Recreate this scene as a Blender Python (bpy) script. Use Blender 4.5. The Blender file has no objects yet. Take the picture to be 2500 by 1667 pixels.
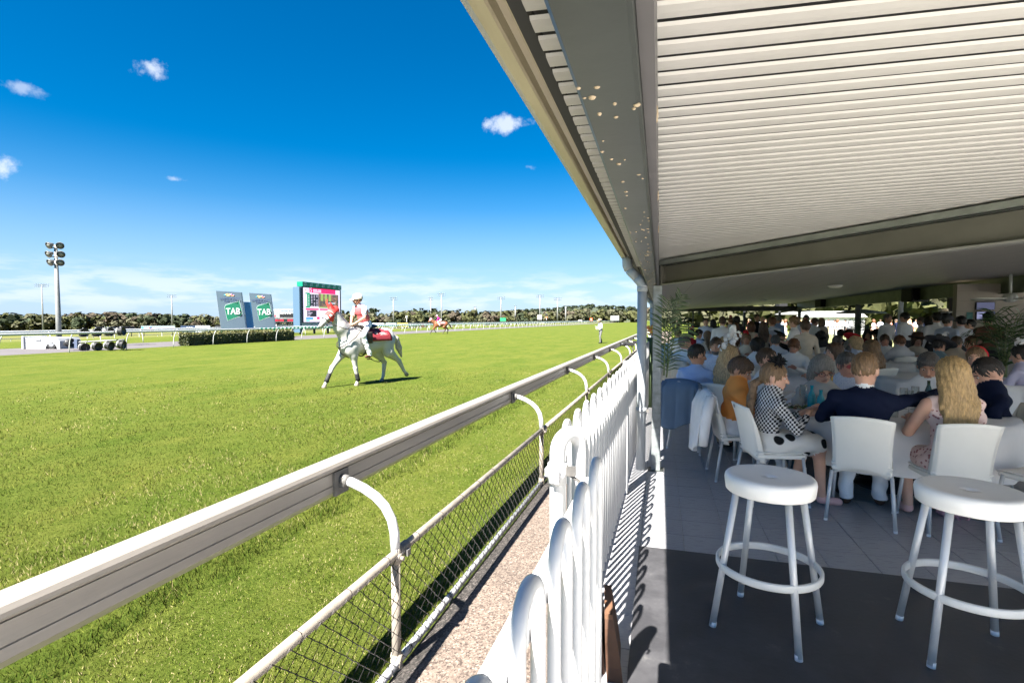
import bpy, bmesh, math, random
import numpy as np
from mathutils import Vector, Matrix
random.seed(7); np.random.seed(7)
SC = bpy.context.scene
COL = SC.collection
PI = math.pi
R_ = math.radians

# ------------------------------------------------------------------ camera
FPX = 1270.0
CAMH = 1.6
YAW = math.atan(360 / FPX)
PITCH = math.atan(53.5 / FPX)
TROT = math.atan(390 / FPX) - YAW          # the race track runs 1.2 degrees off the building
cam_d = bpy.data.cameras.new("camera"); cam = bpy.data.objects.new("camera", cam_d); COL.objects.link(cam)
cam_d.sensor_width = 36; cam_d.lens = FPX * 36 / 2500; cam_d.clip_start = .05; cam_d.clip_end = 20000
cam.location = (0, 0, CAMH); cam.rotation_euler = (PI / 2 - PITCH, 0, YAW)
SC.camera = cam
# ------------------------------------------------------------------ sky and sun
SUN_AZ = R_(16.5); SUN_EL = R_(52)          # light travels towards +Y and a little +X
world = bpy.data.worlds.new("World"); SC.world = world; world.use_nodes = True
wn = world.node_tree.nodes; wl = world.node_tree.links; wn.clear()
w_out = wn.new('ShaderNodeOutputWorld'); w_bg = wn.new('ShaderNodeBackground')
sky = wn.new('ShaderNodeTexSky'); sky.sky_type = 'NISHITA'; sky.sun_disc = False
sky.sun_elevation = SUN_EL; sky.sun_rotation = PI + SUN_AZ
sky.altitude = 20; sky.air_density = 1.0; sky.dust_density = .2; sky.ozone_density = 4.0
w_bg.inputs['Strength'].default_value = .05
tc = wn.new('ShaderNodeTexCoord')
def wnode(t, **kw):
    n = wn.new(t)
    for k, v in kw.items(): setattr(n, k, v)
    return n
def wmath(op, a, b=None, clamp=False):
    n = wnode('ShaderNodeMath', operation=op, use_clamp=clamp)
    for i, v in enumerate((a, b)):
        if v is None: continue
        if isinstance(v, (int, float)): n.inputs[i].default_value = v
        else: wl.new(v, n.inputs[i])
    return n.outputs[0]
# cloud colour and masks: a broken bank low over the horizon all round, and small loose puffs
sep = wnode('ShaderNodeSeparateXYZ'); wl.new(tc.outputs['Generated'], sep.inputs[0])
mp = wnode('ShaderNodeMapping'); mp.inputs['Scale'].default_value = (5, 5, 26); wl.new(tc.outputs['Generated'], mp.inputs[0])
n1 = wnode('ShaderNodeTexNoise'); n1.inputs['Scale'].default_value = 1.6; n1.inputs['Detail'].default_value = 9; n1.inputs['Roughness'].default_value = .58
wl.new(mp.outputs[0], n1.inputs['Vector'])
def wrange(v, a, b, c=0, d=1):
    n = wnode('ShaderNodeMapRange', interpolation_type='SMOOTHSTEP')
    wl.new(v, n.inputs[0])
    for i, q in zip((1, 2, 3, 4), (a, b, c, d)): n.inputs[i].default_value = q
    return n.outputs[0]
bank = wmath('MULTIPLY', wrange(n1.outputs['Fac'], .44, .62), wmath('MULTIPLY', wrange(sep.outputs[2], .002, .03), wrange(sep.outputs[2], .055, .105, 1, 0)))
bank = wmath('MULTIPLY', bank, .55)
n2 = wnode('ShaderNodeTexNoise'); n2.inputs['Scale'].default_value = 22; n2.inputs['Detail'].default_value = 8; n2.inputs['Roughness'].default_value = .62
wl.new(tc.outputs['Generated'], n2.inputs['Vector'])
def pix_dir(x, y):
    F = Vector((-math.sin(YAW) * math.cos(PITCH), math.cos(YAW) * math.cos(PITCH), -math.sin(PITCH)))
    Rr = Vector((math.cos(YAW), math.sin(YAW), 0)); U = Rr.cross(F)
    return (F * FPX + Rr * (x - 1250) - U * (y - 833.5)).normalized(), Rr, U
puffs = None
for d, sx, sy, amt in ([(pix_dir(375, 165)[0], .036, .022, 1.0), (pix_dir(50, 212)[0], .030, .014, .55), (pix_dir(8, 415)[0], .022, .022, 1.0),
                       (pix_dir(1235, 305)[0], .055, .022, .95), (pix_dir(428, 438)[0], .022, .008, .6), (pix_dir(1292, 408)[0], .022, .008, .5),
                       (Vector((.7, .55, .45)).normalized(), .06, .03, 1), (Vector((-.9, -.2, .5)).normalized(), .07, .03, 1),
                       (Vector((.2, -.8, .5)).normalized(), .06, .03, 1), (Vector((.8, -.5, .35)).normalized(), .07, .03, 1)]):
    rr = Vector((d.y, -d.x, 0)).normalized(); uu = rr.cross(d)
    def dot(v):
        n = wnode('ShaderNodeVectorMath', operation='DOT_PRODUCT'); wl.new(tc.outputs['Generated'], n.inputs[0]); n.inputs[1].default_value = v; return n.outputs['Value']
    a = wmath('POWER', wmath('DIVIDE', wmath('ABSOLUTE', dot(rr)), sx), 2.0)
    b = wmath('POWER', wmath('DIVIDE', wmath('ABSOLUTE', dot(uu)), sy), 2.0)
    r = wmath('SQRT', wmath('ADD', wmath('ADD', a, b), wmath('MULTIPLY', wmath('LESS_THAN', dot(d), 0), 99)))
    m = wmath('MULTIPLY', wrange(wmath('ADD', wmath('MULTIPLY', n2.outputs['Fac'], 3.4), wmath('MULTIPLY', r, -1.0)), .95, 1.75), amt)
    m = wmath('MULTIPLY', m, wrange(r, .75, 1.35, 1, 0))
    puffs = m if puffs is None else wmath('MAXIMUM', puffs, m)
cl = wmath('MAXIMUM', bank, wmath('MULTIPLY', puffs, .8), clamp=True)
hs = wnode('ShaderNodeHueSaturation'); hs.inputs['Saturation'].default_value = 1.6; hs.inputs['Value'].default_value = .47
wl.new(sky.outputs[0], hs.inputs['Color'])
mixw = wnode('ShaderNodeMixRGB'); wl.new(cl, mixw.inputs[0]); hz_ = wnode('ShaderNodeMixRGB'); wl.new(wmath('MULTIPLY', wrange(sep.outputs[2], -.03, .30, 1, 0), .82), hz_.inputs[0]); wl.new(hs.outputs[0], hz_.inputs[1]); hz_.inputs[2].default_value = (1.5, 2.25, 3.3, 1)
wl.new(hz_.outputs[0], mixw.inputs[1])
mixw.inputs[2].default_value = (2.9, 3.15, 3.6, 1)
wl.new(mixw.outputs[0], w_bg.inputs['Color']); wl.new(w_bg.outputs[0], w_out.inputs[0])

sun_d = bpy.data.lights.new("sun", 'SUN'); sun = bpy.data.objects.new("sun", sun_d); COL.objects.link(sun)
sun_d.energy = 4.2; sun_d.angle = R_(.53); sun_d.color = (1, .95, .87)
sdir = Vector((math.sin(SUN_AZ) * math.cos(SUN_EL), math.cos(SUN_AZ) * math.cos(SUN_EL), -math.sin(SUN_EL)))
sun.rotation_euler = sdir.to_track_quat('-Z', 'Y').to_euler(); sun.location = (-10, -40, 40)
vs = SC.view_settings
vs.view_transform = 'Standard'; vs.look = 'None'; vs.exposure = 2.8; vs.gamma = 1; vs.use_curve_mapping = False
SC.render.engine = 'CYCLES'
SC.cycles.use_denoising = True
SC.cycles.max_bounces = 8; SC.cycles.diffuse_bounces = 5; SC.cycles.glossy_bounces = 4; SC.cycles.transmission_bounces = 8; SC.cycles.transparent_max_bounces = 8
SC.cycles.sample_clamp_indirect = 6

# ------------------------------------------------------------------ projection helpers (photo pixel -> a point of the place at a known height or distance)
_F = Vector((-math.sin(YAW) * math.cos(PITCH), math.cos(YAW) * math.cos(PITCH), -math.sin(PITCH)))
_Rr = Vector((math.cos(YAW), math.sin(YAW), 0)); _U = _Rr.cross(_F)
def ray(x, y): return _F * FPX + _Rr * (x - 1250) - _U * (y - 833.5)
def atz(x, y, z):
    d = ray(x, y); return Vector((0, 0, CAMH)) + d * ((z - CAMH) / d.z)
def atd(x, y, depth):
    d = ray(x, y); return Vector((0, 0, CAMH)) + d * (depth / FPX)
def T2W(x, y, z=0):
    c, s = math.cos(TROT), math.sin(TROT)
    return Vector((c * x + s * y, -s * x + c * y, z))
def W2T(v):
    c, s = math.cos(TROT), math.sin(TROT)
    return Vector((c * v[0] - s * v[1], s * v[0] + c * v[1], v[2]))

# ------------------------------------------------------------------ materials
MATS = {}
def M(name, col=(.8, .8, .8), rough=.55, metal=0, var=0, vscale=6, bump=0, bscale=60, spec=.5, emit=None, estr=1, trans=0, ior=1.45, stretch=None, alpha=None, sheen=0, col2=None, sss=0, detail=6, coat=0):
    if name in MATS: return MATS[name]
    m = bpy.data.materials.new(name); m.use_nodes = True
    nt = m.node_tree; b = nt.nodes['Principled BSDF']
    b.inputs['Base Color'].default_value = (*col, 1); b.inputs['Roughness'].default_value = rough; b.inputs['Metallic'].default_value = metal
    b.inputs['Specular IOR Level'].default_value = spec; b.inputs['IOR'].default_value = ior
    if trans: b.inputs['Transmission Weight'].default_value = trans
    if sheen: b.inputs['Sheen Weight'].default_value = sheen
    if coat: b.inputs['Coat Weight'].default_value = coat
    if sss:
        b.inputs['Subsurface Weight'].default_value = sss; b.inputs['Subsurface Scale'].default_value = .02
        b.inputs['Subsurface Radius'].default_value = (1, .35, .2)
    if emit: b.inputs['Emission Color'].default_value = (*emit, 1); b.inputs['Emission Strength'].default_value = estr
    if var or bump or col2:
        t = nt.nodes.new('ShaderNodeTexCoord'); mp = nt.nodes.new('ShaderNodeMapping'); nt.links.new(t.outputs['Object'], mp.inputs[0])
        if stretch: mp.inputs['Scale'].default_value = stretch
    if var or col2:
        n = nt.nodes.new('ShaderNodeTexNoise'); n.inputs['Scale'].default_value = vscale; n.inputs['Detail'].default_value = detail; n.inputs['Roughness'].default_value = .6
        nt.links.new(mp.outputs[0], n.inputs['Vector'])
        r = nt.nodes.new('ShaderNodeValToRGB'); r.color_ramp.elements[0].position = .32; r.color_ramp.elements[1].position = .68
        lo = [max(0, c * (1 - var)) for c in col]; hi = [min(1, c * (1 + var)) for c in col]
        if col2: lo, hi = col, col2
        r.color_ramp.elements[0].color = (*lo, 1); r.color_ramp.elements[1].color = (*hi, 1)
        nt.links.new(n.outputs['Fac'], r.inputs[0]); nt.links.new(r.outputs[0], b.inputs['Base Color'])
        rr = nt.nodes.new('ShaderNodeMapRange'); rr.inputs[3].default_value = max(.02, rough - .12); rr.inputs[4].default_value = min(1, rough + .12)
        nt.links.new(n.outputs['Fac'], rr.inputs[0]); nt.links.new(rr.outputs[0], b.inputs['Roughness'])
    if bump:
        n = nt.nodes.new('ShaderNodeTexNoise'); n.inputs['Scale'].default_value = bscale; n.inputs['Detail'].default_value = 4
        nt.links.new(mp.outputs[0], n.inputs['Vector'])
        bp = nt.nodes.new('ShaderNodeBump'); bp.inputs['Strength'].default_value = bump; bp.inputs['Distance'].default_value = .01
        nt.links.new(n.outputs['Fac'], bp.inputs['Height']); nt.links.new(bp.outputs[0], b.inputs['Normal'])
    MATS[name] = m
    return m
def nodes_of(m): return m.node_tree.nodes, m.node_tree.links, m.node_tree.nodes['Principled BSDF']

# ------------------------------------------------------------------ mesh helpers
class MB:
    """collects shapes; build() links them as ONE mesh object"""
    def __init__(s): s.v = []; s.f = []; s.mi = []; s.sm = []
    def add(s, vs, fs, mi=0, smooth=False):
        o = len(s.v); s.v.extend([tuple(p) for p in vs]); s.f.extend([tuple(i + o for i in f) for f in fs])
        s.mi.extend([mi] * len(fs)); s.sm.extend([smooth] * len(fs)); return s
    def box(s, c, d, rz=0, mi=0, M4=None, bev=0):
        x, y, z = d[0] / 2, d[1] / 2, d[2] / 2
        if bev:
            b = min(bev, x * .49, y * .49, z * .49)
            vs = []
            for sz, ins in ((-z, b), (-z + b, 0), (z - b, 0), (z, b)):
                X, Y = x - ins, y - ins; q = b if ins == 0 else b * .6
                vs += [(-X + q, -Y, sz), (X - q, -Y, sz), (X, -Y + q, sz), (X, Y - q, sz), (X - q, Y, sz), (-X + q, Y, sz), (-X, Y - q, sz), (-X, -Y + q, sz)]
            fs = [tuple(range(7, -1, -1)), tuple(range(24, 32))]
            for k in range(3):
                for i in range(8): fs.append((k * 8 + i, k * 8 + (i + 1) % 8, k * 8 + 8 + (i + 1) % 8, k * 8 + 8 + i))
        else:
            vs = [(-x, -y, -z), (x, -y, -z), (x, y, -z), (-x, y, -z), (-x, -y, z), (x, -y, z), (x, y, z), (-x, y, z)]
            fs = [(3, 2, 1, 0), (4, 5, 6, 7), (0, 1, 5, 4), (1, 2, 6, 5), (2, 3, 7, 6), (3, 0, 4, 7)]
        m = Matrix.Translation(c) @ (M4 if M4 is not None else Matrix.Rotation(rz, 4, 'Z'))
        return s.add([m @ Vector(p) for p in vs], fs, mi)
    def tube(s, pts, r, n=8, mi=0, closed=False, cap=True, smooth=True):
        pts = [Vector(p) for p in pts]; N = len(pts)
        rs = r if isinstance(r, (list, tuple)) else [r] * N
        vs = []; up0 = None
        for i, p in enumerate(pts):
            if closed: t = pts[(i + 1) % N] - pts[i - 1]
            else: t = pts[min(i + 1, N - 1)] - pts[max(i - 1, 0)]
            t.normalize()
            if up0 is None: up0 = Vector((0, 0, 1)) if abs(t.z) < .9 else Vector((1, 0, 0))
            a = t.cross(up0)
            if a.length < 1e-4: a = t.cross(Vector((0, 1, 0)))
            a.normalize(); b = a.cross(t).normalized(); up0 = b
            for k in range(n):
                q = 2 * PI * k / n; vs.append(p + (a * math.cos(q) + b * math.sin(q)) * rs[i])
        fs = []
        for i in range(N if closed else N - 1):
            j = (i + 1) % N
            for k in range(n): fs.append((i * n + k, i * n + (k + 1) % n, j * n + (k + 1) % n, j * n + k))
        s.add(vs, fs, mi, smooth)
        if cap and not closed:
            o = len(s.v) - len(vs)
            s.f.append(tuple(o + k for k in range(n - 1, -1, -1))); s.mi.append(mi); s.sm.append(False)
            s.f.append(tuple(o + (N - 1) * n + k for k in range(n))); s.mi.append(mi); s.sm.append(False)
        return s
    def lathe(s, prof, n=24, c=(0, 0, 0), mi=0, smooth=True, rx=1, ry=1):
        vs = []
        for r, z in prof:
            for k in range(n):
                q = 2 * PI * k / n; vs.append((c[0] + rx * r * math.cos(q), c[1] + ry * r * math.sin(q), c[2] + z))
        fs = []
        for i in range(len(prof) - 1):
            for k in range(n): fs.append((i * n + k, i * n + (k + 1) % n, (i + 1) * n + (k + 1) % n, (i + 1) * n + k))
        loop = prof[0] == prof[-1]
        if prof[0][0] > 1e-6 and not loop: fs.append(tuple(range(n - 1, -1, -1)))
        if prof[-1][0] > 1e-6 and not loop: fs.append(tuple((len(prof) - 1) * n + k for k in range(n)))
        return s.add(vs, fs, mi, smooth)
    def ball(s, c, r, n=10, m=6, mi=0):
        r = r if isinstance(r, (tuple, list)) else (r, r, r)
        prof = [(math.sin(PI * i / m), -math.cos(PI * i / m)) for i in range(m + 1)]
        vs = []
        for a, z in prof:
            for k in range(n): vs.append((c[0] + r[0] * a * math.cos(2 * PI * k / n), c[1] + r[1] * a * math.sin(2 * PI * k / n), c[2] + r[2] * z))
        fs = [(i * n + k, i * n + (k + 1) % n, (i + 1) * n + (k + 1) % n, (i + 1) * n + k) for i in range(m) for k in range(n)]
        return s.add(vs, fs, mi, True)
    def grid(s, fn, nu, nv, mi=0, smooth=True, thick=0):
        P = [[Vector(fn(i / nu, j / nv)) for i in range(nu + 1)] for j in range(nv + 1)]
        vs = [p for row in P for p in row]; W = nu + 1
        fs = [(j * W + i, j * W + i + 1, (j + 1) * W + i + 1, (j + 1) * W + i) for j in range(nv) for i in range(nu)]
        if not thick: return s.add(vs, fs, mi, smooth)
        nrm = []
        for j in range(nv + 1):
            for i in range(nu + 1):
                du = P[j][min(i + 1, nu)] - P[j][max(i - 1, 0)]; dv = P[min(j + 1, nv)][i] - P[max(j - 1, 0)][i]
                n = du.cross(dv); n = n.normalized() if n.length > 1e-9 else Vector((0, 0, 1)); nrm.append(n)
        N = len(vs); vs2 = vs + [p - n * thick for p, n in zip(vs, nrm)]
        f2 = fs + [tuple(N + q for q in reversed(f)) for f in fs]
        rim = [i for i in range(W)] + [j * W + nu for j in range(1, nv + 1)] + [nv * W + i for i in range(nu - 1, -1, -1)] + [j * W for j in range(nv - 1, 0, -1)]
        for a, b in zip(rim, rim[1:] + rim[:1]): f2.append((b, a, N + a, N + b))
        return s.add(vs2, f2, mi, smooth)
    def prism(s, poly, ext, mi=0):
        n = len(poly); e = Vector(ext); vs = [Vector(p) for p in poly]; vs = vs + [p + e for p in vs]
        fs = [tuple(range(n - 1, -1, -1)), tuple(range(n, 2 * n))] + [(i, (i + 1) % n, n + (i + 1) % n, n + i) for i in range(n)]
        return s.add(vs, fs, mi)
    def mesh(s, name, mats):
        me = bpy.data.meshes.new(name); me.from_pydata(s.v, [], s.f)
        mats = mats if isinstance(mats, (list, tuple)) else [mats]
        for m in mats: me.materials.append(m)
        if len(mats) > 1: me.polygons.foreach_set('material_index', s.mi)
        me.polygons.foreach_set('use_smooth', s.sm); me.update()
        return me
    def build(s, name, mats, parent=None, **kw): return link(name, s.mesh(name, mats), parent, **kw)
def link(name, me, parent=None, loc=None, rz=None, label=None, cat=None, group=None, kind=None):
    o = bpy.data.objects.new(name, me); COL.objects.link(o)
    if parent is not None: o.parent = parent
    if loc is not None: o.location = loc
    if rz is not None: o.rotation_euler = (0, 0, rz)
    tag(o, label, cat, group, kind)
    return o
def tag(o, label=None, cat=None, group=None, kind=None):
    if label: o['label'] = label
    if cat: o['category'] = cat
    if group: o['group'] = group
    if kind: o['kind'] = kind
    return o
def thing(name, label, cat, loc=(0, 0, 0), rz=0, group=None): return link(name, None, None, loc, rz, label, cat, group)
def tthing(name, label, cat, loc=(0, 0, 0), group=None, rz=0):     # placed in the track's own axes
    return thing(name, label, cat, T2W(*loc), rz - TROT, group)
def copy_tree(o, parent=None, loc=None, rz=None, label=None, group=None):
    c = o.copy(); COL.objects.link(c); c.parent = parent
    if loc is not None: c.location = loc
    if rz is not None: c.rotation_euler = (0, 0, rz)
    if label: c['label'] = label
    if group: c['group'] = group
    for ch in list(o.children): copy_tree(ch, c)
    return c
def np_mesh(name, V, Fq, mats, mi=None, smooth=False):
    V = np.asarray(V, np.float32); Fq = np.asarray(Fq, np.int32); k = Fq.shape[1]
    me = bpy.data.meshes.new(name); me.vertices.add(len(V)); me.vertices.foreach_set('co', V.ravel())
    me.loops.add(Fq.size); me.loops.foreach_set('vertex_index', Fq.ravel())
    me.polygons.add(len(Fq)); me.polygons.foreach_set('loop_start', np.arange(0, Fq.size, k, dtype=np.int32))
    try: me.polygons.foreach_set('loop_total', np.full(len(Fq), k, np.int32))
    except Exception: pass
    for m in (mats if isinstance(mats, (list, tuple)) else [mats]): me.materials.append(m)
    if mi is not None: me.polygons.foreach_set('material_index', np.asarray(mi, np.int32))
    me.polygons.foreach_set('use_smooth', np.full(len(Fq), smooth))
    me.update(calc_edges=True); me.validate()
    return me
FONT = {}
def text_mesh(txt, size, mat, name='lettering', ext=.004, sx=1):
    c = bpy.data.curves.new('t', 'FONT'); c.body = txt; c.size = size; c.align_x = 'CENTER'; c.align_y = 'CENTER'; c.extrude = ext; c.resolution_u = 2
    o = bpy.data.objects.new('t', c); COL.objects.link(o)
    dg = bpy.context.evaluated_depsgraph_get(); me = bpy.data.meshes.new_from_object(o.evaluated_get(dg))
    bpy.data.objects.remove(o); bpy.data.curves.remove(c)
    me.materials.clear(); me.materials.append(mat); me.name = name
    return me
# ================================================================== SETTING: ground, turf, track, path
GZ = -.12
m = M('turf', (.17, .25, .04), .9, spec=.04)
nd, lk, bs = nodes_of(m)
t = nd.new('ShaderNodeTexCoord'); sp = nd.new('ShaderNodeSeparateXYZ'); lk.new(t.outputs['Object'], sp.inputs[0])
def _noise(nd, lk, vec, sc, det=5, rough=.6, stretch=None):
    n = nd.new('ShaderNodeTexNoise'); n.inputs['Scale'].default_value = sc; n.inputs['Detail'].default_value = det; n.inputs['Roughness'].default_value = rough
    if stretch:
        q = nd.new('ShaderNodeMapping'); q.inputs['Scale'].default_value = stretch; lk.new(vec, q.inputs[0]); vec = q.outputs[0]
    lk.new(vec, n.inputs['Vector']); return n.outputs['Fac']
def _ramp(nd, lk, fac, stops):
    r = nd.new('ShaderNodeValToRGB'); e = r.color_ramp.elements
    while len(e) < len(stops): e.new(.5)
    for q, (p, c) in zip(e, stops): q.position = p; q.color = (*c, 1)
    lk.new(fac, r.inputs[0]); return r.outputs[0]
def _mix(nd, lk, fac, a, b, mode='MIX'):
    n = nd.new('ShaderNodeMixRGB'); n.blend_type = mode
    for i, v in enumerate((fac, a, b)):
        if isinstance(v, (int, float)): n.inputs[i].default_value = v
        elif isinstance(v, tuple): n.inputs[i].default_value = (*v, 1)
        else: lk.new(v, n.inputs[i])
    return n.outputs[0]
def _maprange(nd, lk, v, a, b, c=0., d=1.):
    n = nd.new('ShaderNodeMapRange'); lk.new(v, n.inputs[0])
    for i, q in zip((1, 2, 3, 4), (a, b, c, d)): n.inputs[i].default_value = q
    return n.outputs[0]
fine = _ramp(nd, lk, _noise(nd, lk, t.outputs['Object'], 26, 6, .75), [(.28, (.042, .058, .007)), (.5, (.080, .098, .017)), (.72, (.115, .130, .03))])
patch = _ramp(nd, lk, _noise(nd, lk, t.outputs['Object'], .9, 5, .6, (1, .45, 1)), [(.3, (.72, .86, .7)), (.55, (1, 1, 1)), (.75, (1.22, 1.1, 1.15))])
tuft = _ramp(nd, lk, _noise(nd, lk, t.outputs['Object'], 5.5, 5, .7, (1, .6, 1)), [(.3, (.74, .82, .7)), (.6, (1.05, 1.03, 1.05))])
green = _mix(nd, lk, 1.0, _mix(nd, lk, 1.0, fine, patch, 'MULTIPLY'), tuft, 'MULTIPLY')
dry = _ramp(nd, lk, _noise(nd, lk, t.outputs['Object'], .06, 6, .6), [(.35, (.12, .112, .042)), (.55, (.092, .105, .03)), (.7, (.16, .137, .072))])
isdry = _maprange(nd, lk, _noise(nd, lk, t.outputs['Object'], .02, 3), .3, .7, -6, 6)
xs = nd.new('ShaderNodeMath'); xs.operation = 'ADD'; lk.new(sp.outputs[0], xs.inputs[0]); lk.new(isdry, xs.inputs[1])
inf = _maprange(nd, lk, xs.outputs[0], -42, -60)
lk.new(_mix(nd, lk, inf, green, dry), bs.inputs['Base Color'])
bp = nd.new('ShaderNodeBump'); bp.inputs['Strength'].default_value = .9; bp.inputs['Distance'].default_value = .03
lk.new(_noise(nd, lk, t.outputs['Object'], 45, 6, .8), bp.inputs['Height']); lk.new(bp.outputs[0], bs.inputs['Normal'])

xsn = [7000, 900, 200, 60, 12, -1.2, -20, -40, -47, -60, -80, -105, -130, -160, -250, -900, -7000]
zsn = [GZ] * 9 + [GZ - .35, GZ - 1.2, GZ - 2.5, GZ - 3.6, GZ - 4.2, GZ - 4.4, GZ - 5, GZ - 5]
ysn = [-3000, -400, -80, -20, 0, 20, 50, 100, 200, 400, 900, 2500, 9000]
V = [(x, y, z) for y in ysn for x, z in zip(xsn, zsn)]; W = len(xsn)
Fq = [(j * W + i + 1, j * W + i, (j + 1) * W + i, (j + 1) * W + i + 1) for j in range(len(ysn) - 1) for i in range(W - 1)]
link('ground', np_mesh('ground', V, Fq, m), rz=-TROT, kind='structure')
def tsheet(name, x0, x1, y0, y1, z, mat, n=1):
    b = MB()
    for i in range(n):
        a, c = y0 + (y1 - y0) * i / n, y0 + (y1 - y0) * (i + 1) / n
        b.add([(x0, a, z), (x1, a, z), (x1, c, z), (x0, c, z)], [(0, 1, 2, 3)])
    return b.build(name, mat, rz=-TROT, kind='structure')
tsheet('training_track', -37.3, -30.5, -200, 900, GZ + .006, M('synthetic_track', (0.0825, 0.0743, 0.077), .9, var=.18, vscale=3, bump=.4, bscale=30, stretch=(1, .2, 1)))

# exposed aggregate path between the wire fence and the white fence
m = M('aggregate', (.42, .33, .27), .8)
nd, lk, bs = nodes_of(m); t = nd.new('ShaderNodeTexCoord')
vo = nd.new('ShaderNodeTexVoronoi'); vo.inputs['Scale'].default_value = 110; lk.new(t.outputs['Object'], vo.inputs['Vector'])
c1 = _ramp(nd, lk, vo.outputs['Color'], [(.15, (.047, .035, .029)), (.45, (.12, .092, .075)), (.75, (.16, .128, .104)), (.95, (.24, .21, .18))])
lk.new(_mix(nd, lk, 1.0, c1, _ramp(nd, lk, _noise(nd, lk, t.outputs['Object'], 2.5), [(.3, (.85, .85, .85)), (.7, (1.08, 1.06, 1.05))]), 'MULTIPLY'), bs.inputs['Base Color'])
bp = nd.new('ShaderNodeBump'); bp.inputs['Strength'].default_value = .5; bp.inputs['Distance'].default_value = .004
lk.new(vo.outputs['Distance'], bp.inputs['Height']); lk.new(bp.outputs[0], bs.inputs['Normal'])
b = MB(); b.box((-.60, 30, GZ - .02), (1.13, 100, .10)); b.build('path', m, rz=-TROT, kind='structure')
m2 = M('dark_speckle', (.075, .068, .064), .85)  # dark speckled strip along the wire fence side of the path
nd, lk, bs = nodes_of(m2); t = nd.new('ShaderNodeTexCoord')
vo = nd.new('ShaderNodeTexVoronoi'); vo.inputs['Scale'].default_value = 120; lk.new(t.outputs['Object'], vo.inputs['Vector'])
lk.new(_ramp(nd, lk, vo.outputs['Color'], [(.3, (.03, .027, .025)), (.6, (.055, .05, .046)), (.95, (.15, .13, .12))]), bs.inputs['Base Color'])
b = MB(); b.box((-1.2, 30, GZ - .018), (.10, 100, .10), bev=.01); b.build('path_edge_strip', m2, rz=-TROT, kind='structure')

# ---- grass blades near the camera: one mass
def grass():
    N = 620000
    r = 1.2 + (np.random.rand(N) ** 1.5) * 26
    az = np.random.uniform(-1.12, .62, N)         # around the view direction
    a = YAW - az * -1.0
    x = -np.sin(YAW - az) * r; y = np.cos(YAW - az) * r
    c, s = math.cos(TROT), math.sin(TROT)
    tx = c * x - s * y; ty = s * x + c * y
    k = (tx < -1.30) & (y > .2) & (np.random.rand(N) < np.clip((19 - r) / 14, 0, 1)); tx, ty, r = tx[k], ty[k], r[k]; N = len(tx)
    clump = np.sin(tx * 3.1 + 1.3 * np.sin(ty * 2.3)) * np.sin(ty * 2.7 + 1.7 * np.sin(tx * 1.9)) + .6 * np.sin(tx * 9 + ty * 7 + 2 * np.sin(ty * 5))
    apron = tx > -2.85
    edge = (tx > -3.08 + .06 * np.sin(ty * 4)) & (tx < -2.80 + .06 * np.sin(ty * 5))             # longer tuft line under the running rail
    hgt = np.random.uniform(.014, .032, N) * (1 + .34 * clump) * np.where(apron, .62, 1.0) * np.where(edge, 1.75, 1)
    wid = np.random.uniform(.0013, .0026, N) * np.maximum(1, r / 5.5)
    hgt *= 1.0
    q = np.random.rand(N) * 2 * PI; tilt = np.random.uniform(.15, 1.1, N) * hgt; tq = np.random.rand(N) * 2 * PI
    dx, dy = np.cos(q) * wid, np.sin(q) * wid
    V = np.zeros((N, 3, 3), np.float32)
    V[:, 0, 0] = tx - dx; V[:, 0, 1] = ty - dy; V[:, 1, 0] = tx + dx; V[:, 1, 1] = ty + dy
    V[:, 2, 0] = tx + np.cos(tq) * tilt; V[:, 2, 1] = ty + np.sin(tq) * tilt
    V[:, :2, 2] = GZ - .002; V[:, 2, 2] = GZ + hgt
    big = np.sin(tx * .75 + 1.1 * np.sin(ty * .5)) * np.cos(ty * .62 + .8 * np.sin(tx * .9)) + .5 * np.sin(tx * 2.1 + ty * 1.3)
    u = np.random.rand(N) + .15 * clump + .17 * big
    mi = np.where(u < .42, 0, np.where(u < .80, 1, np.where(u < .96, 2, 3)))
    ua = np.random.rand(N)
    pa = .80 + .18 * big; mi = np.where(apron & ~edge & (ua < pa), np.where(ua < pa * .66, 2, 3), mi); mi = np.where(edge & (ua < .6), 0, mi)
    ms = [M('blade_deep', (0.017, 0.034, 0.002), .75, spec=.08), M('blade_green', (0.046, 0.074, 0.008), .75, spec=.08), M('blade_yellow', (0.118, 0.134, 0.024), .75, spec=.08), M('blade_straw', (0.235, 0.2, 0.1), .75, spec=.08)]
    me = np_mesh('grass', V.reshape(-1, 3), np.arange(N * 3).reshape(-1, 3), ms, mi)
    nv = np.zeros((N * 3, 3), np.float32); nv[:, 2] = 1; nv[:, :2] = np.repeat(np.random.normal(size=(N, 2)) * .55, 3, axis=0); nv /= np.linalg.norm(nv, axis=1)[:, None]
    me.polygons.foreach_set('use_smooth', np.ones(N, bool)); me.normals_split_custom_set_from_vertices(nv)
    link('grass', me, rz=-TROT, kind='stuff', label='short green mown grass of the race track and its verge', cat='grass')
grass()

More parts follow.
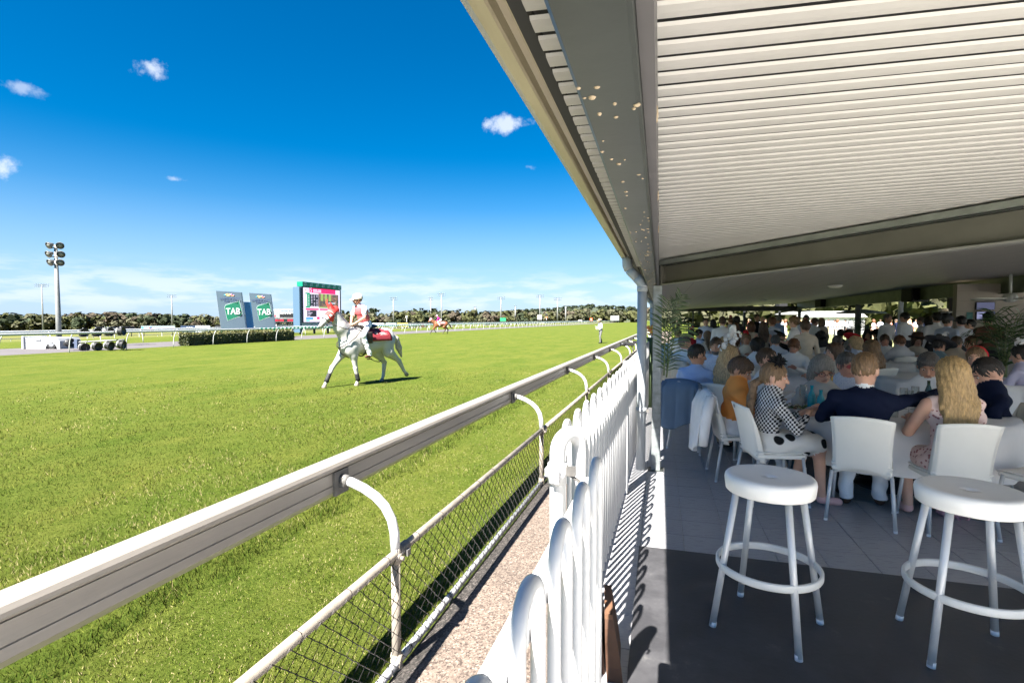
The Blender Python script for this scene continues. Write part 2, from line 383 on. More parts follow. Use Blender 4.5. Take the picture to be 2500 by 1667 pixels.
# ================================================================== FAR COUNTRY: woodland, hill
leafm = [M('leaf_olive', (0.0542, 0.0574, 0.0217), .8, var=.35, vscale=.35, spec=.2), M('leaf_grey', (0.067, 0.067, 0.0395), .8, var=.3, vscale=.4, spec=.2), M('leaf_dark', (0.0288, 0.0384, 0.0192), .8, var=.3, vscale=.4, spec=.2), M('leaf_tan', (0.06, 0.0492, 0.0348), .85, var=.3, vscale=.5, spec=.2)]
def crown_cards(n, rx, rz, size, rng):
    """leaf cards through a lumpy crown volume"""
    lob = rng.normal(size=(7, 3)) * np.array([rx * .5, rx * .5, rz * .38]); lr = rng.uniform(.38, .62, 7)
    k = rng.integers(0, 7, n); d = rng.normal(size=(n, 3)); d /= np.linalg.norm(d, axis=1)[:, None]
    rad = rng.uniform(.72, 1.0, n) ** .5
    P = lob[k] + d * (rad * lr[k])[:, None] * np.array([rx, rx, rz])
    a = rng.normal(size=(n, 3)); a /= np.linalg.norm(a, axis=1)[:, None]; a = a * .6 + d * 0; b = np.cross(d, a); b /= (np.linalg.norm(b, axis=1)[:, None] + 1e-6)
    a = np.cross(b, d) * .8 + d * .35
    sz = rng.uniform(.6, 1.3, n)[:, None] * size
    V = np.stack([P - a * sz - b * sz * .6, P - a * sz * .2 + b * sz, P + a * sz + b * sz * .5, P + a * sz * .3 - b * sz], 1)
    return V
rng = np.random.default_rng(11)
def wood(name, label, spots, cards=70, csize=.55):
    tmpl = [crown_cards(cards, 1, 1, csize * .35, rng) for _ in range(9)]
    Vs = []; Ms = []
    for (x, y, z0, h, wd, mi) in spots:
        A = tmpl[rng.integers(0, 9)].reshape(-1, 3).copy(); q = rng.uniform(0, 6.28); c, s = math.cos(q), math.sin(q)
        A = np.stack([(A[:, 0] * c - A[:, 1] * s) * wd + x, (A[:, 0] * s + A[:, 1] * c) * wd + y, A[:, 2] * h * .42 + z0 + h * .58], 1)
        A[:, 2] = np.minimum(A[:, 2], z0 + h * 1.02)
        Vs.append(A); Ms.append(np.full(len(A) // 4, mi))
        tw = wd * .05                                   # trunk: a thin tapered three sided post
        tv = np.array([[x - tw, y, z0 - 1], [x + tw, y, z0 - 1], [x + tw * .5, y, z0 + h * .7], [x - tw * .5, y, z0 + h * .7]]); Vs.append(tv); Ms.append(np.array([3]))
    V = np.concatenate(Vs); mi = np.concatenate(Ms)
    link(name, np_mesh(name, V, np.arange(len(V)).reshape(-1, 4), leafm, mi), label=label, cat='woodland', kind='stuff')
def polar(px, depth):
    p = atd(px, 780, depth); return p.x, p.y
spots = []
for i in range(620):                                    # mixed bush along the far side of the course
    px = rng.uniform(-420, 2750); u = np.clip(px / 1500, -.2, 1.1)
    d = 235 + 190 * max(0, u) ** 1.3 + rng.uniform(-12, 45) if px < 1500 else 300 + rng.uniform(0, 60)
    row = rng.random()
    x, y = polar(px, d); z0 = GZ - 4.4 + 2.6 * max(0, u)
    top = np.interp(px, [-400, 0, 150, 300, 520, 760, 900, 1100, 1300, 1480, 1650, 2700], [766, 766, 764, 763, 767, 769, 763, 759, 758, 754, 752, 745]) + rng.uniform(-3, 9)
    zt = CAMH + (780 - top) / FPX * d; h = max(4.5, zt - z0)
    if row < .4: h *= rng.uniform(.55, .85)
    spots.append((x, y, z0, h, h * rng.uniform(.42, .62), int(rng.choice([0, 0, 1, 1, 2, 3]))))
wood('woodland', 'olive green bush trees lining the far side of the racecourse', spots, 170, .72)
# a low wooded hill beyond, right of the middle
hx, hy = polar(1420, 1500)
hb = MB()
def hillf(u, v):
    px = 850 + 1150 * u; dd = 1250 + 700 * v; p = polar(px, dd)
    prof = np.interp(px, [850, 1000, 1130, 1250, 1350, 1420, 1480, 1560, 1750, 2000], [1, 16, 20, 28, 36, 47, 46, 38, 20, 4])
    return (p[0], p[1], -6 + (prof - 2) * math.sin(PI * min(1, max(0, v))) ** .6)
hb.grid(hillf, 46, 10); hb.build('hill', M('hill_ground', (0.0385, 0.0495, 0.0275), .9, var=.3, vscale=.03), kind='structure')
spots = []
for i in range(420):
    u, v = rng.random(), rng.uniform(.12, .6); x, y, z = hillf(u, v)
    h = rng.uniform(7, 13); spots.append((x, y, z - 1, h, h * rng.uniform(.5, .75), 2))
for px in (842, 870, 905, 930, 1016, 1042, 1058, 1098, 1113, 1128, 1165, 1185):   # lone dark crowns on the skyline
    x, y = polar(px, 700); zt = CAMH + (780 - rng.uniform(752, 758)) / FPX * 700
    spots.append((x, y, -6, zt + 6, 6, 2))
wood('hill_woodland', 'dark trees covering the low hill beyond the course', spots, 60, 1.2)
spots = []
for i in range(170):                                    # green trees beyond the lawn behind the pavilion
    px = rng.uniform(1640, 2700); d = rng.uniform(80, 130); x, y = polar(px, d); h = rng.uniform(4.5, 7.5)
    spots.append((x, y, GZ, h, h * .5, int(rng.choice([0, 1, 0]))))
wood('garden_trees', 'sunlit green trees behind the lawn beyond the pavilion', spots, 90, .9)
# ================================================================== RUNNING RAIL and WIRE FENCE beside the path
alu = M('rail_aluminium', (0.2448, 0.2233, 0.1989), .38, metal=.0, var=.10, vscale=2.5, bump=.05, bscale=30, stretch=(6, .5, 6), spec=.6)
galv = M('galvanised', (0.186, 0.1953, 0.1984), .5, metal=.35, var=.28, vscale=9, bump=.06, bscale=25)
galv_dark = M('galvanised_dark', (.13, .125, .12), .6, metal=.3, var=.35, vscale=14)
whitepaint = M('white_paint', (0.46, 0.465, 0.475), .32, var=.04, vscale=5, bump=.03, bscale=18, spec=.5)
pipe_tan = M('weathered_pipe', (0.248, 0.2182, 0.1835), .6, var=.22, vscale=9, bump=.12, bscale=40)
wire_m = M('fence_wire', (.035, .032, .032), .55, metal=.3)
SP = 2.94
rail = tthing('running_rail', 'pale aluminium running rail on curved white arms along the near edge of the turf', 'rail')
prof = [(-1.622, .712), (-1.574, .752), (-1.570, .757), (-1.570, .788), (-1.575, .7905), (-1.575, .7935), (-1.570, .796), (-1.570, .852), (-1.577, .855), (-1.577, .859),
        (-1.561, .861), (-1.553, .870), (-1.552, .884), (-1.560, .898), (-1.578, .907), (-1.605, .911), (-1.635, .908), (-1.652, .897), (-1.660, .88), (-1.660, .74), (-1.645, .718)]
for k in range(-1, 10):
    y0, y1 = k * 6.0 + .36, k * 6.0 + 6.355
    MB().prism([(x, y0, z) for x, z in prof], (0, y1 - y0, 0)).build('rail_section', alu, rail)
pk = MB().box((-1.562, 0, .798), (.014, .11, .118)).box((-1.545, 0, .80), (.03, .05, .05)).tube([(-1.56, 0, .808), (-1.515, 0, .803)], .029, 10)  # dark sleeve tube stands in for the rail's shadow on the arm
armb = MB().tube([(-1.535, 0, .806), (-1.50, 0, .799), (-1.43, 0, .775), (-1.365, 0, .741), (-1.315, 0, .698), (-1.28, 0, .64), (-1.264, 0, .575), (-1.26, 0, .45)], .0235, 12)
pm, am = pk.mesh('bracket', galv_dark), armb.mesh('arm', whitepaint)
YP = [2.19 + SP * k for k in range(-1, 16)]
for y in YP:
    link('bracket', pm, rail, loc=(0, y, 0)); link('arm', am, rail, loc=(0, y, 0))
wf = tthing('wire_fence', 'low chain link fence on tan pipes beside the aggregate path', 'fence')
postm = MB().tube([(-1.26, 0, -.22), (-1.26, 0, .5)], .0225, 10).tube([(-1.26, 0, .43), (-1.26, 0, .475)], .030, 10).tube([(-1.285, 0, .455), (-1.215, 0, .455)], .011, 6).tube([(-1.26, 0, -.20), (-1.26, 0, -.02)], .03, 8).mesh('post', pipe_tan)
cm = MB().tube([(-1.26, -.045, .472), (-1.26, .045, .472)], .028, 10).box((-1.228, 0, .46), (.02, .03, .03)).mesh('clamp', galv_dark)
for y in YP:
    link('post', postm, wf, loc=(0, y, 0)); link('clamp', cm, wf, loc=(0, y + .06, 0))
for k in range(8):
    y0 = -1 + k * 6.3
    MB().tube([(-1.26, y0, .472), (-1.26, y0 + 6.29, .472)], .0215, 10).build('top_pipe', pipe_tan, wf)
    MB().tube([(-1.255, y0, -.062), (-1.255, y0 + 6.29, -.062)], .02, 8).build('bottom_pipe', M('bottom_pipe', (.33, .34, .36), .55, var=.3, vscale=14), wf)
# woven wire: zigzag strands that meet their neighbours
P_, Hn = .041, 14
def wire_net(y0, y1, rad, name):
    n = int((y1 - y0) / P_); z0, z1 = -.075, .478; dz = (z1 - z0) / Hn
    b_v = []; b_f = []
    off = np.array([[math.cos(q), math.sin(q)] for q in (0, 2.09, 4.19)]) * rad
    for i in range(n):
        pts = np.array([(-1.238 + (.004 if (k + i) % 2 else -.004) + random.uniform(-.002, .002), y0 + i * P_ + P_ * ((k + i) % 2) + random.uniform(-.0025, .0025), z0 + k * dz) for k in range(Hn + 1)])
        o = len(b_v) * 3
        for p in pts: b_v.append([(p[0] + a, p[1] + b * .7, p[2] + b * .7) for a, b in off])
        for k in range(Hn):
            for q in range(3): b_f.append((o + k * 3 + q, o + k * 3 + (q + 1) % 3, o + k * 3 + 3 + (q + 1) % 3, o + k * 3 + 3 + q))
    V = np.array(b_v).reshape(-1, 3)
    link(name, np_mesh(name, V, b_f, wire_m, smooth=True), wf, kind='stuff')
wire_net(.2, 11, .0021, 'wire_mesh'); wire_net(11, 40, .003, 'wire_mesh')
tw = MB()                                                # tie wires wrapped round the pipes
for y in np.arange(.6, 16, .30):
    tw.tube([(-1.26 + .024 * math.cos(a), y + .012 * a / 6, .472 + .024 * math.sin(a)) for a in np.linspace(-1.2, 4.6, 9)], .0016, 4)
for y in np.arange(.6, 9, .10):
    tw.tube([(-1.255 + .023 * math.cos(a), y + .010 * a, -.062 + .023 * math.sin(a)) for a in np.linspace(-1.8, 3.4, 7)], .0022, 4)
tw.build('tie_wire', wire_m, wf, kind='stuff')

# ================================================================== WHITE LOOP TOP FENCE
def hoop_pts(y0, w, z0, zt):
    r = w / 2; zc = zt - r
    return [(0, y0, z0), (0, y0, zc)] + [(0, y0 + r - r * math.cos(a), zc + r * math.sin(a)) for a in np.linspace(.26, PI - .26, 9)] + [(0, y0 + w, zc), (0, y0 + w, z0)]
HW = .122
def loop_panel(name, label, X, Y0, n, zt, rr=.0108, group=None, post=True, pitch=.244, rail_z=None, detail=10):
    t = tthing(name, label, 'fence', (X, Y0, 0), group)
    L = n * pitch
    hm = MB().tube(hoop_pts(0, HW, .075, zt), rr, detail).mesh('hoop', whitepaint)
    for k in range(n): link('hoop', hm, t, loc=(0, .06 + k * pitch, 0))
    rz_ = rail_z or zt - .165
    MB().box((-.034, L / 2, rz_), (.042, L + .05, .042), bev=.008).build('top_rail', whitepaint, t)
    MB().box((-.034, L / 2, .10), (.042, L + .05, .042), bev=.008).build('bottom_rail', whitepaint, t)
    if post:
        MB().box((-.01, L + .045, zt / 2), (.055, .055, zt - .01), bev=.006).lathe([(.03, 0), (.031, .012), (.02, .022), (0, .026)], 12, (-.01, L + .045, zt - .005)).build('post', whitepaint, t)
    return t
gp = W2T(atd(1412, 1100, 1.86))
loop_panel('fence_gate', 'white tubular gate leaf with loop tops in the foreground, nearest the camera', -.203, -.35, 8, 1.195, .0130, detail=14, post=False, rail_z=1.085)
loop_panel('loop_fence', 'white loop top fence panel between the hinged gate and the grey downpipe', -.385, 1.86, 12, 1.205, detail=12)
y = 1.86 + 12 * .244 + .14
labels = ['white loop top fence panel just behind the grey downpipe', 'white loop top fence panel glimpsed past the galvanised column', 'white loop top fence panel next but one past the column', 'farthest stretch of white loop top fence beside the path']
for i, n in enumerate((12, 12, 12, 24)):
    loop_panel('loop_fence', labels[i], -.392, y, n, 1.205, detail=6); y += n * .244 + .12
# the gate post: a bent pipe with a latch
gpost = thing('gate_post', 'thick white bent pipe post with a latch between the gate and the fence panels', 'post', (0, 0, 0))
pl, pr_ = atd(1361, 1100, 1.78), atd(1414, 1100, 1.86)
a_, c_ = Vector((pl.x, pl.y, 0)), Vector((pr_.x, pr_.y, 0)); md = (a_ + c_) / 2; rad = (c_ - a_).length / 2; dr = (c_ - a_).normalized()
zt = 1.232
arc = [md + dr * (-rad * math.cos(q)) + Vector((0, 0, zt - rad + rad * math.sin(q) - .03)) for q in np.linspace(0, PI, 13)]
MB().tube([a_ + Vector((0, 0, .0))] + arc + [c_ + Vector((0, 0, .9)), c_ + Vector((0, 0, .02))], .0265, 14).build('bent_pipe', whitepaint, gpost)
MB().tube([a_ + Vector((0, 0, 1.04)), a_ + Vector((0, 0, 1.11))], .033, 14).box(tuple(a_ + Vector((.0, -.03, 1.075))), (.03, .05, .04)).build('collar', whitepaint, gpost)
MB().box(tuple(a_ + Vector((.04, .0, 1.085))), (.045, .018, .03)).tube([a_ + Vector((.03, 0, 1.08)), a_ + Vector((.075, .005, 1.05)), a_ + Vector((.07, .0, 1.02))], .006, 6).build('latch', galv_dark, gpost)

# ================================================================== FAR RUNNING RAILS
def far_rail(label, X, ys, lean, zt, mats, pr=.026, rr=(.05, .07), gz=GZ, name='running_rail'):
    t = tthing(name, label, 'rail', (X, 0, 0))
    pm = MB().tube([(0, 0, gz - .05), (lean * .04, 0, gz + .3 * zt), (lean * .16, 0, gz + .58 * zt), (lean * .45, 0, gz + .82 * zt), (lean * .9, 0, gz + zt)], pr, 6).mesh('post', whitepaint)
    for y in ys: link('post', pm, t, loc=(0, y, 0))
    for (y0, y1, mm) in mats:
        p = [(lean + rr[0] * math.cos(q), gz + zt + .02 + rr[1] * math.sin(q)) for q in np.linspace(0, 2 * PI, 10, endpoint=False)]
        MB().prism([(x, y0, z) for x, z in p], (0, y1 - y0, 0)).build('rail_bar', mm, t)
    return t
gm = M('green_spiral', (.05, .30, .18), .5)
nd, lk, bs = nodes_of(gm); t = nd.new('ShaderNodeTexCoord'); wv = nd.new('ShaderNodeTexWave'); wv.bands_direction = 'Y'; wv.inputs['Scale'].default_value = .9
mpg = nd.new('ShaderNodeMapping'); mpg.inputs['Rotation'].default_value = (R_(38), 0, 0); lk.new(t.outputs['Object'], mpg.inputs[0]); lk.new(mpg.outputs[0], wv.inputs['Vector'])
lk.new(_ramp(nd, lk, wv.outputs['Fac'], [(.48, (.03, .26, .15)), (.54, (.72, .80, .78))]), bs.inputs['Base Color'])
far_rail('white running rail on curved posts along the far edge of the turf', -29.72, [10.1 + SP * k for k in range(62)], .34, 1.0, [(-60, 31.5, whitepaint), (31.51, 330, gm)], rr=(.05, .066))
far_rail('grey white rail on the far side of the dark training track', -37.7, [8 + 3.0 * k for k in range(56)], -.3, .95, [(-60, 420, M('far_rail_white', (.62, .65, .66), .5, var=.08))])
for X, gz, Y0, lb in ((-84, GZ - 1.4, -40, 'distant white rail crossing the infield grass'), (-53, GZ - .15, 60, 'long white rail running away beyond the advertising boards'), (-130, GZ - 3.4, 0, 'farthest white rail in front of the woodland')):
    t = tthing('infield_rail', lb, 'rail', (X, 0, 0))
    MB().box((0, Y0 + 300, gz + 1.15), (.1, 600, .14)).build('rail_bar', whitepaint, t)
    b = MB()
    for k in range(110): b.box((0, Y0 + k * 4, gz + .5), (.08, .08, 1.2))
    b.build('posts', whitepaint, t, kind='stuff')
# ================================================================== FAR SIDE OF THE TRACK: masts, boards, screen, signs, hedge
steel = M('mast_steel', (0.1953, 0.2, 0.1953), .55, metal=.2, var=.15, vscale=2)
dark = M('dark_housing', (.022, .023, .025), .5, spec=.4)
lampglass = M('lamp_glass', (.18, .18, .16), .15, spec=.8)
def lamp_mesh():
    b = MB(); b.lathe([(0, -.20), (.07, -.19), (.11, -.13), (.12, -.06), (.19, 0), (.215, .07), (.215, .12), (.20, .12), (.195, .09), (0, .085)], 16)
    return b
# six lamp pole by the training track
base = atz(145, 848, GZ); dep = 32.2
pole = thing('light_pole', 'tall grey pole carrying six round floodlights at far left', 'light pole', base, YAW)
MB().tube([(0, 0, 0), (0, 0, 2), (0, 0, 6.3)], [.15, .135, .085], 16).build('pole', steel, pole)
hd = lamp_mesh().mesh('floodlight', M('lamp_shell', (.10, .10, .095), .45, var=.2, vscale=6))
for z, xl, xr in ((6.25, -.22, .42), (5.72, -.27, .46), (5.22, -.19, .40)):
    MB().tube([(xl - .05, -.08, z - .16), (xr + .05, -.08, z - .16)], .03, 6).build('crossarm', galv_dark, pole)
    for x, ry in ((xl, -.5), (xr, .55)):
        o = link('floodlight', hd, pole, loc=(x, -.14, z)); o.rotation_euler = (R_(118), R_(18) * (1 if x > 0 else -1), ry)
        MB().lathe([(0, 0), (.19, .002), (0, .004)], 16, (0, 0, .1)).build('lens', lampglass, o)
def mast(px, base_y, top_y, depth, n, label):
    p = atd(px, base_y, depth); zt = CAMH + (780 - top_y) / FPX * depth
    t = thing('floodlight_mast', label, 'light mast', (p.x, p.y, p.z), YAW)
    H = zt - p.z; k = depth / FPX
    MB().tube([(0, 0, -.5), (0, 0, H)], [2.0 * k, 1.1 * k], 8).build('pole', steel, t)
    b = MB(); w = n * 2.15 * k
    for r in (0, 1): b.box((0, 0, H - r * 4.2 * k), (w, .6 * k, .7 * k))
    b.build('crossarm', galv_dark, t)
    lm = MB().ball((0, 0, 0), (1.25 * k, 1.1 * k, 1.5 * k), 6, 4).mesh('floodlight', M('far_lamp', (.12, .16, .2), .5))
    for r in (0, 1):
        for i in range(n): link('floodlight', lm, t, loc=((i - (n - 1) / 2) * 4.1 * k, -.5 * k, H - r * 4.6 * k + 1.6 * k))
for a in ((106, 815, 696, 100, 9, 'slim mast with two rows of small floodlights just left of the big pole'), (421, 800, 722, 150, 6, 'slim floodlight mast above the white and navy boards'),
          (961, 790, 728, 220, 5, 'floodlight mast on the infield right of the rider on the white horse'), (1078, 795, 718, 160, 5, 'floodlight mast directly behind the bay horse and its jockey'),
          (1223, 788, 727, 260, 5, 'floodlight mast rising by the small green board'), (1318, 786, 722, 290, 5, 'floodlight mast rising behind the white number one board'),
          (1361, 786, 729, 330, 5, 'faint floodlight mast between number board and orange marker'), (1052, 790, 728, 520, 3, 'very faint distant mast beside the bay horse'),
          (1160, 786, 750, 400, 2, 'short distant pole in front of the dark hill trees'), (1258, 786, 748, 380, 2, 'short distant pole between two floodlight masts'), (1381, 786, 748, 380, 2, 'thin distant pole standing right of the faint mast')):
    mast(*a)
# lowered floodlight rig lying behind the far rail
rg = atz(245, 857, GZ); rg.x -= .25
rig = thing('floodlight_rig', 'lowered lighting rig of black floodlights in two rows behind the far rail', 'lighting rig', rg, YAW)
kk = 28.4 / FPX
def rp(px, py): return Vector(((px - 245) * kk, .35, (780 - py) * kk + CAMH - rg.z))
MB().tube([rp(183, 836), rp(302, 830)], .045, 8).build('bar', steel, rig)
dh = MB().lathe([(0, -.24), (.10, -.22), (.17, -.16), (.19, -.05), (.225, -.02), (.225, .03), (.205, .05), (.205, .14), (.24, .15), (.24, .22), (.22, .22), (.21, .18), (0, .17)], 14).mesh('floodlight', dark)
for i, px in enumerate((199, 230, 260, 290)):
    for j, py in enumerate((813 - i * 1.2, 848 - i * 2)):
        o = link('floodlight', dh, rig, loc=rp(px, py)); o.rotation_euler = (R_(20), R_(82 + 14 * j), R_(12 * (i - 1.5) + 12))
        MB().tube([(0, 0, 0), (.26 * (1 if j else -1), 0, .1)], .03, 6).build('yoke', steel, o)
        MB().lathe([(.195, -.10), (.21, -.09), (.21, -.06), (.195, -.05)], 14).build('band', M('lamp_band', (.5, .5, .45), .4), o)
o = link('floodlight', dh, rig, loc=rp(163, 838)); o.rotation_euler = (R_(15), R_(85), .1)
MB().tube([rp(175, 838), rp(192, 837)], .05, 6).box(rp(184, 840), (.16, .2, .5)).build('hinge_arm', M('rig_blue', (.07, .09, .14), .5), rig)
for px in (205, 296): MB().tube([rp(px, 834), rp(px + 2, 858)], .03, 6).build('leg', steel, rig)
# white low trailer behind the rail
tb = atz(100, 852, GZ); tr_ = thing('trailer', 'white low trailer with one dark wheel parked by the floodlight pole', 'trailer', tb, YAW)
k = 30.6 / FPX
def tp(px, py): return ((px - 100) * k, (780 - py) * k + CAMH - tb.z)
arch = [tp(112 + 13 + 14 * -math.cos(a), 851 - 14 * math.sin(a)) for a in np.linspace(0, PI, 9)]
poly = [tp(61, 851)] + arch + [tp(146, 851), tp(146, 832), tp(140, 825), tp(61, 823)]
MB().prism([(x, 0, z) for x, z in poly], (0, 1.5, 0)).build('body', M('trailer_white', (0.3038, 0.3125, 0.3255), .35, var=.05, spec=.6), tr_)
x, z = tp(59, 836); MB().box((x, .7, z), (.12, 1.6, .75), bev=.02).build('tailboard', whitepaint, tr_)
x, z = tp(125, 843)
w = MB().tube([(x, .02, .29), (x, .22, .29)], .28, 20).build('wheel', M('rubber', (.02, .02, .021), .7), tr_)
MB().tube([(x, .0, .29), (x, .06, .29)], .16, 16).build('rim', M('alloy', (.5, .5, .52), .3, metal=.8), w)
x, z = tp(94, 829); MB().box((x, -.02, z), (.28, .04, .07)).build('door_catch', M('grey_catch', (.45, .46, .48), .4), tr_)
MB().tube([(tp(146, 845)[0], .7, .35), (tp(172, 845)[0], .7, .33)], .05, 6).build('drawbar', dark, tr_)

# ---- boards standing along the track
def board(name, label, pL, pR, depth, y_top, y_bot, col, texts=(), cat='advertising board', extra=(), legs=True, depthR=None):
    """pL, pR: photo columns of the ends; depth: metres to left and right end"""
    dR = depthR or depth
    A, B = atd(pL, 780, depth), atd(pR, 780, dR)
    z0, z1 = CAMH + (780 - y_bot) / FPX * depth, CAMH + (780 - y_top) / FPX * depth
    dv = (B - A); L = Vector((dv.x, dv.y, 0)).length; ang = math.atan2(dv.y, dv.x)
    t = thing(name, label, cat, (A.x, A.y, GZ), ang)
    mm = col if not isinstance(col, tuple) else M(f'board_{col}', tuple(q * .6 for q in col), .45, var=.04, vscale=1.5)
    h = z1 - z0; zc = (z0 + z1) / 2 - GZ
    MB().box((L / 2, .05, zc), (L, .08, h), bev=.008).build('panel', mm, t)
    if legs:
        for q in (.08, .92): MB().box((L * q, .12, (z0 - GZ) / 2), (.07, .07, z0 - GZ + .3)).build('leg', galv_dark, t)
    for (s, u, v, size, c, sx) in texts:
        me = text_mesh(s, size * h, M(f'ink_{c}', c, .5), sx=sx)
        o = link('lettering', me, t, loc=(L * u, -.002, zc + (v - .5) * h)); o.rotation_euler = (PI / 2, 0, 0); o.scale = (sx, 1, 1)
    for (u0, u1, v0, v1, c) in extra:
        MB().box((L * (u0 + u1) / 2, .004, zc + ((v0 + v1) / 2 - .5) * h), (L * (u1 - u0), .014, h * (v1 - v0))).build('printed_field', M(f'ink_{c}', c, .5), t)
    return t, L, h, zc
t, L, h, zc = board('advertising_board', 'black board with white script lettering behind the floodlight rig', 231, 328, 55, 797.5, 812, (.012, .012, .03), depthR=57.5, extra=((.66, .77, .02, .16, (.75, .68, .15)),))
me = text_mesh('Wimmers', .78 * h, M('ink_script', (.8, .8, .8), .5)); o = link('lettering', me, t, loc=(L * .5, -.002, zc + .1 * h)); o.rotation_euler = (PI / 2, 0, 0)
o.matrix_basis = o.matrix_basis @ Matrix(((1, .25, 0, 0), (0, 1, 0, 0), (0, 0, 1, 0), (0, 0, 0, 1)))
for a, r in ((L * .22, .16), (L * .245, .11)):
    MB().tube([(a + r * math.cos(q), -.004, zc + .02 + r * .8 * math.sin(q)) for q in np.linspace(-2.4, 2.6, 12)], .012, 4).build('flourish', M('ink_script'), t)
t, L, h, zc = board('advertising_board', 'pale board with teal arrow and coloured petals left of the navy board', 344, 427, 58, 795.5, 812, (.66, .76, .80), texts=(('skyracing.tv', .63, .28, .36, (.25, .42, .5), .8),), depthR=60)
MB().prism([(0.03, -.006, zc - h * .45), (L * .11, -.006, zc), (.03, -.006, zc + h * .45)], (0, .006, 0)).build('arrow', M('teal_ink', (.05, .36, .52), .5), t)
for (u, v, c, q) in ((.235, .66, (.75, .12, .12), .6), (.285, .7, (.03, .2, .45), -.5), (.23, .36, (.03, .2, .45), -.5), (.28, .36, (.75, .2, .15), .6), (.32, .52, (.8, .25, .2), 0), (.955, .5, (.8, .1, .2), .3)):
    MB().lathe([(0, -.1 * h), (.10 * h, -.06 * h), (.14 * h, .05 * h), (.09 * h, .15 * h), (0, .19 * h)], 8, ry=.15).build('petal', M(f'ink_{c}', c, .5), t, loc=(L * u, -.01, zc + (v - .5) * h)).rotation_euler = (0, q, 0)
board('advertising_board', 'navy board with small white capitals left of the tall signs', 440, 476, 58, 795, 811, (.03, .055, .12), texts=(('BUTLER', .62, .66, .34, (.7, .72, .75), .8), ('McDERMOTT', .62, .28, .30, (.7, .72, .75), .75)), extra=((.10, .16, .40, .52, (.75, .75, .75)),))
board('advertising_board', 'pale grey board of fine print joined to the navy board', 476.5, 512, 58, 795, 811, (.62, .70, .76), extra=tuple((.1, .9, v, v + .06, (.36, .45, .55)) for v in (.2, .38, .56, .74)))
board('advertising_board', 'small dark board with pale stripes beside the tall signs', 525, 536, 58, 794, 805, (.02, .022, .03))
board('advertising_board', 'narrow navy board glimpsed between the two tall signs', 607, 615, 58, 792, 804, (.03, .05, .12))
rb = ((893, 906, 90, 'dark green board just behind the horse saddle cloth', (.05, .07, .06), (('CITY', .5, .5, .6, (.6, .62, .6), 1),)),
      (909, 937, 91, 'white board with large blue capitals on the far rail', (.62, .72, .80), (('SOUTHEAST', .5, .5, .62, (.04, .15, .40), .82),)),
      (942, 967, 93, 'pale blue board with a small blue emblem', (.52, .62, .74), (('AERO', .5, .5, .4, (.1, .2, .5), 1),)),
      (970, 996, 95, 'yellow board with red emblem on the far rail', (.62, .50, .10), (('SUN', .5, .5, .42, (.5, .1, .05), 1),)),
      (998, 1018, 97, 'charcoal board with grey lettering on the far rail', (.06, .07, .075), (('RACING', .5, .5, .4, (.4, .42, .42), 1),)),
      (1022, 1043, 99, 'black and red board beside the bay horse', (.02, .02, .022), ()))
for pl, pr2, d, lb, c, tx in rb:
    tx = () if lb.startswith(('charcoal', 'yellow', 'pale blue', 'dark green')) else tx
    board('advertising_board', lb, pl, pr2, d, 788.5, 797.5, c, texts=tx, extra=((.35, .62, .2, .8, (.35, .03, .05)), (.66, .9, .25, .75, (.4, .45, .45))) if 'black and red' in lb else
          (((.3, .7, .3, .6, (.5, .12, .05)),) if 'yellow' in lb else (((.3, .7, .35, .65, (.08, .18, .42)),) if 'pale blue' in lb else (((.12, .88, .38, .62, (.38, .4, .4)),) if 'charcoal' in lb or 'dark green' in lb else ()))))
board('marker_board', 'white distance board with a black number one', 1312, 1323, 170, 769, 780, (.8, .8, .8), texts=(('1', .5, .5, .9, (.01, .01, .01), 1.1),), cat='marker')
board('marker_board', 'small green board on the far rail', 1221, 1235, 150, 776, 784, (.04, .45, .2), cat='marker')
board('marker_board', 'orange marker board with pale centre on the far rail', 1440, 1447, 190, 776, 783, (.75, .16, .05), cat='marker', extra=((.35, .65, .35, .7, (.8, .75, .7)),))
board('marker_board', 'large plain white board near the downpipe on the horizon', 1491, 1511, 230, 771, 782, (.8, .8, .8), cat='marker', extra=((.3, .7, .8, .88, (.45, .45, .45)),))
board('marker_board', 'low cream board at the end of the far rail', 1412, 1421, 190, 780.5, 783.5, (.75, .72, .62), cat='marker')
cm_ = thing('camera_tower', 'little white camera tower with dark lens on the infield', 'tower', atd(1334, 781, 190), YAW)
kk2 = 190 / FPX
MB().box((0, 0, 8 * kk2), (1.6 * kk2, .3, 16 * kk2)).build('mast', whitepaint, cm_); MB().box((0, -.1, 13 * kk2), (5 * kk2, .6, 5 * kk2)).build('cabin', dark, cm_); MB().box((0, 0, 1), (5 * kk2, .5, 2.5 * kk2)).build('base', M('orange_base', (.7, .2, .08), .6), cm_)
cm_ = thing('camera_tower', 'white camera tower standing behind the rider in the distance', 'tower', atd(993, 786, 190), YAW)
MB().box((0, 0, 7 * kk2), (1.2 * kk2, .3, 14 * kk2)).build('mast', whitepaint, cm_); MB().box((0, -.1, 12.5 * kk2), (4 * kk2, .5, 5 * kk2)).build('cabin', M('tower_cabin', (.7, .7, .7), .5), cm_); MB().box((0, -.4, 13 * kk2), (2.4 * kk2, .2, 2 * kk2)).build('window', dark, cm_)

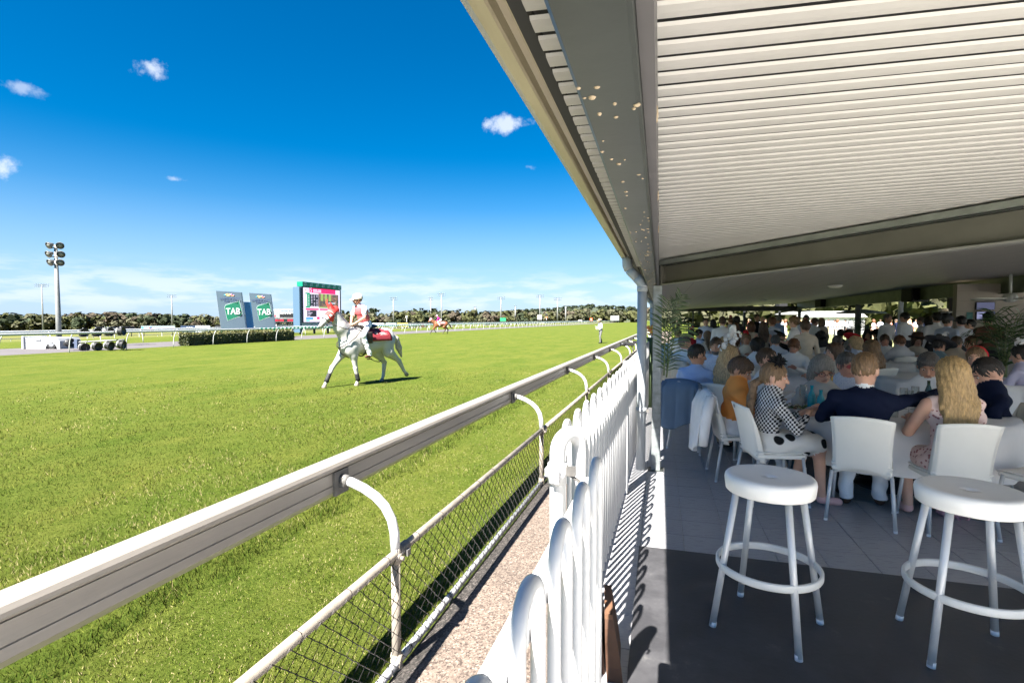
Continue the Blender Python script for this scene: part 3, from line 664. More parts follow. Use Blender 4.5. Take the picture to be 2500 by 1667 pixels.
# ---- two tall signs
emb = [(-.30, .02, .20, .03, (.05, .35, .42)), (-.16, .10, .24, .05, (.75, .35, .08)), (-.02, .02, .34, .06, (.75, .45, .12)), (.10, .13, .22, .06, (.30, .12, .30)), (.26, .06, .10, .05, (.12, .10, .28)), (.20, -.05, .30, .03, (.70, .25, .12)), (-.10, -.08, .24, .03, (.72, .55, .2))]
def tall_sign(label, pxl, pxr, pxbl, pxbr, ytl, ytr, ybot, depth, blue=False):
    base = atd((pxbl + pxbr) / 2, 780, depth); base.z = GZ
    t = thing('tall_sign', label, 'sign', base, YAW - .10); k = depth / FPX; cx = (pxbl + pxbr) / 2
    q = lambda px, py: ((px - cx) * k, (780 - py) * k + CAMH - GZ)
    (x0, z0), (x1, z1), (x2, z2), (x3, z3) = q(pxl, ytl), q(pxr, ytr), q(pxbr, ybot), q(pxbl, ybot)
    def face(u, v):   # gently bowed wing
        x = (x3 * (1 - u) + x2 * u) * (1 - v) + (x0 * (1 - u) + x1 * u) * v; z = (z3 * (1 - u) + z2 * u) * (1 - v) + (z0 * (1 - u) + z1 * u) * v
        return (x, -.14 * math.sin(PI * u), z)
    fm = M('sign_face', (0.0465, 0.0694, 0.0918), .35, var=.05, vscale=.8)
    MB().grid(face, 12, 6).build('face', fm, t)
    def back(u, v):
        p = face(1 - u, v); return (p[0], .17 + .14 * math.sin(PI * u), p[2])
    MB().grid(back, 12, 6).build('back_face', fm, t)
    b = MB()
    for (a, c) in ((0, 1), (1, 1)):
        pts = [face(a, v / 6) for v in range(7)]
        b.grid(lambda u, v, a=a: (face(a, v)[0] + (-.05 if a == 0 else .02) * math.sin(PI * u), face(a, v)[1] + .17 * u, face(a, v)[2]), 4, 6)
    b.grid(lambda u, v: (face(u, 1)[0], face(u, 1)[1] * (1 - v) + back(1 - u, 1)[1] * v, face(u, 1)[2]), 12, 1)
    b.build('edge_trim', whitepaint, t)
    P = lambda u, v, o=.012: Vector(face(u, v)) - Vector((0, o, 0))
    lg = [(.30, .60), (.34, .645), (.90, .755), (.945, .40), (.90, .37), (.36, .24)]
    w = MB(); g = MB()
    def quad(b, pts, o): b.prism([P(u, v, o) for u, v in pts], (0, .006, 0))
    def field(b, g, o):
        def fq(s_, t_):
            bl, br_, tr2, tl = (.355 - g, .235 - g), (.945 + g, .385 - g), (.90 + g, .755 + g), (.305 - g, .625 + g)
            cut = .10 * (max(0, .12 - s_) / .12) ** 2 * t_ - .10 * (max(0, s_ - .9) / .1) ** 2 * (1 - t_)
            u = (bl[0] * (1 - s_) + br_[0] * s_) * (1 - t_) + (tl[0] * (1 - s_) + tr2[0] * s_) * t_; v = (bl[1] * (1 - s_) + br_[1] * s_) * (1 - t_) + (tl[1] * (1 - s_) + tr2[1] * s_) * t_
            return P(u, v - cut * .6, o)
        b.grid(fq, 14, 6)
    field(w, .012, .012); w.build('logo_border', M('pale_border', (0.22, 0.3, 0.28), .5), t)
    field(g, 0, .022); g.build('logo_field', M('logo_green', (0.0, 0.075, 0.04), .45), t)
    wd = x1 - x0; hh = z0 - z3
    def txt(s, u, v, size, mt, sx=1, o=.03):
        me = text_mesh(s, size, mt, ext=.006); ob = link('lettering', me, t, loc=P(u, v, o + .02)); ob.rotation_euler = (PI / 2, R_(1.5), 0); ob.scale = (sx, 1, 1)
        ob.matrix_basis = ob.matrix_basis @ Matrix(((1, -.08, 0, 0), (0, 1, 0, 0), (0, 0, 1, 0), (0, 0, 0, 1)))
    txt('TAB', .635, .475, hh * .235, M('letter_white', (0.36, 0.4, 0.4), .45), .92)
    for du in (.006, -.006): txt('TAB', .635 + du, .475, hh * .235, M('letter_white'), .92, .028)
    navy = M('letter_navy', (.02, .035, .10), .5)
    txt('SUNSHINE COAST', .575, .815, hh * .062, navy, 1.12); txt('TURF CLUB', .575, .75, hh * .062, navy, 1.12)
    for (u, v, sx, sz, c) in emb:
        p = P(.575 + u * .62, .905 + v * .16, .03); MB().ball((0, 0, 0), (sx * .48, .008, sz * 1.1), 10, 6).build('emblem_stroke', M(f'ink_{c}', c, .5), t, loc=p).rotation_euler = (0, -.15, 0)
    gp_ = M('sign_post_green', (0.0124, 0.186, 0.0806), .45)
    for px in (pxbl + 1.5, pxbr - 4): 
        x = (px - cx) * k; MB().box((x, .08, (z3 + .1) / 2), (.11, .11, z3 + .15)).build('post', gp_, t)
    if blue:
        x, z = q(597, 737); x2_, z2_ = q(606, 805); x4, _ = q(601, 737); 
        MB().prism([(q(593, 737)[0], .22, z), (q(601, 737)[0], .75, z), (q(608, 805)[0], .75, z2_), (q(601, 805)[0], .22, z2_)], (.03, .03, 0)).build('side_panel', M('sign_blue', (0.062, 0.2046, 0.3844), .4), t)
tall_sign('tall slanted grey blue sign with green emblem, left of the pair', 526, 591, 537, 601.5, 710, 714, 804.5, 43.7, True)
tall_sign('tall slanted grey blue sign with green emblem, nearer the big screen', 607, 662, 617.5, 673, 715, 718.5, 803, 49.5)

# ---- hedges at the foot of the signs
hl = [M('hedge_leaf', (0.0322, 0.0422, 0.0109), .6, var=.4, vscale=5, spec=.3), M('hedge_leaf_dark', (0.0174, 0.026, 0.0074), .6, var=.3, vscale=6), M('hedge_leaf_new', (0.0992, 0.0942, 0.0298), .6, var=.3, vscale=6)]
def hedge(label, x0, x1, y0, y1, h, n):
    t = tthing('hedge', label, 'hedge', ((x0 + x1) / 2, (y0 + y1) / 2, GZ))
    dx, dy = (x1 - x0) / 2, (y1 - y0) / 2
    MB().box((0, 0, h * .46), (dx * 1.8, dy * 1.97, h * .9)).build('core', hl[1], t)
    P = np.stack([rng.uniform(-dx, dx, n), rng.uniform(-dy, dy, n), rng.uniform(0, h, n)], 1)
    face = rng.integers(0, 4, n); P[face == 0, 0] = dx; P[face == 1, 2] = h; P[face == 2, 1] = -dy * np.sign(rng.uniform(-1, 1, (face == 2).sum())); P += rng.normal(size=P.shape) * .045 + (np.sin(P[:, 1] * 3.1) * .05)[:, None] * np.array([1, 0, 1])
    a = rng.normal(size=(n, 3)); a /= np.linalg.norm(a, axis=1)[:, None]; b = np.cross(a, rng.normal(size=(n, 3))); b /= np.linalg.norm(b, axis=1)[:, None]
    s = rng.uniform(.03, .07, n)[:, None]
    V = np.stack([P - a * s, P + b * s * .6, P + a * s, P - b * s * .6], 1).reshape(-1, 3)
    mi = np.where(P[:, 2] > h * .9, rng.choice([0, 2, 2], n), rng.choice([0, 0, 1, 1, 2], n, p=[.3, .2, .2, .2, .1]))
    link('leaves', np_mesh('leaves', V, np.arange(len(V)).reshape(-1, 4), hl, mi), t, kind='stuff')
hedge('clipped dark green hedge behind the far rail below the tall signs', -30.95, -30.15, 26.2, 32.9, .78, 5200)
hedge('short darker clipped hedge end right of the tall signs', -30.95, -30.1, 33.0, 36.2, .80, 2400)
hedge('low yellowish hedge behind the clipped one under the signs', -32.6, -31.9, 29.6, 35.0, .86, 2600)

# ---- the big screen
A, B = atd(739, 780, 61), atd(833.5, 780, 68.5); dv = B - A; LS = Vector((dv.x, dv.y, 0)).length
scr = thing('big_screen', 'large video screen with green header showing race odds in red and white', 'screen', (A.x, A.y, GZ), math.atan2(dv.y, dv.x))
zz = lambda y: CAMH + (780 - y) / FPX * 61 - GZ
MB().box((LS / 2, .4, (zz(700) + zz(787)) / 2), (LS + .12, .7, zz(700) - zz(787)), bev=.02).build('casing', M('screen_casing', (.02, .025, .05), .5), scr)
MB().box((LS / 2, .33, (zz(687.5) + zz(699.5)) / 2), (LS, .8, zz(687.5) - zz(699.5)), bev=.02).build('header', M('header_green', (0.0, 0.1674, 0.1054), .45), scr)
for i in range(7):
    x = LS * (.055 + .148 * i); zc = (zz(687.5) + zz(699.5)) / 2; w = LS * .034; e = .20
    MB().prism([(x - w, -.09, zc - e * 1.1), (x - w, -.09, zc + e * .6), (x + w, -.09, zc + e * 1.2), (x + w, -.09, zc - e * .5)], (0, .02, 0)).build('header_mark', M('mark_pale', (0.21, 0.372, 0.372), .5), scr)
    me = text_mesh('TAB', .17, M('header_green')); o = link('lettering', me, scr, loc=(x, -.097, zc)); o.rotation_euler = (PI / 2, 0, 0)
SX = lambda u: LS * (.03 + .94 * u); SZ = lambda v: zz(786) + (zz(701.5) - zz(786)) * v
def led(name, c=(1, 1, 1), s=1.0): return MATS.get(name) or M(name, tuple(x * .5 for x in c), .6, emit=c, estr=s * .45)
def sr(name, u0, u1, v0, v1, mt, d): MB().box(((SX(u0) + SX(u1)) / 2, .045 - d * .006, (SZ(v0) + SZ(v1)) / 2), (SX(u1) - SX(u0), .012, SZ(v1) - SZ(v0))).build(name, mt, scr)
lw, lr_, lg, ld = led('led_white', (.62, .55, .70), .55), led('led_red', (.75, .015, .10), .7), led('led_green', (.0, .22, .10), .6), led('led_dark', (.02, .02, .028), .5)
sr('display', 0, 1, 0, 1, lw, 0)
sr('banner', .155, .87, .865, 1.0, lr_, 1)
sr('odds_column', .055, .165, .42, .855, lg, 1); sr('number_column', .06, .09, .46, .82, lw, 2)
sr('odds_table', .165, .385, .46, .82, ld, 1)
sr('subheading', .055, .39, .355, .40, lr_, 1); sr('subheading', .42, .98, .355, .40, lr_, 1)
sr('result_table', .09, .33, .155, .345, ld, 1)
sr('footer_bar', .06, .24, .075, .13, led('led_blue', (.02, .20, .65), .7), 1); sr('footer_bar', .34, .41, .08, .15, lr_, 1); sr('footer_bar', .06, .15, .02, .06, led('led_sky', (.05, .45, .8), .7), 1); sr('footer_bar', .86, .96, .10, .16, led('led_blue'), 1)
pic = led('led_picture', (.1, .12, .1), .6); nd, lk, bs = nodes_of(pic); t = nd.new('ShaderNodeTexCoord')
pc = _ramp(nd, lk, _noise(nd, lk, t.outputs['Object'], 2.2, 6, .7), [(.3, (.01, .015, .05)), (.45, (.05, .06, .05)), (.58, (.25, .10, .06)), (.75, (.42, .45, .5))])
lk.new(pc, bs.inputs['Emission Color'])
sr('race_picture', .39, .955, .42, .855, pic, 1)
for i, u in enumerate((.45, .56, .67)): sr('picture_field', u, u + .065, .64, .85, led('led_grass', (.22, .30, .09), .6), 2)
sr('picture_field', .39, .955, .42, .46, led('led_grass'), 2)
sr('picture_field', .585, .635, .56, .70, led('led_coat', (.6, .14, .08), .6), 3); sr('picture_field', .66, .86, .56, .60, led('led_gate', (.35, .38, .42), .6), 3)
for r in range(8):
    for c in range(3):
        if (r * 3 + c) % 7 != 3: sr('odds_figure', .195 + c * .068, .225 + c * .068, .477 + r * .043, .492 + r * .043, lw, 3)
    sr('odds_figure', .12, .145, .477 + r * .043, .492 + r * .043, lw, 3)
for r in range(4): sr('result_line', .11, .11 + .05 + .03 * ((r * 7) % 3), .175 + r * .045, .19 + r * .045, lw, 3)
for s, u, v, sz in (('5', .195, .935, .75), ('SC', .06, .935, .3), ('2', .115, .92, .5)):
    me = text_mesh(s, sz, lw if s == '5' else lr_); o = link('lettering', me, scr, loc=(SX(u), .02, SZ(v))); o.rotation_euler = (PI / 2, 0, 0)
for u0, u1, v in ((.25, .36, .955), (.38, .46, .955), (.25, .46, .905)): sr('banner_line', u0, u1, v - .014, v + .016, lw, 3)
MB().box((LS / 2, .25, (zz(788) + zz(804)) / 2), (LS, .3, zz(788) - zz(804)), bev=.01).build('name_board', M('name_board', (0.2604, 0.3224, 0.3844), .5), scr)
me = text_mesh('Coast', .62, M('name_ink', (.03, .04, .07), .5)); o = link('lettering', me, scr, loc=(LS * .30, .09, (zz(788) + zz(804)) / 2 - .02)); o.rotation_euler = (PI / 2, 0, 0)
for u in (.02, .35, .7, .98): MB().box((LS * u, .45, zz(804) / 2), (.2, .2, zz(804) + .4)).build('leg', dark, scr)
MB().box((-.28, .5, (zz(701) + zz(812)) / 2), (.34, .9, zz(701) - zz(812)), bev=.02).build('side_tower', M('tower_blue', (0.062, 0.1116, 0.1736), .4), scr)
MB().box((-.05, .45, (zz(703) + zz(812)) / 2), (.10, .6, zz(703) - zz(812))).build('tower_edge', dark, scr)
# ---- old tote board left of the screen
A, B = atd(664, 780, 62), atd(737, 780, 61); dv = B - A; LT = Vector((dv.x, dv.y, 0)).length
tote = thing('tote_board', 'dark race results board with red lamps between sign and screen', 'scoreboard', (A.x, A.y, GZ), math.atan2(dv.y, dv.x))
zt_ = lambda y: CAMH + (780 - y) / FPX * 61.5 - GZ
MB().box((LT / 2, .3, (zt_(754.5) + zt_(763)) / 2), (LT, .2, zt_(754.5) - zt_(763)), bev=.01).build('sponsor_strip', M('strip_grey', (0.2232, 0.2666, 0.2976), .5), tote)
me = text_mesh('Across Insulation', .33, M('name_ink')); o = link('lettering', me, tote, loc=(LT * .56, .19, (zt_(754.5) + zt_(763)) / 2)); o.rotation_euler = (PI / 2, 0, 0)
MB().box((LT / 2, .32, (zt_(764) + zt_(776)) / 2), (LT, .25, zt_(764) - zt_(776)), bev=.01).build('upper_panel', M('tote_frame', (.18, .19, .20), .5), tote)
MB().box((LT / 2, .32, (zt_(777) + zt_(786.5)) / 2), (LT, .25, zt_(777) - zt_(786.5)), bev=.01).build('lower_panel', M('tote_frame'), tote)
MB().box((LT * .52, .188, (zt_(765.5) + zt_(774.5)) / 2), (LT * .58, .02, zt_(765.5) - zt_(774.5))).build('dark_window', M('tote_black', (.01, .01, .012), .4), tote)
MB().box((LT * .90, .188, (zt_(765.5) + zt_(774.5)) / 2), (LT * .18, .02, zt_(765.5) - zt_(774.5))).build('dark_window', M('tote_black'), tote)
MB().box((LT * .5, .188, (zt_(778) + zt_(785.5)) / 2), (LT * .96, .02, zt_(778) - zt_(785.5))).build('dark_window', M('tote_black'), tote)
redl = led('led_tote', (.55, .01, .03), .6)
for u0, u1, ya, yb in ((.82, .86, 769, 773), (.87, .91, 769, 773), (.92, .96, 769, 773), (.08, .11, 779.5, 784), (.12, .15, 779.5, 784), (.18, .20, 781, 783), (.23, .26, 779.5, 784), (.27, .30, 779.5, 784), (.31, .35, 779.5, 784), (.50, .54, 779.5, 784), (.55, .58, 779.5, 784), (.59, .63, 779.5, 784), (.64, .67, 779.5, 784), (.70, .74, 779.5, 784), (.75, .78, 779.5, 784), (.79, .84, 779.5, 784), (.06, .09, 769, 773)):
    MB().box((LT * (u0 + u1) / 2, .17, (zt_(ya) + zt_(yb)) / 2), (LT * (u1 - u0), .015, zt_(ya) - zt_(yb))).build('lit_figure', redl, tote)
for u in (.28, .34, .42, .50, .58, .86): MB().box((LT * u, .17, zt_(766.3)), (.14, .012, .06)).build('column_mark', M('tote_mark', (.5, .5, .5), .5), tote)
for u in (.10, .42, .62, .92): MB().box((LT * u, .4, zt_(787) / 2), (.14, .14, zt_(787) + .6)).build('leg', dark, tote)
# ================================================================== BODIES: smooth blended volumes turned into one continuous skin
def v3(*a): return np.array(a, np.float64)
def nrm(a): return a / (np.linalg.norm(a) + 1e-9)
class Body:
    def __init__(s, k=.03): s.p = []; s.k = k
    def cone(s, a, b, ra, rb, mi, op='+', k=None): s.p.append(('c', np.asarray(a, float), np.asarray(b, float), ra, rb, mi, op, k)); return s
    def ell(s, c, r, mi, rot=None, op='+', k=None): s.p.append(('e', np.asarray(c, float), np.asarray(r, float), rot, None, mi, op, k)); return s
    def plane(s, pt, n, mi=None): s.p.append(('p', np.asarray(pt, float), nrm(np.asarray(n, float)), None, None, mi, '-', None)); return s   # cuts away the side n points to
    def bounds(s):
        lo, hi = np.full(3, 1e9), np.full(3, -1e9)
        for t in s.p:
            if t[6] != '+': continue
            if t[0] == 'c':
                for q, r in ((t[1], t[3]), (t[2], t[4])): lo = np.minimum(lo, q - r); hi = np.maximum(hi, q + r)
            elif t[0] == 'e':
                r = t[2] if t[3] is None else np.full(3, t[2].max()); lo = np.minimum(lo, t[1] - r); hi = np.maximum(hi, t[1] + r)
        return lo, hi
    def mesh(s, name, res, mats):
        lo, hi = s.bounds(); pad = res * 3 + s.k * .5; lo = lo - pad; hi = hi + pad
        n = np.ceil((hi - lo) / res).astype(int) + 1
        ax = [lo[i] + res * np.arange(n[i]) for i in range(3)]
        D = np.full(n, 9.0, np.float32); I = np.zeros(n, np.int8); Dm = np.full(n, 9.0, np.float32)
        for (ty, a, b, r0, r1, mi, op, kk) in s.p:
            k = s.k if kk is None else kk
            if ty == 'c': l2, h2 = np.minimum(a - r0, b - r1), np.maximum(a + r0, b + r1)
            elif ty == 'e': rr = b if r0 is None else np.full(3, b.max()); l2, h2 = a - rr, a + rr
            else: l2, h2 = lo, hi
            m_ = max(.06, k * 1.5) if op == '+' else 2 * res
            i0 = np.maximum(0, np.floor((l2 - m_ - lo) / res).astype(int)); i1 = np.minimum(n, np.ceil((h2 + m_ - lo) / res).astype(int) + 1)
            if (i1 <= i0).any(): continue
            sl = tuple(slice(i0[i], i1[i]) for i in range(3))
            X, Y, Z = np.meshgrid(ax[0][sl[0]], ax[1][sl[1]], ax[2][sl[2]], indexing='ij')
            if ty == 'c':
                ba = b - a; L2 = (ba ** 2).sum() + 1e-9
                px, py, pz = X - a[0], Y - a[1], Z - a[2]
                t = np.clip((px * ba[0] + py * ba[1] + pz * ba[2]) / L2, 0, 1)
                d = np.sqrt((px - t * ba[0]) ** 2 + (py - t * ba[1]) ** 2 + (pz - t * ba[2]) ** 2) - (r0 + t * (r1 - r0))
            elif ty == 'e':
                px, py, pz = X - a[0], Y - a[1], Z - a[2]
                if r0 is not None:
                    Rm = r0; px, py, pz = (px * Rm[0, 0] + py * Rm[1, 0] + pz * Rm[2, 0], px * Rm[0, 1] + py * Rm[1, 1] + pz * Rm[2, 1], px * Rm[0, 2] + py * Rm[1, 2] + pz * Rm[2, 2])
                k0 = np.sqrt((px / b[0]) ** 2 + (py / b[1]) ** 2 + (pz / b[2]) ** 2); k1 = np.sqrt((px / b[0] ** 2) ** 2 + (py / b[1] ** 2) ** 2 + (pz / b[2] ** 2) ** 2) + 1e-9
                d = k0 * (k0 - 1) / k1
            else: d = -((X - a[0]) * b[0] + (Y - a[1]) * b[1] + (Z - a[2]) * b[2])
            d = d.astype(np.float32); O = D[sl]
            if op == '+':
                h = np.clip(.5 + .5 * (O - d) / max(k, 1e-6), 0, 1); D[sl] = O + (d - O) * h - k * h * (1 - h)
                c = d < Dm[sl]; I[sl] = np.where(c, mi, I[sl]); Dm[sl] = np.minimum(Dm[sl], d)
            elif op == '-': D[sl] = np.maximum(O, -d)
            elif op == 'm': I[sl] = np.where(d < 0, mi, I[sl])        # recolour only
        return surface_nets(name, D, I, lo, res, mats, s.disp)
    disp = None
def surface_nets(name, D, I, lo, res, mats, disp=None):
    S = D < 0
    n = np.array(D.shape) - 1
    c = [S[i:i + n[0], j:j + n[1], k:k + n[2]] for i in (0, 1) for j in (0, 1) for k in (0, 1)]
    cnt = sum(x.astype(np.int8) for x in c); act = (cnt > 0) & (cnt < 8)
    idx = np.argwhere(act); N = len(idx)
    ids = np.full(act.shape, -1, np.int32); ids[act] = np.arange(N)
    acc = np.zeros((N, 3)); w = np.zeros(N)
    g = lambda o: D[idx[:, 0] + o[0], idx[:, 1] + o[1], idx[:, 2] + o[2]]
    for o in [(0, 0, 0), (0, 1, 0), (0, 0, 1), (0, 1, 1)]:
        for ax in range(3):
            a = list(np.roll(o, ax)); b = a.copy(); b[ax] = 1; a[ax] = 0
            da, db = g(a), g(b); x = (da < 0) != (db < 0); t = np.where(x, da / np.where(x, da - db, 1), 0)
            p = np.tile(np.array(a, float), (N, 1)); p[:, ax] = t
            acc[x] += p[x]; w[x] += 1
    V = lo + (idx + acc / np.maximum(w, 1)[:, None]) * res
    if disp is not None:
        G_ = np.stack([g((1, 0, 0)) - g((0, 0, 0)), g((0, 1, 0)) - g((0, 0, 0)), g((0, 0, 1)) - g((0, 0, 0))], 1); G_ /= (np.linalg.norm(G_, axis=1)[:, None] + 1e-9)
        V = V + G_ * disp(V, I[idx[:, 0], idx[:, 1], idx[:, 2]])[:, None]
    Fs = []; mi = []
    for ax in range(3):
        b1, b2 = (ax + 1) % 3, (ax + 2) % 3
        sa = [slice(0, -1) if i == ax else slice(1, -1) for i in range(3)]; sb = [slice(1, None) if i == ax else slice(1, -1) for i in range(3)]
        A, B = S[tuple(sa)], S[tuple(sb)]; e = np.argwhere(A != B)
        if not len(e): continue
        fl = A[A != B]; e = e.copy(); e[:, b1] += 1; e[:, b2] += 1
        def cell(d1, d2):
            q = e.copy(); q[:, b1] -= d1; q[:, b2] -= d2; return ids[q[:, 0], q[:, 1], q[:, 2]]
        q = np.stack([cell(1, 1), cell(0, 1), cell(0, 0), cell(1, 0)], 1)
        q[~fl] = q[~fl][:, ::-1]; Fs.append(q); mi.append(I[e[:, 0], e[:, 1], e[:, 2]])
    F_ = np.concatenate(Fs); mi = np.concatenate(mi); ok = (F_ >= 0).all(1)
    return np_mesh(name, V, F_[ok], mats, mi[ok], smooth=True)
def rot_to(fwd, up=(0, 0, 1)):
    """columns: right, forward, up"""
    f = nrm(np.asarray(fwd, float)); r = nrm(np.cross(f, np.asarray(up, float))); u = np.cross(r, f)
    return np.stack([r, f, u], 1)

def add_hand(b, wr, d, side, mi, palm_n=(0, 0, -1), curl=.6, s=1.0):
    """palm and five unequal bent fingers, growing from the wrist along d"""
    d = nrm(np.asarray(d, float)); pn = np.asarray(palm_n, float); pn = nrm(pn - d * pn.dot(d)); sd = np.cross(d, pn) * side
    pc = wr + d * .045 * s
    b.tube([wr - d * .015 * s, wr + d * .02 * s, pc + d * .035 * s], [.024 * s, .034 * s, .032 * s], 7, mi)
    for i, (o, L) in enumerate(((-.027, .070), (-.009, .078), (.009, .073), (.026, .058))):
        p = pc + d * .03 * s + sd * o * s; q = p + (d * math.cos(curl * .5) + pn * math.sin(curl * .5)) * L * .45 * s
        r = q + (d * math.cos(curl * 1.3) + pn * math.sin(curl * 1.3)) * L * .32 * s; e = r + (d * math.cos(curl * 2) + pn * math.sin(curl * 2)) * L * .25 * s
        b.tube([p, q, r, e], [.0095 * s, .0088 * s, .0078 * s, .006 * s], 5, mi)
    p = wr + d * .02 * s - sd * .028 * s; q = p + (d * .6 - sd * .75) * .035 * s; e = q + (d * .85 + pn * .4) * .032 * s
    b.tube([p, q, e], [.012 * s, .0105 * s, .008 * s], 5, mi)

SKIN = {'light': M('skin_light', (.62, .36, .26), .5, var=.06, vscale=12, sss=.12), 'tan': M('skin_tan', (.50, .27, .18), .5, var=.08, vscale=12, sss=.1), 'red': M('skin_ruddy', (.58, .29, .21), .5, var=.08, vscale=10, sss=.12)}
def hair_mat(n, c): return M('hair_' + n, c, .42, var=.45, vscale=22, stretch=(5, 5, .8), bump=.5, bscale=70, spec=.5)
HAIR = {'brown': hair_mat('brown', (.075, .045, .028)), 'dark': hair_mat('dark', (.018, .014, .012)), 'blonde': hair_mat('blonde', (.50, .35, .19)), 'grey': hair_mat('grey', (.20, .19, .18)), 'lightbrown': hair_mat('lightbrown', (.19, .115, .06)), 'auburn': hair_mat('auburn', (.13, .055, .025)), 'salt': hair_mat('salt', (.10, .09, .085)), 'honey': hair_mat('honey', (.44, .29, .13))}
def cloth(name, c, **k): return M('cloth_' + name, c, k.pop('rough', .8), bump=k.pop('bump', .35), bscale=k.pop('bscale', 14), spec=.15, var=k.pop('var', .06), vscale=5, **k)
CL = {}
def CLOTH(n):
    if n in CL: return CL[n]
    tab = {'white': (.80, .80, .81), 'navy': (.007, .011, .032), 'orange': (.80, .30, .075), 'lightblue': (.36, .48, .74), 'paleblue': (.55, .62, .76), 'grey': (.38, .38, .37), 'cream': (.62, .55, .45), 'beige': (.50, .42, .33), 'black': (.015, .015, .017), 'red': (.55, .03, .04), 'pink': (.70, .42, .40), 'coral': (.72, .28, .20), 'sage': (.22, .28, .27), 'charcoal': (.06, .06, .066), 'brown': (.09, .045, .03), 'lilac': (.52, .50, .66), 'tealgrey': (.16, .24, .28), 'stripe': (.55, .56, .60), 'denim': (.13, .19, .28), 'maroon': (.22, .03, .04), 'khaki': (.34, .29, .20), 'greytrouser': (.13, .13, .135), 'magenta': (.45, .03, .22), 'roan': (.5, .12, .12)}
    if n == 'houndstooth':
        m = M('cloth_houndstooth', (.5, .5, .5), .8); nd, lk, bs = nodes_of(m); t = nd.new('ShaderNodeTexCoord'); ck = nd.new('ShaderNodeTexChecker'); ck.inputs['Scale'].default_value = 52
        sx = nd.new('ShaderNodeSeparateXYZ'); cb = nd.new('ShaderNodeCombineXYZ'); ad = nd.new('ShaderNodeMath'); ad.operation = 'MULTIPLY_ADD'; lk.new(t.outputs['Object'], sx.inputs[0]); lk.new(sx.outputs[0], ad.inputs[0]); ad.inputs[1].default_value = .8; lk.new(sx.outputs[1], ad.inputs[2])
        lk.new(ad.outputs[0], cb.inputs[0]); lk.new(sx.outputs[2], cb.inputs[1]); cb.inputs[2].default_value = .005; lk.new(cb.outputs[0], ck.inputs['Vector'])
        ck.inputs['Color1'].default_value = (.62, .62, .62, 1); ck.inputs['Color2'].default_value = (.012, .012, .018, 1); lk.new(ck.outputs['Color'], bs.inputs['Base Color'])
    elif n in ('polka', 'dotted', 'floral', 'lace', 'check'):
        base, dot, sc, th, rr = {'polka': ((.74, .72, .68), (.012, .012, .012), 7.5, .33, 0), 'dotted': ((.60, .55, .48), (.10, .09, .09), 22, .12, 0), 'floral': ((.74, .56, .52), (.35, .14, .14), 30, .30, 1), 'lace': ((.76, .76, .77), (.50, .50, .53), 60, .3, 0), 'check': ((.52, .58, .70), (.38, .44, .60), 60, .34, 0)}[n]
        m = M('cloth_' + n, base, .8, spec=.2); nd, lk, bs = nodes_of(m); t = nd.new('ShaderNodeTexCoord'); vo = nd.new('ShaderNodeTexVoronoi'); vo.inputs['Scale'].default_value = sc; vo.inputs['Randomness'].default_value = .45 if not rr else 1
        lk.new(t.outputs['Object'], vo.inputs['Vector']); lk.new(_ramp(nd, lk, vo.outputs['Distance'], [(max(.01, th - .03), dot), (th + .02, base)]), bs.inputs['Base Color'])
    else: m = cloth(n, tab[n])
    CL[n] = m; return m

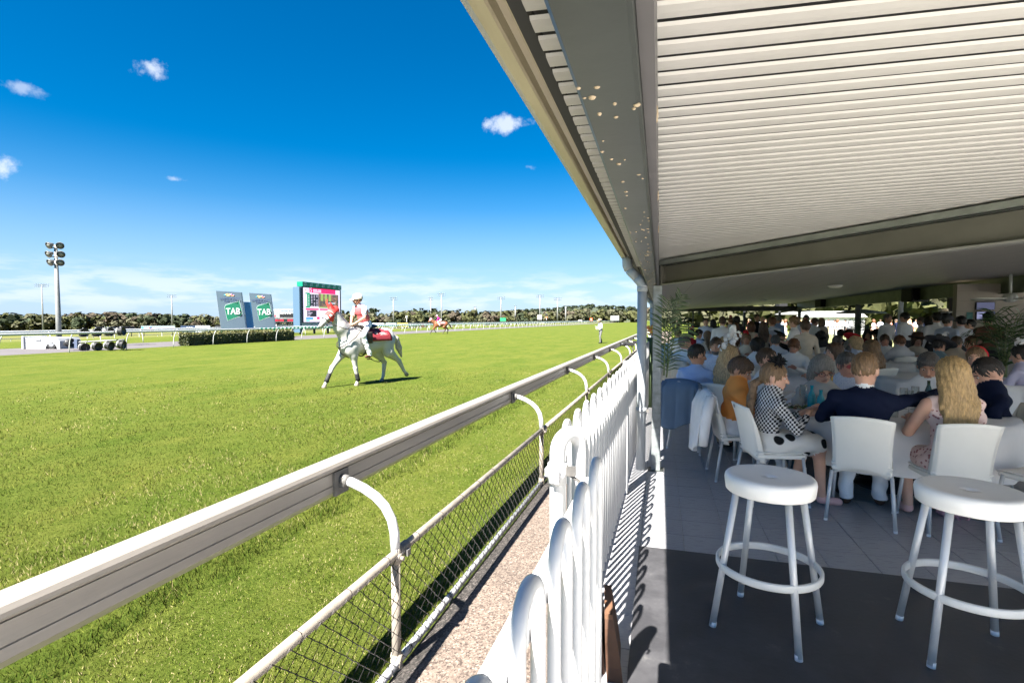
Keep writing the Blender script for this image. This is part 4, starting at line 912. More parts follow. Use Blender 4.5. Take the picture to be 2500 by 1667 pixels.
def make_person(name, label, cat='person', seated=True, head=None, yaw=0., hz=None, skin='light', hair='brown', style='short', top='white', bottom='charcoal', shoes='black', sleeve='long', skirt=False,
                size=1.0, arms='table', nod=.25, turn=0., lean=None, res=.014, hat=None, root=None, gaze=None, face=False, glasses=None, group=None, joints=None, beard=None, lapel=None, bare=None, female=False):
    """head: world point of the head centre.  Local axes: facing +Y, +X is the right-hand side."""
    J = joints or {}
    s = size
    zh = (.515 if seated else .93 * s)
    tl, hl_ = .50 * s, .165 * s
    hz_ = head[2] if head is not None else None
    if seated and hz_ is not None:
        need = hz_ - zh - hl_ * .97
        if lean is None:
            tl = min(tl, max(.39 * s, need / math.cos(.14))); lean = math.acos(max(.6, min(1, need / tl)))
        else: tl = need / math.cos(lean)
    elif lean is None: lean = .04
    H = np.asarray(J.get('hip', v3(0, 0, zh))); t = v3(0, math.sin(lean), math.cos(lean))
    N = H + t * tl
    hd = v3(0, math.sin(lean * .55 + .08), math.cos(lean * .55 + .08))
    HD = N + hd * hl_
    if head is not None:
        c, sn = math.cos(yaw), math.sin(yaw)   # yaw 0 faces +Y
        off = v3(HD[0] * c - HD[1] * sn, HD[0] * sn + HD[1] * c, 0)
        root = (head[0] - off[0], head[1] - off[1], 0)
    fdir = v3(-math.sin(turn) * math.cos(nod), math.cos(turn) * math.cos(nod), -math.sin(nod))
    Rh = rot_to(fdir); up = Rh[:, 2]; fw = Rh[:, 1]; rt = Rh[:, 0]
    mats = [SKIN[skin], CLOTH(top), CLOTH(bottom), CLOTH(shoes) if shoes != 'tanskin' else SKIN[skin], CLOTH(lapel) if lapel else CLOTH(top)]
    b = Body(.035 * s)
    Rt = rot_to(v3(0, math.cos(lean), -math.sin(lean)), t)
    wsh = (.155 if female else .178) * s
    b.ell(H + t * .02, v3(.165, .125, .12) * s, 2, Rt)
    b.ell(H + t * .17 * s, v3(.138 if female else .155, .108, .17) * s, 1, Rt)
    b.ell(H + t * .36 * s, v3(.155 if female else .178, .112, .18) * s, 1, Rt)
    if female: b.ell(H + t * .35 * s + Rt[:, 1] * .075 * s, v3(.115, .055, .075) * s, 1, Rt)
    b.cone(N - t * .055 * s - v3(wsh * .72, 0, 0), N - t * .055 * s + v3(wsh * .72, 0, 0), .062 * s, .062 * s, 1)
    b.cone(N - t * .015 * s, N + hd * .03 * s, .062 * s, .056 * s, 4 if lapel else (0 if bare else 1), k=.02)
    b.cone(N + hd * .015, N + hd * .10 * s, .053 * s, .05 * s, 0, k=.015)
    s_ = s; s = s * 1.09
    # head
    b.ell(HD + up * .018 * s - fw * .008 * s, v3(.076, .097, .105) * s, 0, Rh, k=.02)
    b.ell(HD - up * .058 * s + fw * .026 * s, v3(.055, .064, .062) * s, 0, Rh, k=.035)
    b.cone(HD + fw * .086 * s + up * .018 * s, HD + fw * .110 * s - up * .022 * s, .010 * s, .0155 * s, 0, k=.012)
    b.ell(HD + fw * .082 * s - up * .058 * s, v3(.024, .014, .014) * s, 0, Rh, k=.012)
    for q in (-1, 1):
        b.ell(HD + rt * q * .078 * s - fw * .008 * s - up * .008 * s, v3(.011, .021, .032) * s, 0, Rh, k=.008)
        b.ell(HD + rt * q * .033 * s + fw * .090 * s + up * .012 * s, v3(.019, .012, .013) * s, 0, Rh, op='-')
    s = s_
    # arms
    hands = []
    for q in (-1, 1):
        S = N - t * .062 * s + v3(q * (wsh + .012) * 1.0, 0, 0)
        sid = 'R' if q > 0 else 'L'
        if 'elbow' + sid in J: E, Wp = np.asarray(J['elbow' + sid], float), np.asarray(J['wrist' + sid], float)
        elif arms == 'table': E = S + v3(q * .075, .10, -.235) * s; Wp = v3(q * .12, S[1] + .33 * s, max(.78, S[2] - .24))
        elif arms == 'lap': E = S + v3(q * .06, .02, -.27) * s; Wp = v3(q * .08, S[1] + .22 * s, .64)
        elif arms == 'phone': E = S + v3(q * .07, .13, -.21) * s; Wp = v3(q * .055, S[1] + .30 * s, S[2] - .11)
        elif arms == 'drink' : E = S + v3(q * .08, .06, -.25) * s; Wp = S + v3(-q * .03, .26, -.16 if q > 0 else -.22) * s
        elif arms == 'cross': E = S + v3(q * .07, .05, -.26) * s; Wp = S + v3(-q * .10, .19, -.24) * s
        else: E = S + v3(q * .055, -.02, -.28) * s; Wp = S + v3(q * .07, .06, -.52) * s
        ms = 0 if (bare == 'both' or (bare == 'left' and q < 0) or sleeve == 'none') else 1
        sl_r = 1.0 if ms == 0 else 1.12
        b.cone(S, E, .054 * s * sl_r * (.88 if female else 1), .041 * s * sl_r, ms, k=.03)
        if sleeve == 'short' and ms == 1: 
            M_ = S + (E - S) * .62; b.p.pop(); b.cone(S, M_, .058 * s, .056 * s, 1, k=.03); b.cone(M_ - (E - S) * .05, E, .042 * s, .038 * s, 0, k=.01)
        fm = 1 if sleeve == 'long' and ms == 1 else 0
        b.cone(E, E + (Wp - E) * (.9 if fm else 1), .041 * s * (1.12 if fm else .92), .030 * s * (1.15 if fm else .85), fm, k=.015)
        if fm: b.cone(E + (Wp - E) * .86, Wp, .024 * s, .023 * s, 0, k=.006)
        hands.append((Wp, nrm(Wp - E), q))
    # legs
    for q in (-1, 1):
        sid = 'R' if q > 0 else 'L'
        hj = H + v3(q * .092 * s, 0, -.01)
        if 'knee' + sid in J: K, A = np.asarray(J['knee' + sid], float), np.asarray(J['ankle' + sid], float)
        elif seated: K = H + v3(q * .115, .43 * s, -.005); A = v3(q * .12, .40 * s + .06 * q, .085)
        else: K = v3(q * .10, .02 + .02 * q, .49 * s); A = v3(q * .11, -.02 + .03 * q, .085 * s)
        ml = 0 if skirt else 2
        b.cone(hj, K, .088 * s, .062 * s, 2 if skirt and seated else ml, k=.03); b.cone(K, A + (A - K) * -.02, (.062 if not skirt else .054) * s, (.052 if not skirt else .036) * s, ml, k=.02)
        ft = np.asarray(J.get('foot' + sid, nrm(v3(q * .15, 1, 0))), float)
        b.cone(A + v3(0, 0, -.035), A + ft * .14 * s + v3(0, 0, -.05), .040 * s, .034 * s, 3, k=.015)
        if skirt and not seated: b.cone(H + v3(q * .04, 0, 0), K + v3(-q * .03, 0, .02), .13 * s, .12 * s, 2, k=.05)
        if skirt and seated: b.cone(hj + v3(0, .02, 0), K + v3(-q * .03, -.02, .01), .10 * s, .085 * s, 2, k=.06)
    ph = (sum(map(ord, label)) % 100) * .13
    def folds(V, mi_):
        w = np.where((mi_ == 1) | (mi_ == 2), 1.0, 0.0) * np.clip((np.linalg.norm(V - HD, axis=1) - .17) / .08, 0, 1)
        x, y, z = V[:, 0], V[:, 1], V[:, 2]
        return w * (.0055 * np.sin(34 * (z + .7 * x * np.sin(ph)) + 3.2 * np.sin(11 * y + 7 * x + ph)) + .0035 * np.sin(57 * (z - .6 * y) + 9 * x + 2 * ph) + .004 * np.sin(23 * x + 14 * z + 5 * np.sin(8 * z + ph)))
    b.disp = folds if res < .024 else None
    me = b.mesh('body', res, mats)
    hb = MB()
    for wp, d, q in hands: add_hand(hb, wp, d, q, 0, curl=J.get('curl', .55), s=s)
    hm = hb.mesh('h', mats[0])
    # join hands into the body mesh
    bm = bmesh.new(); bm.from_mesh(me); bm.from_mesh(hm); bm.to_mesh(me); bm.free(); bpy.data.meshes.remove(hm)
    o = link(name, me, None, root, yaw, label, cat, group)
    s_ = s; s = s * 1.09
    HR = HAIR.get(hair)
    hres = min(res, .012)
    if style and style != 'bald':
        hbod = Body(.02)
        big = {'short': 1.0, 'crop': .97, 'bob': 1.10, 'long': 1.06, 'pony': 1.0, 'bun': 1.02, 'curly': 1.14, 'wavy': 1.12}[style]
        hbod.ell(HD + up * .026 * s - fw * .014 * s, v3(.083, .104, .108) * s * big, 0, Rh)
        if style == 'short': hbod.ell(HD + up * .075 * s + fw * .035 * s, v3(.066, .06, .045) * s, 0, Rh)
        if style in ('bob', 'wavy', 'long'):
            for q in (-1, 1): hbod.ell(HD + rt * q * .062 * s - up * .055 * s - fw * .025 * s, v3(.034, .062, .085) * s, 0, Rh, k=.03)
            hbod.ell(HD - fw * .062 * s - up * .06 * s, v3(.075, .05, .09) * s, 0, Rh, k=.03)
        hbod.ell(HD + fw * .088 * s - up * .052 * s, v3(.068 if style not in ('bob', 'long', 'wavy') else .056, .085, .105) * s, 0, Rh, op='-')
        if style in ('short', 'crop', 'pony', 'bun'):
            hbod.plane(HD - up * (.052 if style != 'crop' else .035) * s - fw * .02 * s, -up * 1.0 + fw * .35)
        if style == 'long' or style == 'wavy':
            L = .34 if style == 'long' else .26
            bk = N - t * L * s - Rt[:, 1] * .115 * s
            for q, e_ in ((-.062, .05), (-.035, .01), (-.008, -.02), (.02, .0), (.045, .03), (.064, .07)):
                p0, p2 = HD - fw * (.07 - abs(q) * .5) * s - up * .04 * s + rt * q * s, bk + v3(q * 1.15 * s, 0, e_ * s); p1 = p0 * .55 + p2 * .45 + v3(q * .35, 0, 0) - Rt[:, 1] * .012
                hbod.cone(p0, p1, .042 * s, .036 * s, 0, k=.025); hbod.cone(p1, p2, .036 * s, .008 * s, 0, k=.012)
        if style == 'pony':
            bk = N - t * .26 * s - Rt[:, 1] * .135 * s; p0 = HD - fw * .105 * s - up * .02 * s; p1 = p0 - fw * .035 * s - up * .07 * s
            hbod.cone(p0 + fw * .03, p1, .026 * s, .03 * s, 0, k=.015); hbod.cone(p1, (p1 + bk) / 2 - Rt[:, 1] * .01, .03 * s, .034 * s, 0, k=.01); hbod.cone((p1 + bk) / 2 - Rt[:, 1] * .01, bk, .034 * s, .014 * s, 0, k=.01)
        if style == 'bun': hbod.ell(HD - fw * .115 * s + up * .02 * s, v3(.045, .04, .045) * s, 0, Rh, k=.01)
        if style == 'curly':
            rg = np.random.default_rng(len(label))
            for i in range(26):
                d = rg.normal(size=3); d = nrm(d); 
                if d.dot(fw) > .55 and d.dot(up) < .5: continue
                hbod.ell(HD + up * .02 + d * .095 * s, v3(.032, .032, .032) * s, 0, k=.01)
        def strands(V, mi_):
            q = V - HD; a_ = np.arctan2(q @ rt, -(q @ fw)); z = q @ up
            return .0042 * s * (np.sin(21 * a_ + 3.5 * np.sin(14 * z + ph)) + .6 * np.sin(47 * a_ + 2.5 * np.sin(23 * z)) + .5 * np.sin(60 * z + 9 * a_))
        hbod.disp = strands
        hmats = [HR] if style != 'pony' or hair != 'brown' else [HR]
        link('hair', hbod.mesh('hair', hres, hmats), o)
    if beard:
        bb = Body(.015); bb.ell(HD - up * .075 * s + fw * .034 * s, v3(.058, .062, .05) * s, 0, Rh); bb.ell(HD + fw * .10 * s - up * .05 * s, v3(.026, .03, .010) * s, 0, Rh, op='-'); bb.plane(HD - up * .038 * s, up)
        link('beard', bb.mesh('beard', .010, [HAIR[beard]]), o)
    if face:
        fb = MB(); Rm = Matrix(((rt[0], fw[0], up[0], 0), (rt[1], fw[1], up[1], 0), (rt[2], fw[2], up[2], 0), (0, 0, 0, 1)))
        def fp(x, y, z): return HD + (rt * x + fw * y + up * z) * s
        def fball(x, y, z, r, mi): 
            q = MB().ball((0, 0, 0), r, 8, 5); fb.add([Vector(fp(x, y, z)) + Rm @ Vector(v) for v in q.v], q.f, mi, True)
        for q in (-1, 1):
            fball(q * .033, .081, .012, (.0125 * s, .007 * s, .0065 * s), 1); fball(q * .033, .0865, .012, (.006 * s, .005 * s, .006 * s), 0)
            fb.tube([fp(q * .016, .094, .030), fp(q * .034, .094, .036), fp(q * .052, .080, .030)], .0035 * s, 5, 2)
        fb.tube([fp(-.024, .086, -.056), fp(-.008, .097, -.053), fp(.008, .097, -.053), fp(.024, .086, -.056)], [.003 * s, .0062 * s, .0062 * s, .003 * s], 6, 3)
        fb.build('facial_features', [M('eye_dark', (.015, .012, .01), .2), M('eye_white', (.6, .58, .55), .3), HAIR.get(hair, HAIR['dark']) if hair in ('dark', 'brown') else HAIR['lightbrown'], M('lips', (.42, .12, .11) if female else (.40, .17, .14), .45)], o)
    if glasses:
        gb = MB()
        for q in (-1, 1):
            c = HD + (rt * q * .034 + fw * .100 + up * .012) * s
            gb.tube([c + (rt * .026 * math.cos(a) + up * .019 * math.sin(a)) * s for a in np.linspace(0, 2 * PI, 12, endpoint=False)], .0022 * s, 4, 0, closed=True)
            if glasses == 'sun': gb.add([c + (rt * .025 * math.cos(a) + up * .018 * math.sin(a)) * s for a in np.linspace(0, 2 * PI, 10, endpoint=False)], [tuple(range(10))], 0)
            gb.tube([c + rt * q * .026 * s, HD + (rt * q * .079 + fw * .06 + up * .014) * s, HD + (rt * q * .082 - fw * .01 + up * .012) * s], .0022 * s, 4, 0)
        gb.tube([HD + (-rt * .009 + fw * .106 + up * .015) * s, HD + (rt * .009 + fw * .106 + up * .015) * s], .002 * s, 4, 0)
        gb.build('glasses', M('spectacle_frame', (.03, .015, .015) if glasses != 'red' else (.25, .03, .04), .3), o)
    s = s_
    if lapel:    # shirt collar standing out of a jacket
        cb = Body(.01); cb.cone(N + hd * .012, N + hd * .022, .0655 * s, .061 * s, 0); cb.cone(N + hd * .0, N + hd * .11, .054 * s, .05 * s, 0, op='-'); cb.plane(N + hd * .052, hd); link('shirt_collar', cb.mesh('shirt_collar', .008, [CLOTH('white')]), o)
    if hat: make_hat(o, hat, HD, Rh, s * 1.09)
    o['_'] = 0; del o['_']
    return o, root, (H, N, HD, Rh)

def make_hat(o, kind, HD, Rh, s):
    rt, fw, up = Rh[:, 0], Rh[:, 1], Rh[:, 2]
    MX = Matrix(((rt[0], fw[0], up[0], HD[0]), (rt[1], fw[1], up[1], HD[1]), (rt[2], fw[2], up[2], HD[2]), (0, 0, 0, 1)))
    def put(b, name, mt, cen=(0, 0, 0), rx=0, ry=0):
        m = MX @ Matrix.Translation(Vector(cen) * s) @ Matrix.Rotation(rx, 4, 'X') @ Matrix.Rotation(ry, 4, 'Y')
        b.v = [tuple(m @ (Vector(v) * s)) for v in b.v]; return b.build(name, mt, o)
    kind, *cs = kind.split(':'); c1 = cs[0] if cs else 'white'; c2 = cs[1] if len(cs) > 1 else c1
    rg = np.random.default_rng(sum(map(ord, kind)) + int(abs(HD[2]) * 1e4) % 97)
    if kind in ('fedora', 'panama', 'widehat'):
        br = {'fedora': .15, 'panama': .155, 'widehat': .21}[kind]
        put(MB().lathe([(0, .155), (.045, .16), (.085, .15), (.094, .11), (.099, .055), (br * .8, .045), (br, .058), (br, .052), (br * .8, .037), (.09, .04), (0, .05)], 20, ry=1.15), 'hat', CLOTH(c1), (0, -.012, .02), -.12)
        put(MB().lathe([(.099, .055), (.102, .056), (.100, .085), (.097, .085)], 20, ry=1.15), 'hat_band', CLOTH(c2), (0, -.012, .02), -.12)
        if kind == 'widehat': flower(o, put, rg, 'white', (.05, -.03, .17), .055, 10)
    elif kind == 'flower': flower(o, put, rg, c1, (.02, -.01, .15), .06, 22)
    elif kind == 'tall_flower':
        for p in ((0, .01, .14), (.05, -.02, .17), (-.05, -.03, .12), (.02, -.06, .22), (-.04, -.02, .20), (.05, .0, .25), (-.02, -.10, .10)): flower(o, put, rg, c1, p, .055, 14)
        b = MB(); b.tube([(0, 0, .2), (.02, -.05, .32), (.06, -.10, .33), (.09, -.10, .27)], [.02, .03, .028, .01], 6); put(b, 'loop', CLOTH(c1))
    elif kind == 'fascinator':
        put(MB().lathe([(0, .012), (.04, .012), (.055, 0), (0, -.004)], 12), 'hat_base', CLOTH(c1), (.02, -.01, .12), -.2)
        b = MB()
        for i in range(60):
            d = nrm(rg.normal(size=3) + v3(0, .2, .7)); L = rg.uniform(.035, .085); sd_ = nrm(np.cross(d, rg.normal(size=3)))
            b.tube([v3(.02, 0, .13), v3(.02, 0, .13) + d * L * .6, v3(.02, 0, .13) + d * L + sd_ * .03], [.006, .012, .003], 4)
        put(b, 'feathers', CLOTH(c2))
    elif kind == 'headband': put(MB().tube([(.086 * math.cos(a), -.015 + .02 * math.sin(a), .03 + .098 * math.sin(a)) for a in np.linspace(-.1, PI + .1, 14)], .011, 6), 'headband', CLOTH(c1))
    elif kind == 'saucer':
        put(MB().lathe([(0, .03), (.05, .035), (.14, .015), (.155, 0), (.14, -.004), (0, .01)], 18), 'hat', CLOTH(c1), (.03, .03, .12), .35, .5)
    elif kind == 'helmet':
        put(MB().lathe([(0, .118), (.05, .113), (.085, .085), (.102, .04), (.105, 0), (.102, -.02), (.092, -.02), (0, .05)], 20, ry=1.12), 'helmet', CLOTH(c1), (0, -.012, .015))
        put(MB().grid(lambda u, v: ((u - .5) * .17, .10 + .075 * v * (1 - (2 * u - 1) ** 2 * .6), .035 - .02 * v - .03 * (2 * u - 1) ** 2), 8, 3, thick=.006), 'peak', CLOTH(c2), (0, -.012, .0))
        put(MB().tube([(.098, -.01, 0), (.085, .03, -.06), (.04, .06, -.115), (0, .068, -.12), (-.04, .06, -.115), (-.085, .03, -.06), (-.098, -.01, 0)], .006, 5), 'chin_strap', CLOTH('black'))
    elif kind == 'cap':
        put(MB().lathe([(0, .125), (.05, .118), (.088, .085), (.10, .03), (.10, .015), (0, .04)], 16, ry=1.12), 'cap', CLOTH(c1), (0, -.01, .015))
        put(MB().grid(lambda u, v: ((u - .5) * .15, .095 + .07 * v * (1 - (2 * u - 1) ** 2 * .6), .03 - .012 * v), 8, 3, thick=.005), 'peak', CLOTH(c1))
def flower(o, put, rg, c, cen, r, n):
    b = MB()
    for i in range(n):
        d = nrm(rg.normal(size=3) + v3(0, 0, .5)); e = nrm(np.cross(d, rg.normal(size=3))); f_ = np.cross(d, e); p = np.array(cen) + d * r * rg.uniform(.4, 1)
        q = r * rg.uniform(.5, .8); b.add([p - e * q * .5 - f_ * q * .4, p + e * q * .5 - f_ * q * .4 + d * q * .15, p + e * q * .45 + f_ * q * .5 + d * q * .3, p - e * q * .4 + f_ * q * .55 + d * q * .2], [(0, 1, 2, 3)], 0, True)
    put(b, 'petals', CLOTH(c))
# ================================================================== HORSES AND RIDERS
def horse(name, label, loc, yaw, coat, mane, hoofc, pose, res=.022, muzzle=None, leg_c=None, tailc=None, hood=None, boots=(), cloth_c='maroon', group=None, head_turn=0.0, neck_up=0.0, neck_y=0.0):
    mats = [coat, muzzle or coat, hoofc, leg_c or coat, mane]
    b = Body(.07)
    b.ell(v3(0, .50, 1.10), v3(.255, .34, .345), 0); b.ell(v3(0, .05, 1.11), v3(.285, .62, .325), 0); b.ell(v3(0, -.56, 1.17), v3(.275, .36, .315), 0)
    b.ell(v3(0, .34, 1.36), v3(.10, .28, .13), 0); b.ell(v3(0, -.55, 1.36), v3(.16, .28, .12), 0)
    b.ell(v3(.13, .55, .98), v3(.13, .2, .25), 0); b.ell(v3(-.13, .55, .98), v3(.13, .2, .25), 0)
    pollz = 1.80 + neck_up; ht = head_turn
    poll = v3(ht * .55, 1.10 + neck_y, pollz)
    b.cone(v3(0, .55, 1.20), v3(ht * .12, .86 + neck_y * .4, 1.45 + neck_up * .5), .235, .165, 0); b.cone(v3(ht * .12, .86 + neck_y * .4, 1.45 + neck_up * .5), poll, .165, .105, 0)
    b.cone(v3(0, .45, 1.38), v3(ht * .4, 1.02 + neck_y, pollz - .04), .09, .06, 0)
    hdir = nrm(v3(ht * 1.0, .72, -.70)); muz = poll + hdir * .50
    b.cone(poll, poll + hdir * .22, .105, .098, 0, k=.04); b.cone(poll + hdir * .2, muz - hdir * .06, .09, .058, 0, k=.03)
    side = nrm(np.cross(hdir, v3(0, 0, 1))); hup = np.cross(side, hdir)
    b.ell(poll + hdir * .15 - hup * .075, v3(.062, .10, .085), 0, k=.04)
    b.cone(muz - hdir * .05, muz + hdir * .02, .06, .052, 1, k=.02); b.ell(muz - hup * .045 - hdir * .015, v3(.04, .045, .03), 1, k=.015)
    for q in (-1, 1):
        b.cone(poll + side * q * .055 + hup * .06, poll + side * q * .075 + hup * .19 - hdir * .03, .036, .008, 0, k=.015)
        b.ell(muz + side * q * .036 + hup * .022 + hdir * .005, v3(.013, .018, .018), 2, op='m')
        b.ell(poll + hdir * .17 + side * q * .092 + hup * .035, v3(.018, .03, .024), 2, op='m')
    for (sx, fore, P) in pose:
        # P: shoulder/hip, elbow/stifle, knee/hock, fetlock, hoof
        rr = [.13, .095, .062, .045, .052] if fore else [.20, .15, .07, .047, .052]
        pts = [v3(sx * x, y, z) for x, y, z in P]
        for i in range(3): b.cone(pts[i], pts[i + 1], rr[i], (.055, .05, .042)[i] if i == 2 else (rr[i + 1] * (.8 if i == 1 else 1)), 0 if i < 2 else 3, k=.05 if i < 2 else .02)
        b.ell(pts[2], v3(.055, .058, .065), 3 if leg_c else 0, k=.02); b.ell(pts[3], v3(.046, .05, .05), 3, k=.015)
        b.cone(pts[3], pts[4], .036, .042, 3, k=.015)
        fd = nrm(pts[4] - pts[3]); b.cone(pts[4] + fd * .02, pts[4] + fd * .055, .05, .062, 2, k=.005)
    o = link(name, b.mesh('body', res, mats), None, loc, yaw, label, 'horse', group)
    tb = Body(.03); tp_ = pose_tail
    for a, c, r0, r1 in tp_: tb.cone(v3(*a), v3(*c), r0, r1, 0)
    link('tail', tb.mesh('tail', .02, [tailc or mane]), o)
    mb_ = MB()
    for i in range(26):
        u = i / 25; p = v3(0, .42, 1.43) * (1 - u) + (poll + hup * .05 - hdir * .03) * u + v3(0, -.01, .05 * math.sin(PI * u))
        e = p + v3(.10 + .04 * math.sin(i * 2.1), -.03, -.12 - .03 * math.cos(i * 1.7)); mb_.tube([p, (p + e) / 2 + v3(.03, 0, .03), e], [.018, .016, .004], 5)
    mb_.build('mane', mane, o)
    if hood:
        hb_ = Body(.03); hb_.cone(poll - hdir * .03, poll + hdir * .24, .120, .110, 0); hb_.ell(poll + hdir * .15 - hup * .075, v3(.075, .13, .105), 0)
        for q in (-1, 1):
            hb_.cone(poll + side * q * .055 + hup * .06, poll + side * q * .085 + hup * .25 - hdir * .04, .05, .015, 0, k=.02); hb_.ell(poll + hdir * .185 + side * q * .112 + hup * .03, v3(.03, .042, .034), 1, op='m')
        hb_.ell(poll + hdir * .42 + hup * .02, v3(.2, .17, .2), 0, op='-')
        link('hood', hb_.mesh('hood', .014, [hood, coat]), o)
    return o, dict(poll=poll, hdir=hdir, hup=hup, side=side, muz=muz)
POSE_W = [(1, True, [(.13, .58, .98), (.14, .70, .80), (.14, .97, .50), (.14, 1.14, .17), (.14, 1.19, .07)]),
          (-1, True, [(.13, .55, .98), (.14, .52, .78), (.14, .47, .46), (.14, .40, .15), (.14, .43, .065)]),
          (-1, False, [(.12, -.58, 1.08), (.15, -.60, .83), (.14, -.98, .56), (.14, -1.16, .27), (.14, -1.23, .19)]),
          (1, False, [(.12, -.55, 1.08), (.15, -.42, .83), (.14, -.70, .52), (.14, -.66, .16), (.14, -.62, .065)])]
pose_tail = [((0, -.88, 1.30), (0, -1.02, 1.18), .05, .07), ((0, -1.02, 1.18), (.02, -1.12, .92), .07, .09), ((.02, -1.12, .92), (.05, -1.24, .66), .085, .03)]
wcoat = M('coat_white', (0.423, 0.4158, 0.396), .6, var=.06, vscale=5, bump=.12, bscale=24)
gsock = M('coat_greyish', (0.435, 0.42, 0.3975), .65, var=.15, vscale=9)
hoofm = M('hoof', (.20, .17, .14), .6, var=.3)
gmuz = M('muzzle_grey', (.30, .27, .26), .6, var=.3, vscale=14)
hp = Vector((-7.55, 12.35, GZ)); hv = Vector((-.36, -.93)); hyaw = math.atan2(-hv.x, hv.y)
H1, hinf = horse('white_horse', 'white horse in a red hood trotting across the turf', hp, hyaw, wcoat, M('mane_white', (0.434, 0.413, 0.371), .7, var=.2), hoofm, POSE_W, .02, gmuz, gsock, M('tail_grey', (.42, .37, .31), .75, var=.35, vscale=20), hood=M('hood_red', (.62, .035, .03), .7, var=.08, bump=.1), neck_up=.13, neck_y=-.10)
poll, hdir, hup, hside, muz = (hinf[k] for k in ('poll', 'hdir', 'hup', 'side', 'muz'))
leather = M('leather_dark', (.025, .018, .014), .5, var=.3); lbrown = M('leather_brown', (.13, .06, .035), .5, var=.3)
bootm = M('boot_black', (.018, .018, .02), .7)
for P in (POSE_W[0][2], POSE_W[1][2]):
    sx = 1 if P is POSE_W[0][2] else -1
    a, c = v3(sx * P[2][0], *P[2][1:]), v3(sx * P[3][0], *P[3][1:])
    MB().tube([a + (c - a) * .38, a + (c - a) * .6, a + (c - a) * .85, c + (c - a) * .10], [.052, .056, .055, .06], 12).build('leg_boot', bootm, H1)
def saddle_cloth(o, c, s=1, logo=True):
    def f(u, v):   # u along the back, v from left hem over the spine to right hem
        y = .16 - .74 * u; a = (v - .5) * 3.0; rx, rz = .318, .345
        return (rx * math.sin(a) * (1 + .02 * math.sin(9 * v)), y - .05 * abs(v - .5), 1.115 + rz * math.cos(a) + .012)
    cl_ = MB().grid(f, 10, 24, thick=-.008).build('saddle_cloth', CLOTH(c), o)
    if logo:
        for u0, u1, v0, v1 in ((.50, .84, .205, .212), (.55, .80, .18, .186), (.50, .86, .162, .168), (.30, .42, .235, .242), (.30, .42, .185, .192), (.70, .86, .135, .15)):
            MB().grid(lambda u, v: tuple(Vector(f(u0 + (u1 - u0) * u, v0 + (v1 - v0) * v)) + Vector((-.012, 0, .004))), 4, 1, thick=.003).build('stitched_mark', M('stitch_white', (.7, .68, .66), .7) if v0 > .14 and v0 != .135 else M('stitch_red', (.7, .05, .05), .6), cl_)
        for u0 in (.34, .60, .68):
            MB().tube([Vector(f(u0 + .04 * math.cos(q), .215 + .03 * math.sin(q))) + Vector((-.016, 0, .004)) for q in np.linspace(0, 2 * PI, 8, endpoint=False)], .003, 4, closed=True).build('stitched_mark', M('stitch_white'), cl_)
saddle_cloth(H1, 'maroon')
MB().grid(lambda u, v: (.20 * math.sin((v - .5) * 2.6) * 1.0, .30 - .50 * u, 1.43 + .055 * math.cos((v - .5) * 2.6) + .05 * (2 * u - 1) ** 2 + .03), 8, 10, thick=-.03).build('saddle', leather, H1)
MB().grid(lambda u, v: (-.318 - .012 * math.sin(PI * v), .27 - .20 * u, 1.40 - .30 * v), 5, 6, thick=.02).build('saddle_flap', leather, H1)
MB().grid(lambda u, v: (.318 + .012 * math.sin(PI * v), .27 - .20 * u, 1.40 - .30 * v), 5, 6, thick=-.02).build('saddle_flap', leather, H1)
MB().tube([(-.30 * math.cos(a), .20, 1.10 + .345 * math.sin(a)) for a in np.linspace(PI * 1.02, 2 * PI - .02, 16)], .02, 6).build('girth', leather, H1)
MB().tube([(-.345, .20, 1.02), (-.35, .20, .80), (-.35, .19, .70)], .013, 6).tube([(-.35, .11, .69), (-.35, .27, .69)], .016, 6).build('stirrup', lbrown, H1)
MB().tube([(.345, .20, 1.02), (.35, .20, .80), (.35, .19, .70)], .013, 6).tube([(.35, .11, .69), (.35, .27, .69)], .016, 6).build('stirrup', lbrown, H1)
st = leather
MB().tube([(-.20, .33, 1.44), (-.29, .55, 1.27), (-.25, .74, 1.12), (-.12, .84, 1.03), (0, .865, 1.0), (.12, .84, 1.03), (.25, .74, 1.12), (.29, .55, 1.27), (.2, .33, 1.44)], .013, 5).tube([(0, .87, 1.0), (0, .80, .85), (-.05, .62, .735), (-.08, .40, .735)], .012, 5).build('breast_strap', st, H1)
noseb = [poll + hdir * .335 + (hside * math.cos(a) * .088 + hup * math.sin(a) * .098) for a in np.linspace(0, 2 * PI, 14, endpoint=False)]
MB().tube(noseb, .009, 5, closed=True).tube([poll + hdir * .335 - hside * .088, poll + hdir * .12 - hside * .115, poll - hside * .11], .009, 5).tube([poll + hdir * .335 + hside * .088, poll + hdir * .12 + hside * .115, poll + hside * .11], .009, 5).build('bridle', st, H1)
rh = v3(-.05, .46, 1.60)
MB().tube([muz - hdir * .1 - hside * .07 - hup * .03, (poll + hdir * .3 - hside * .2 - hup * .22), v3(-.20, .75, 1.47), rh], .010, 5).build('rein', st, H1)
MB().tube([muz - hdir * .1 + hside * .07 - hup * .03, (poll + hdir * .3 + hside * .2 - hup * .22), v3(.20, .75, 1.47), v3(.05, .46, 1.60)], .010, 5).build('rein', st, H1)
MB().tube([poll + hdir * .10 + (hside * math.cos(a) * .112 + hup * math.sin(a) * .117) for a in np.linspace(-.3, PI + .3, 12)], .009, 5).build('browband', M('browband_pale', (.7, .55, .45), .6), H1)
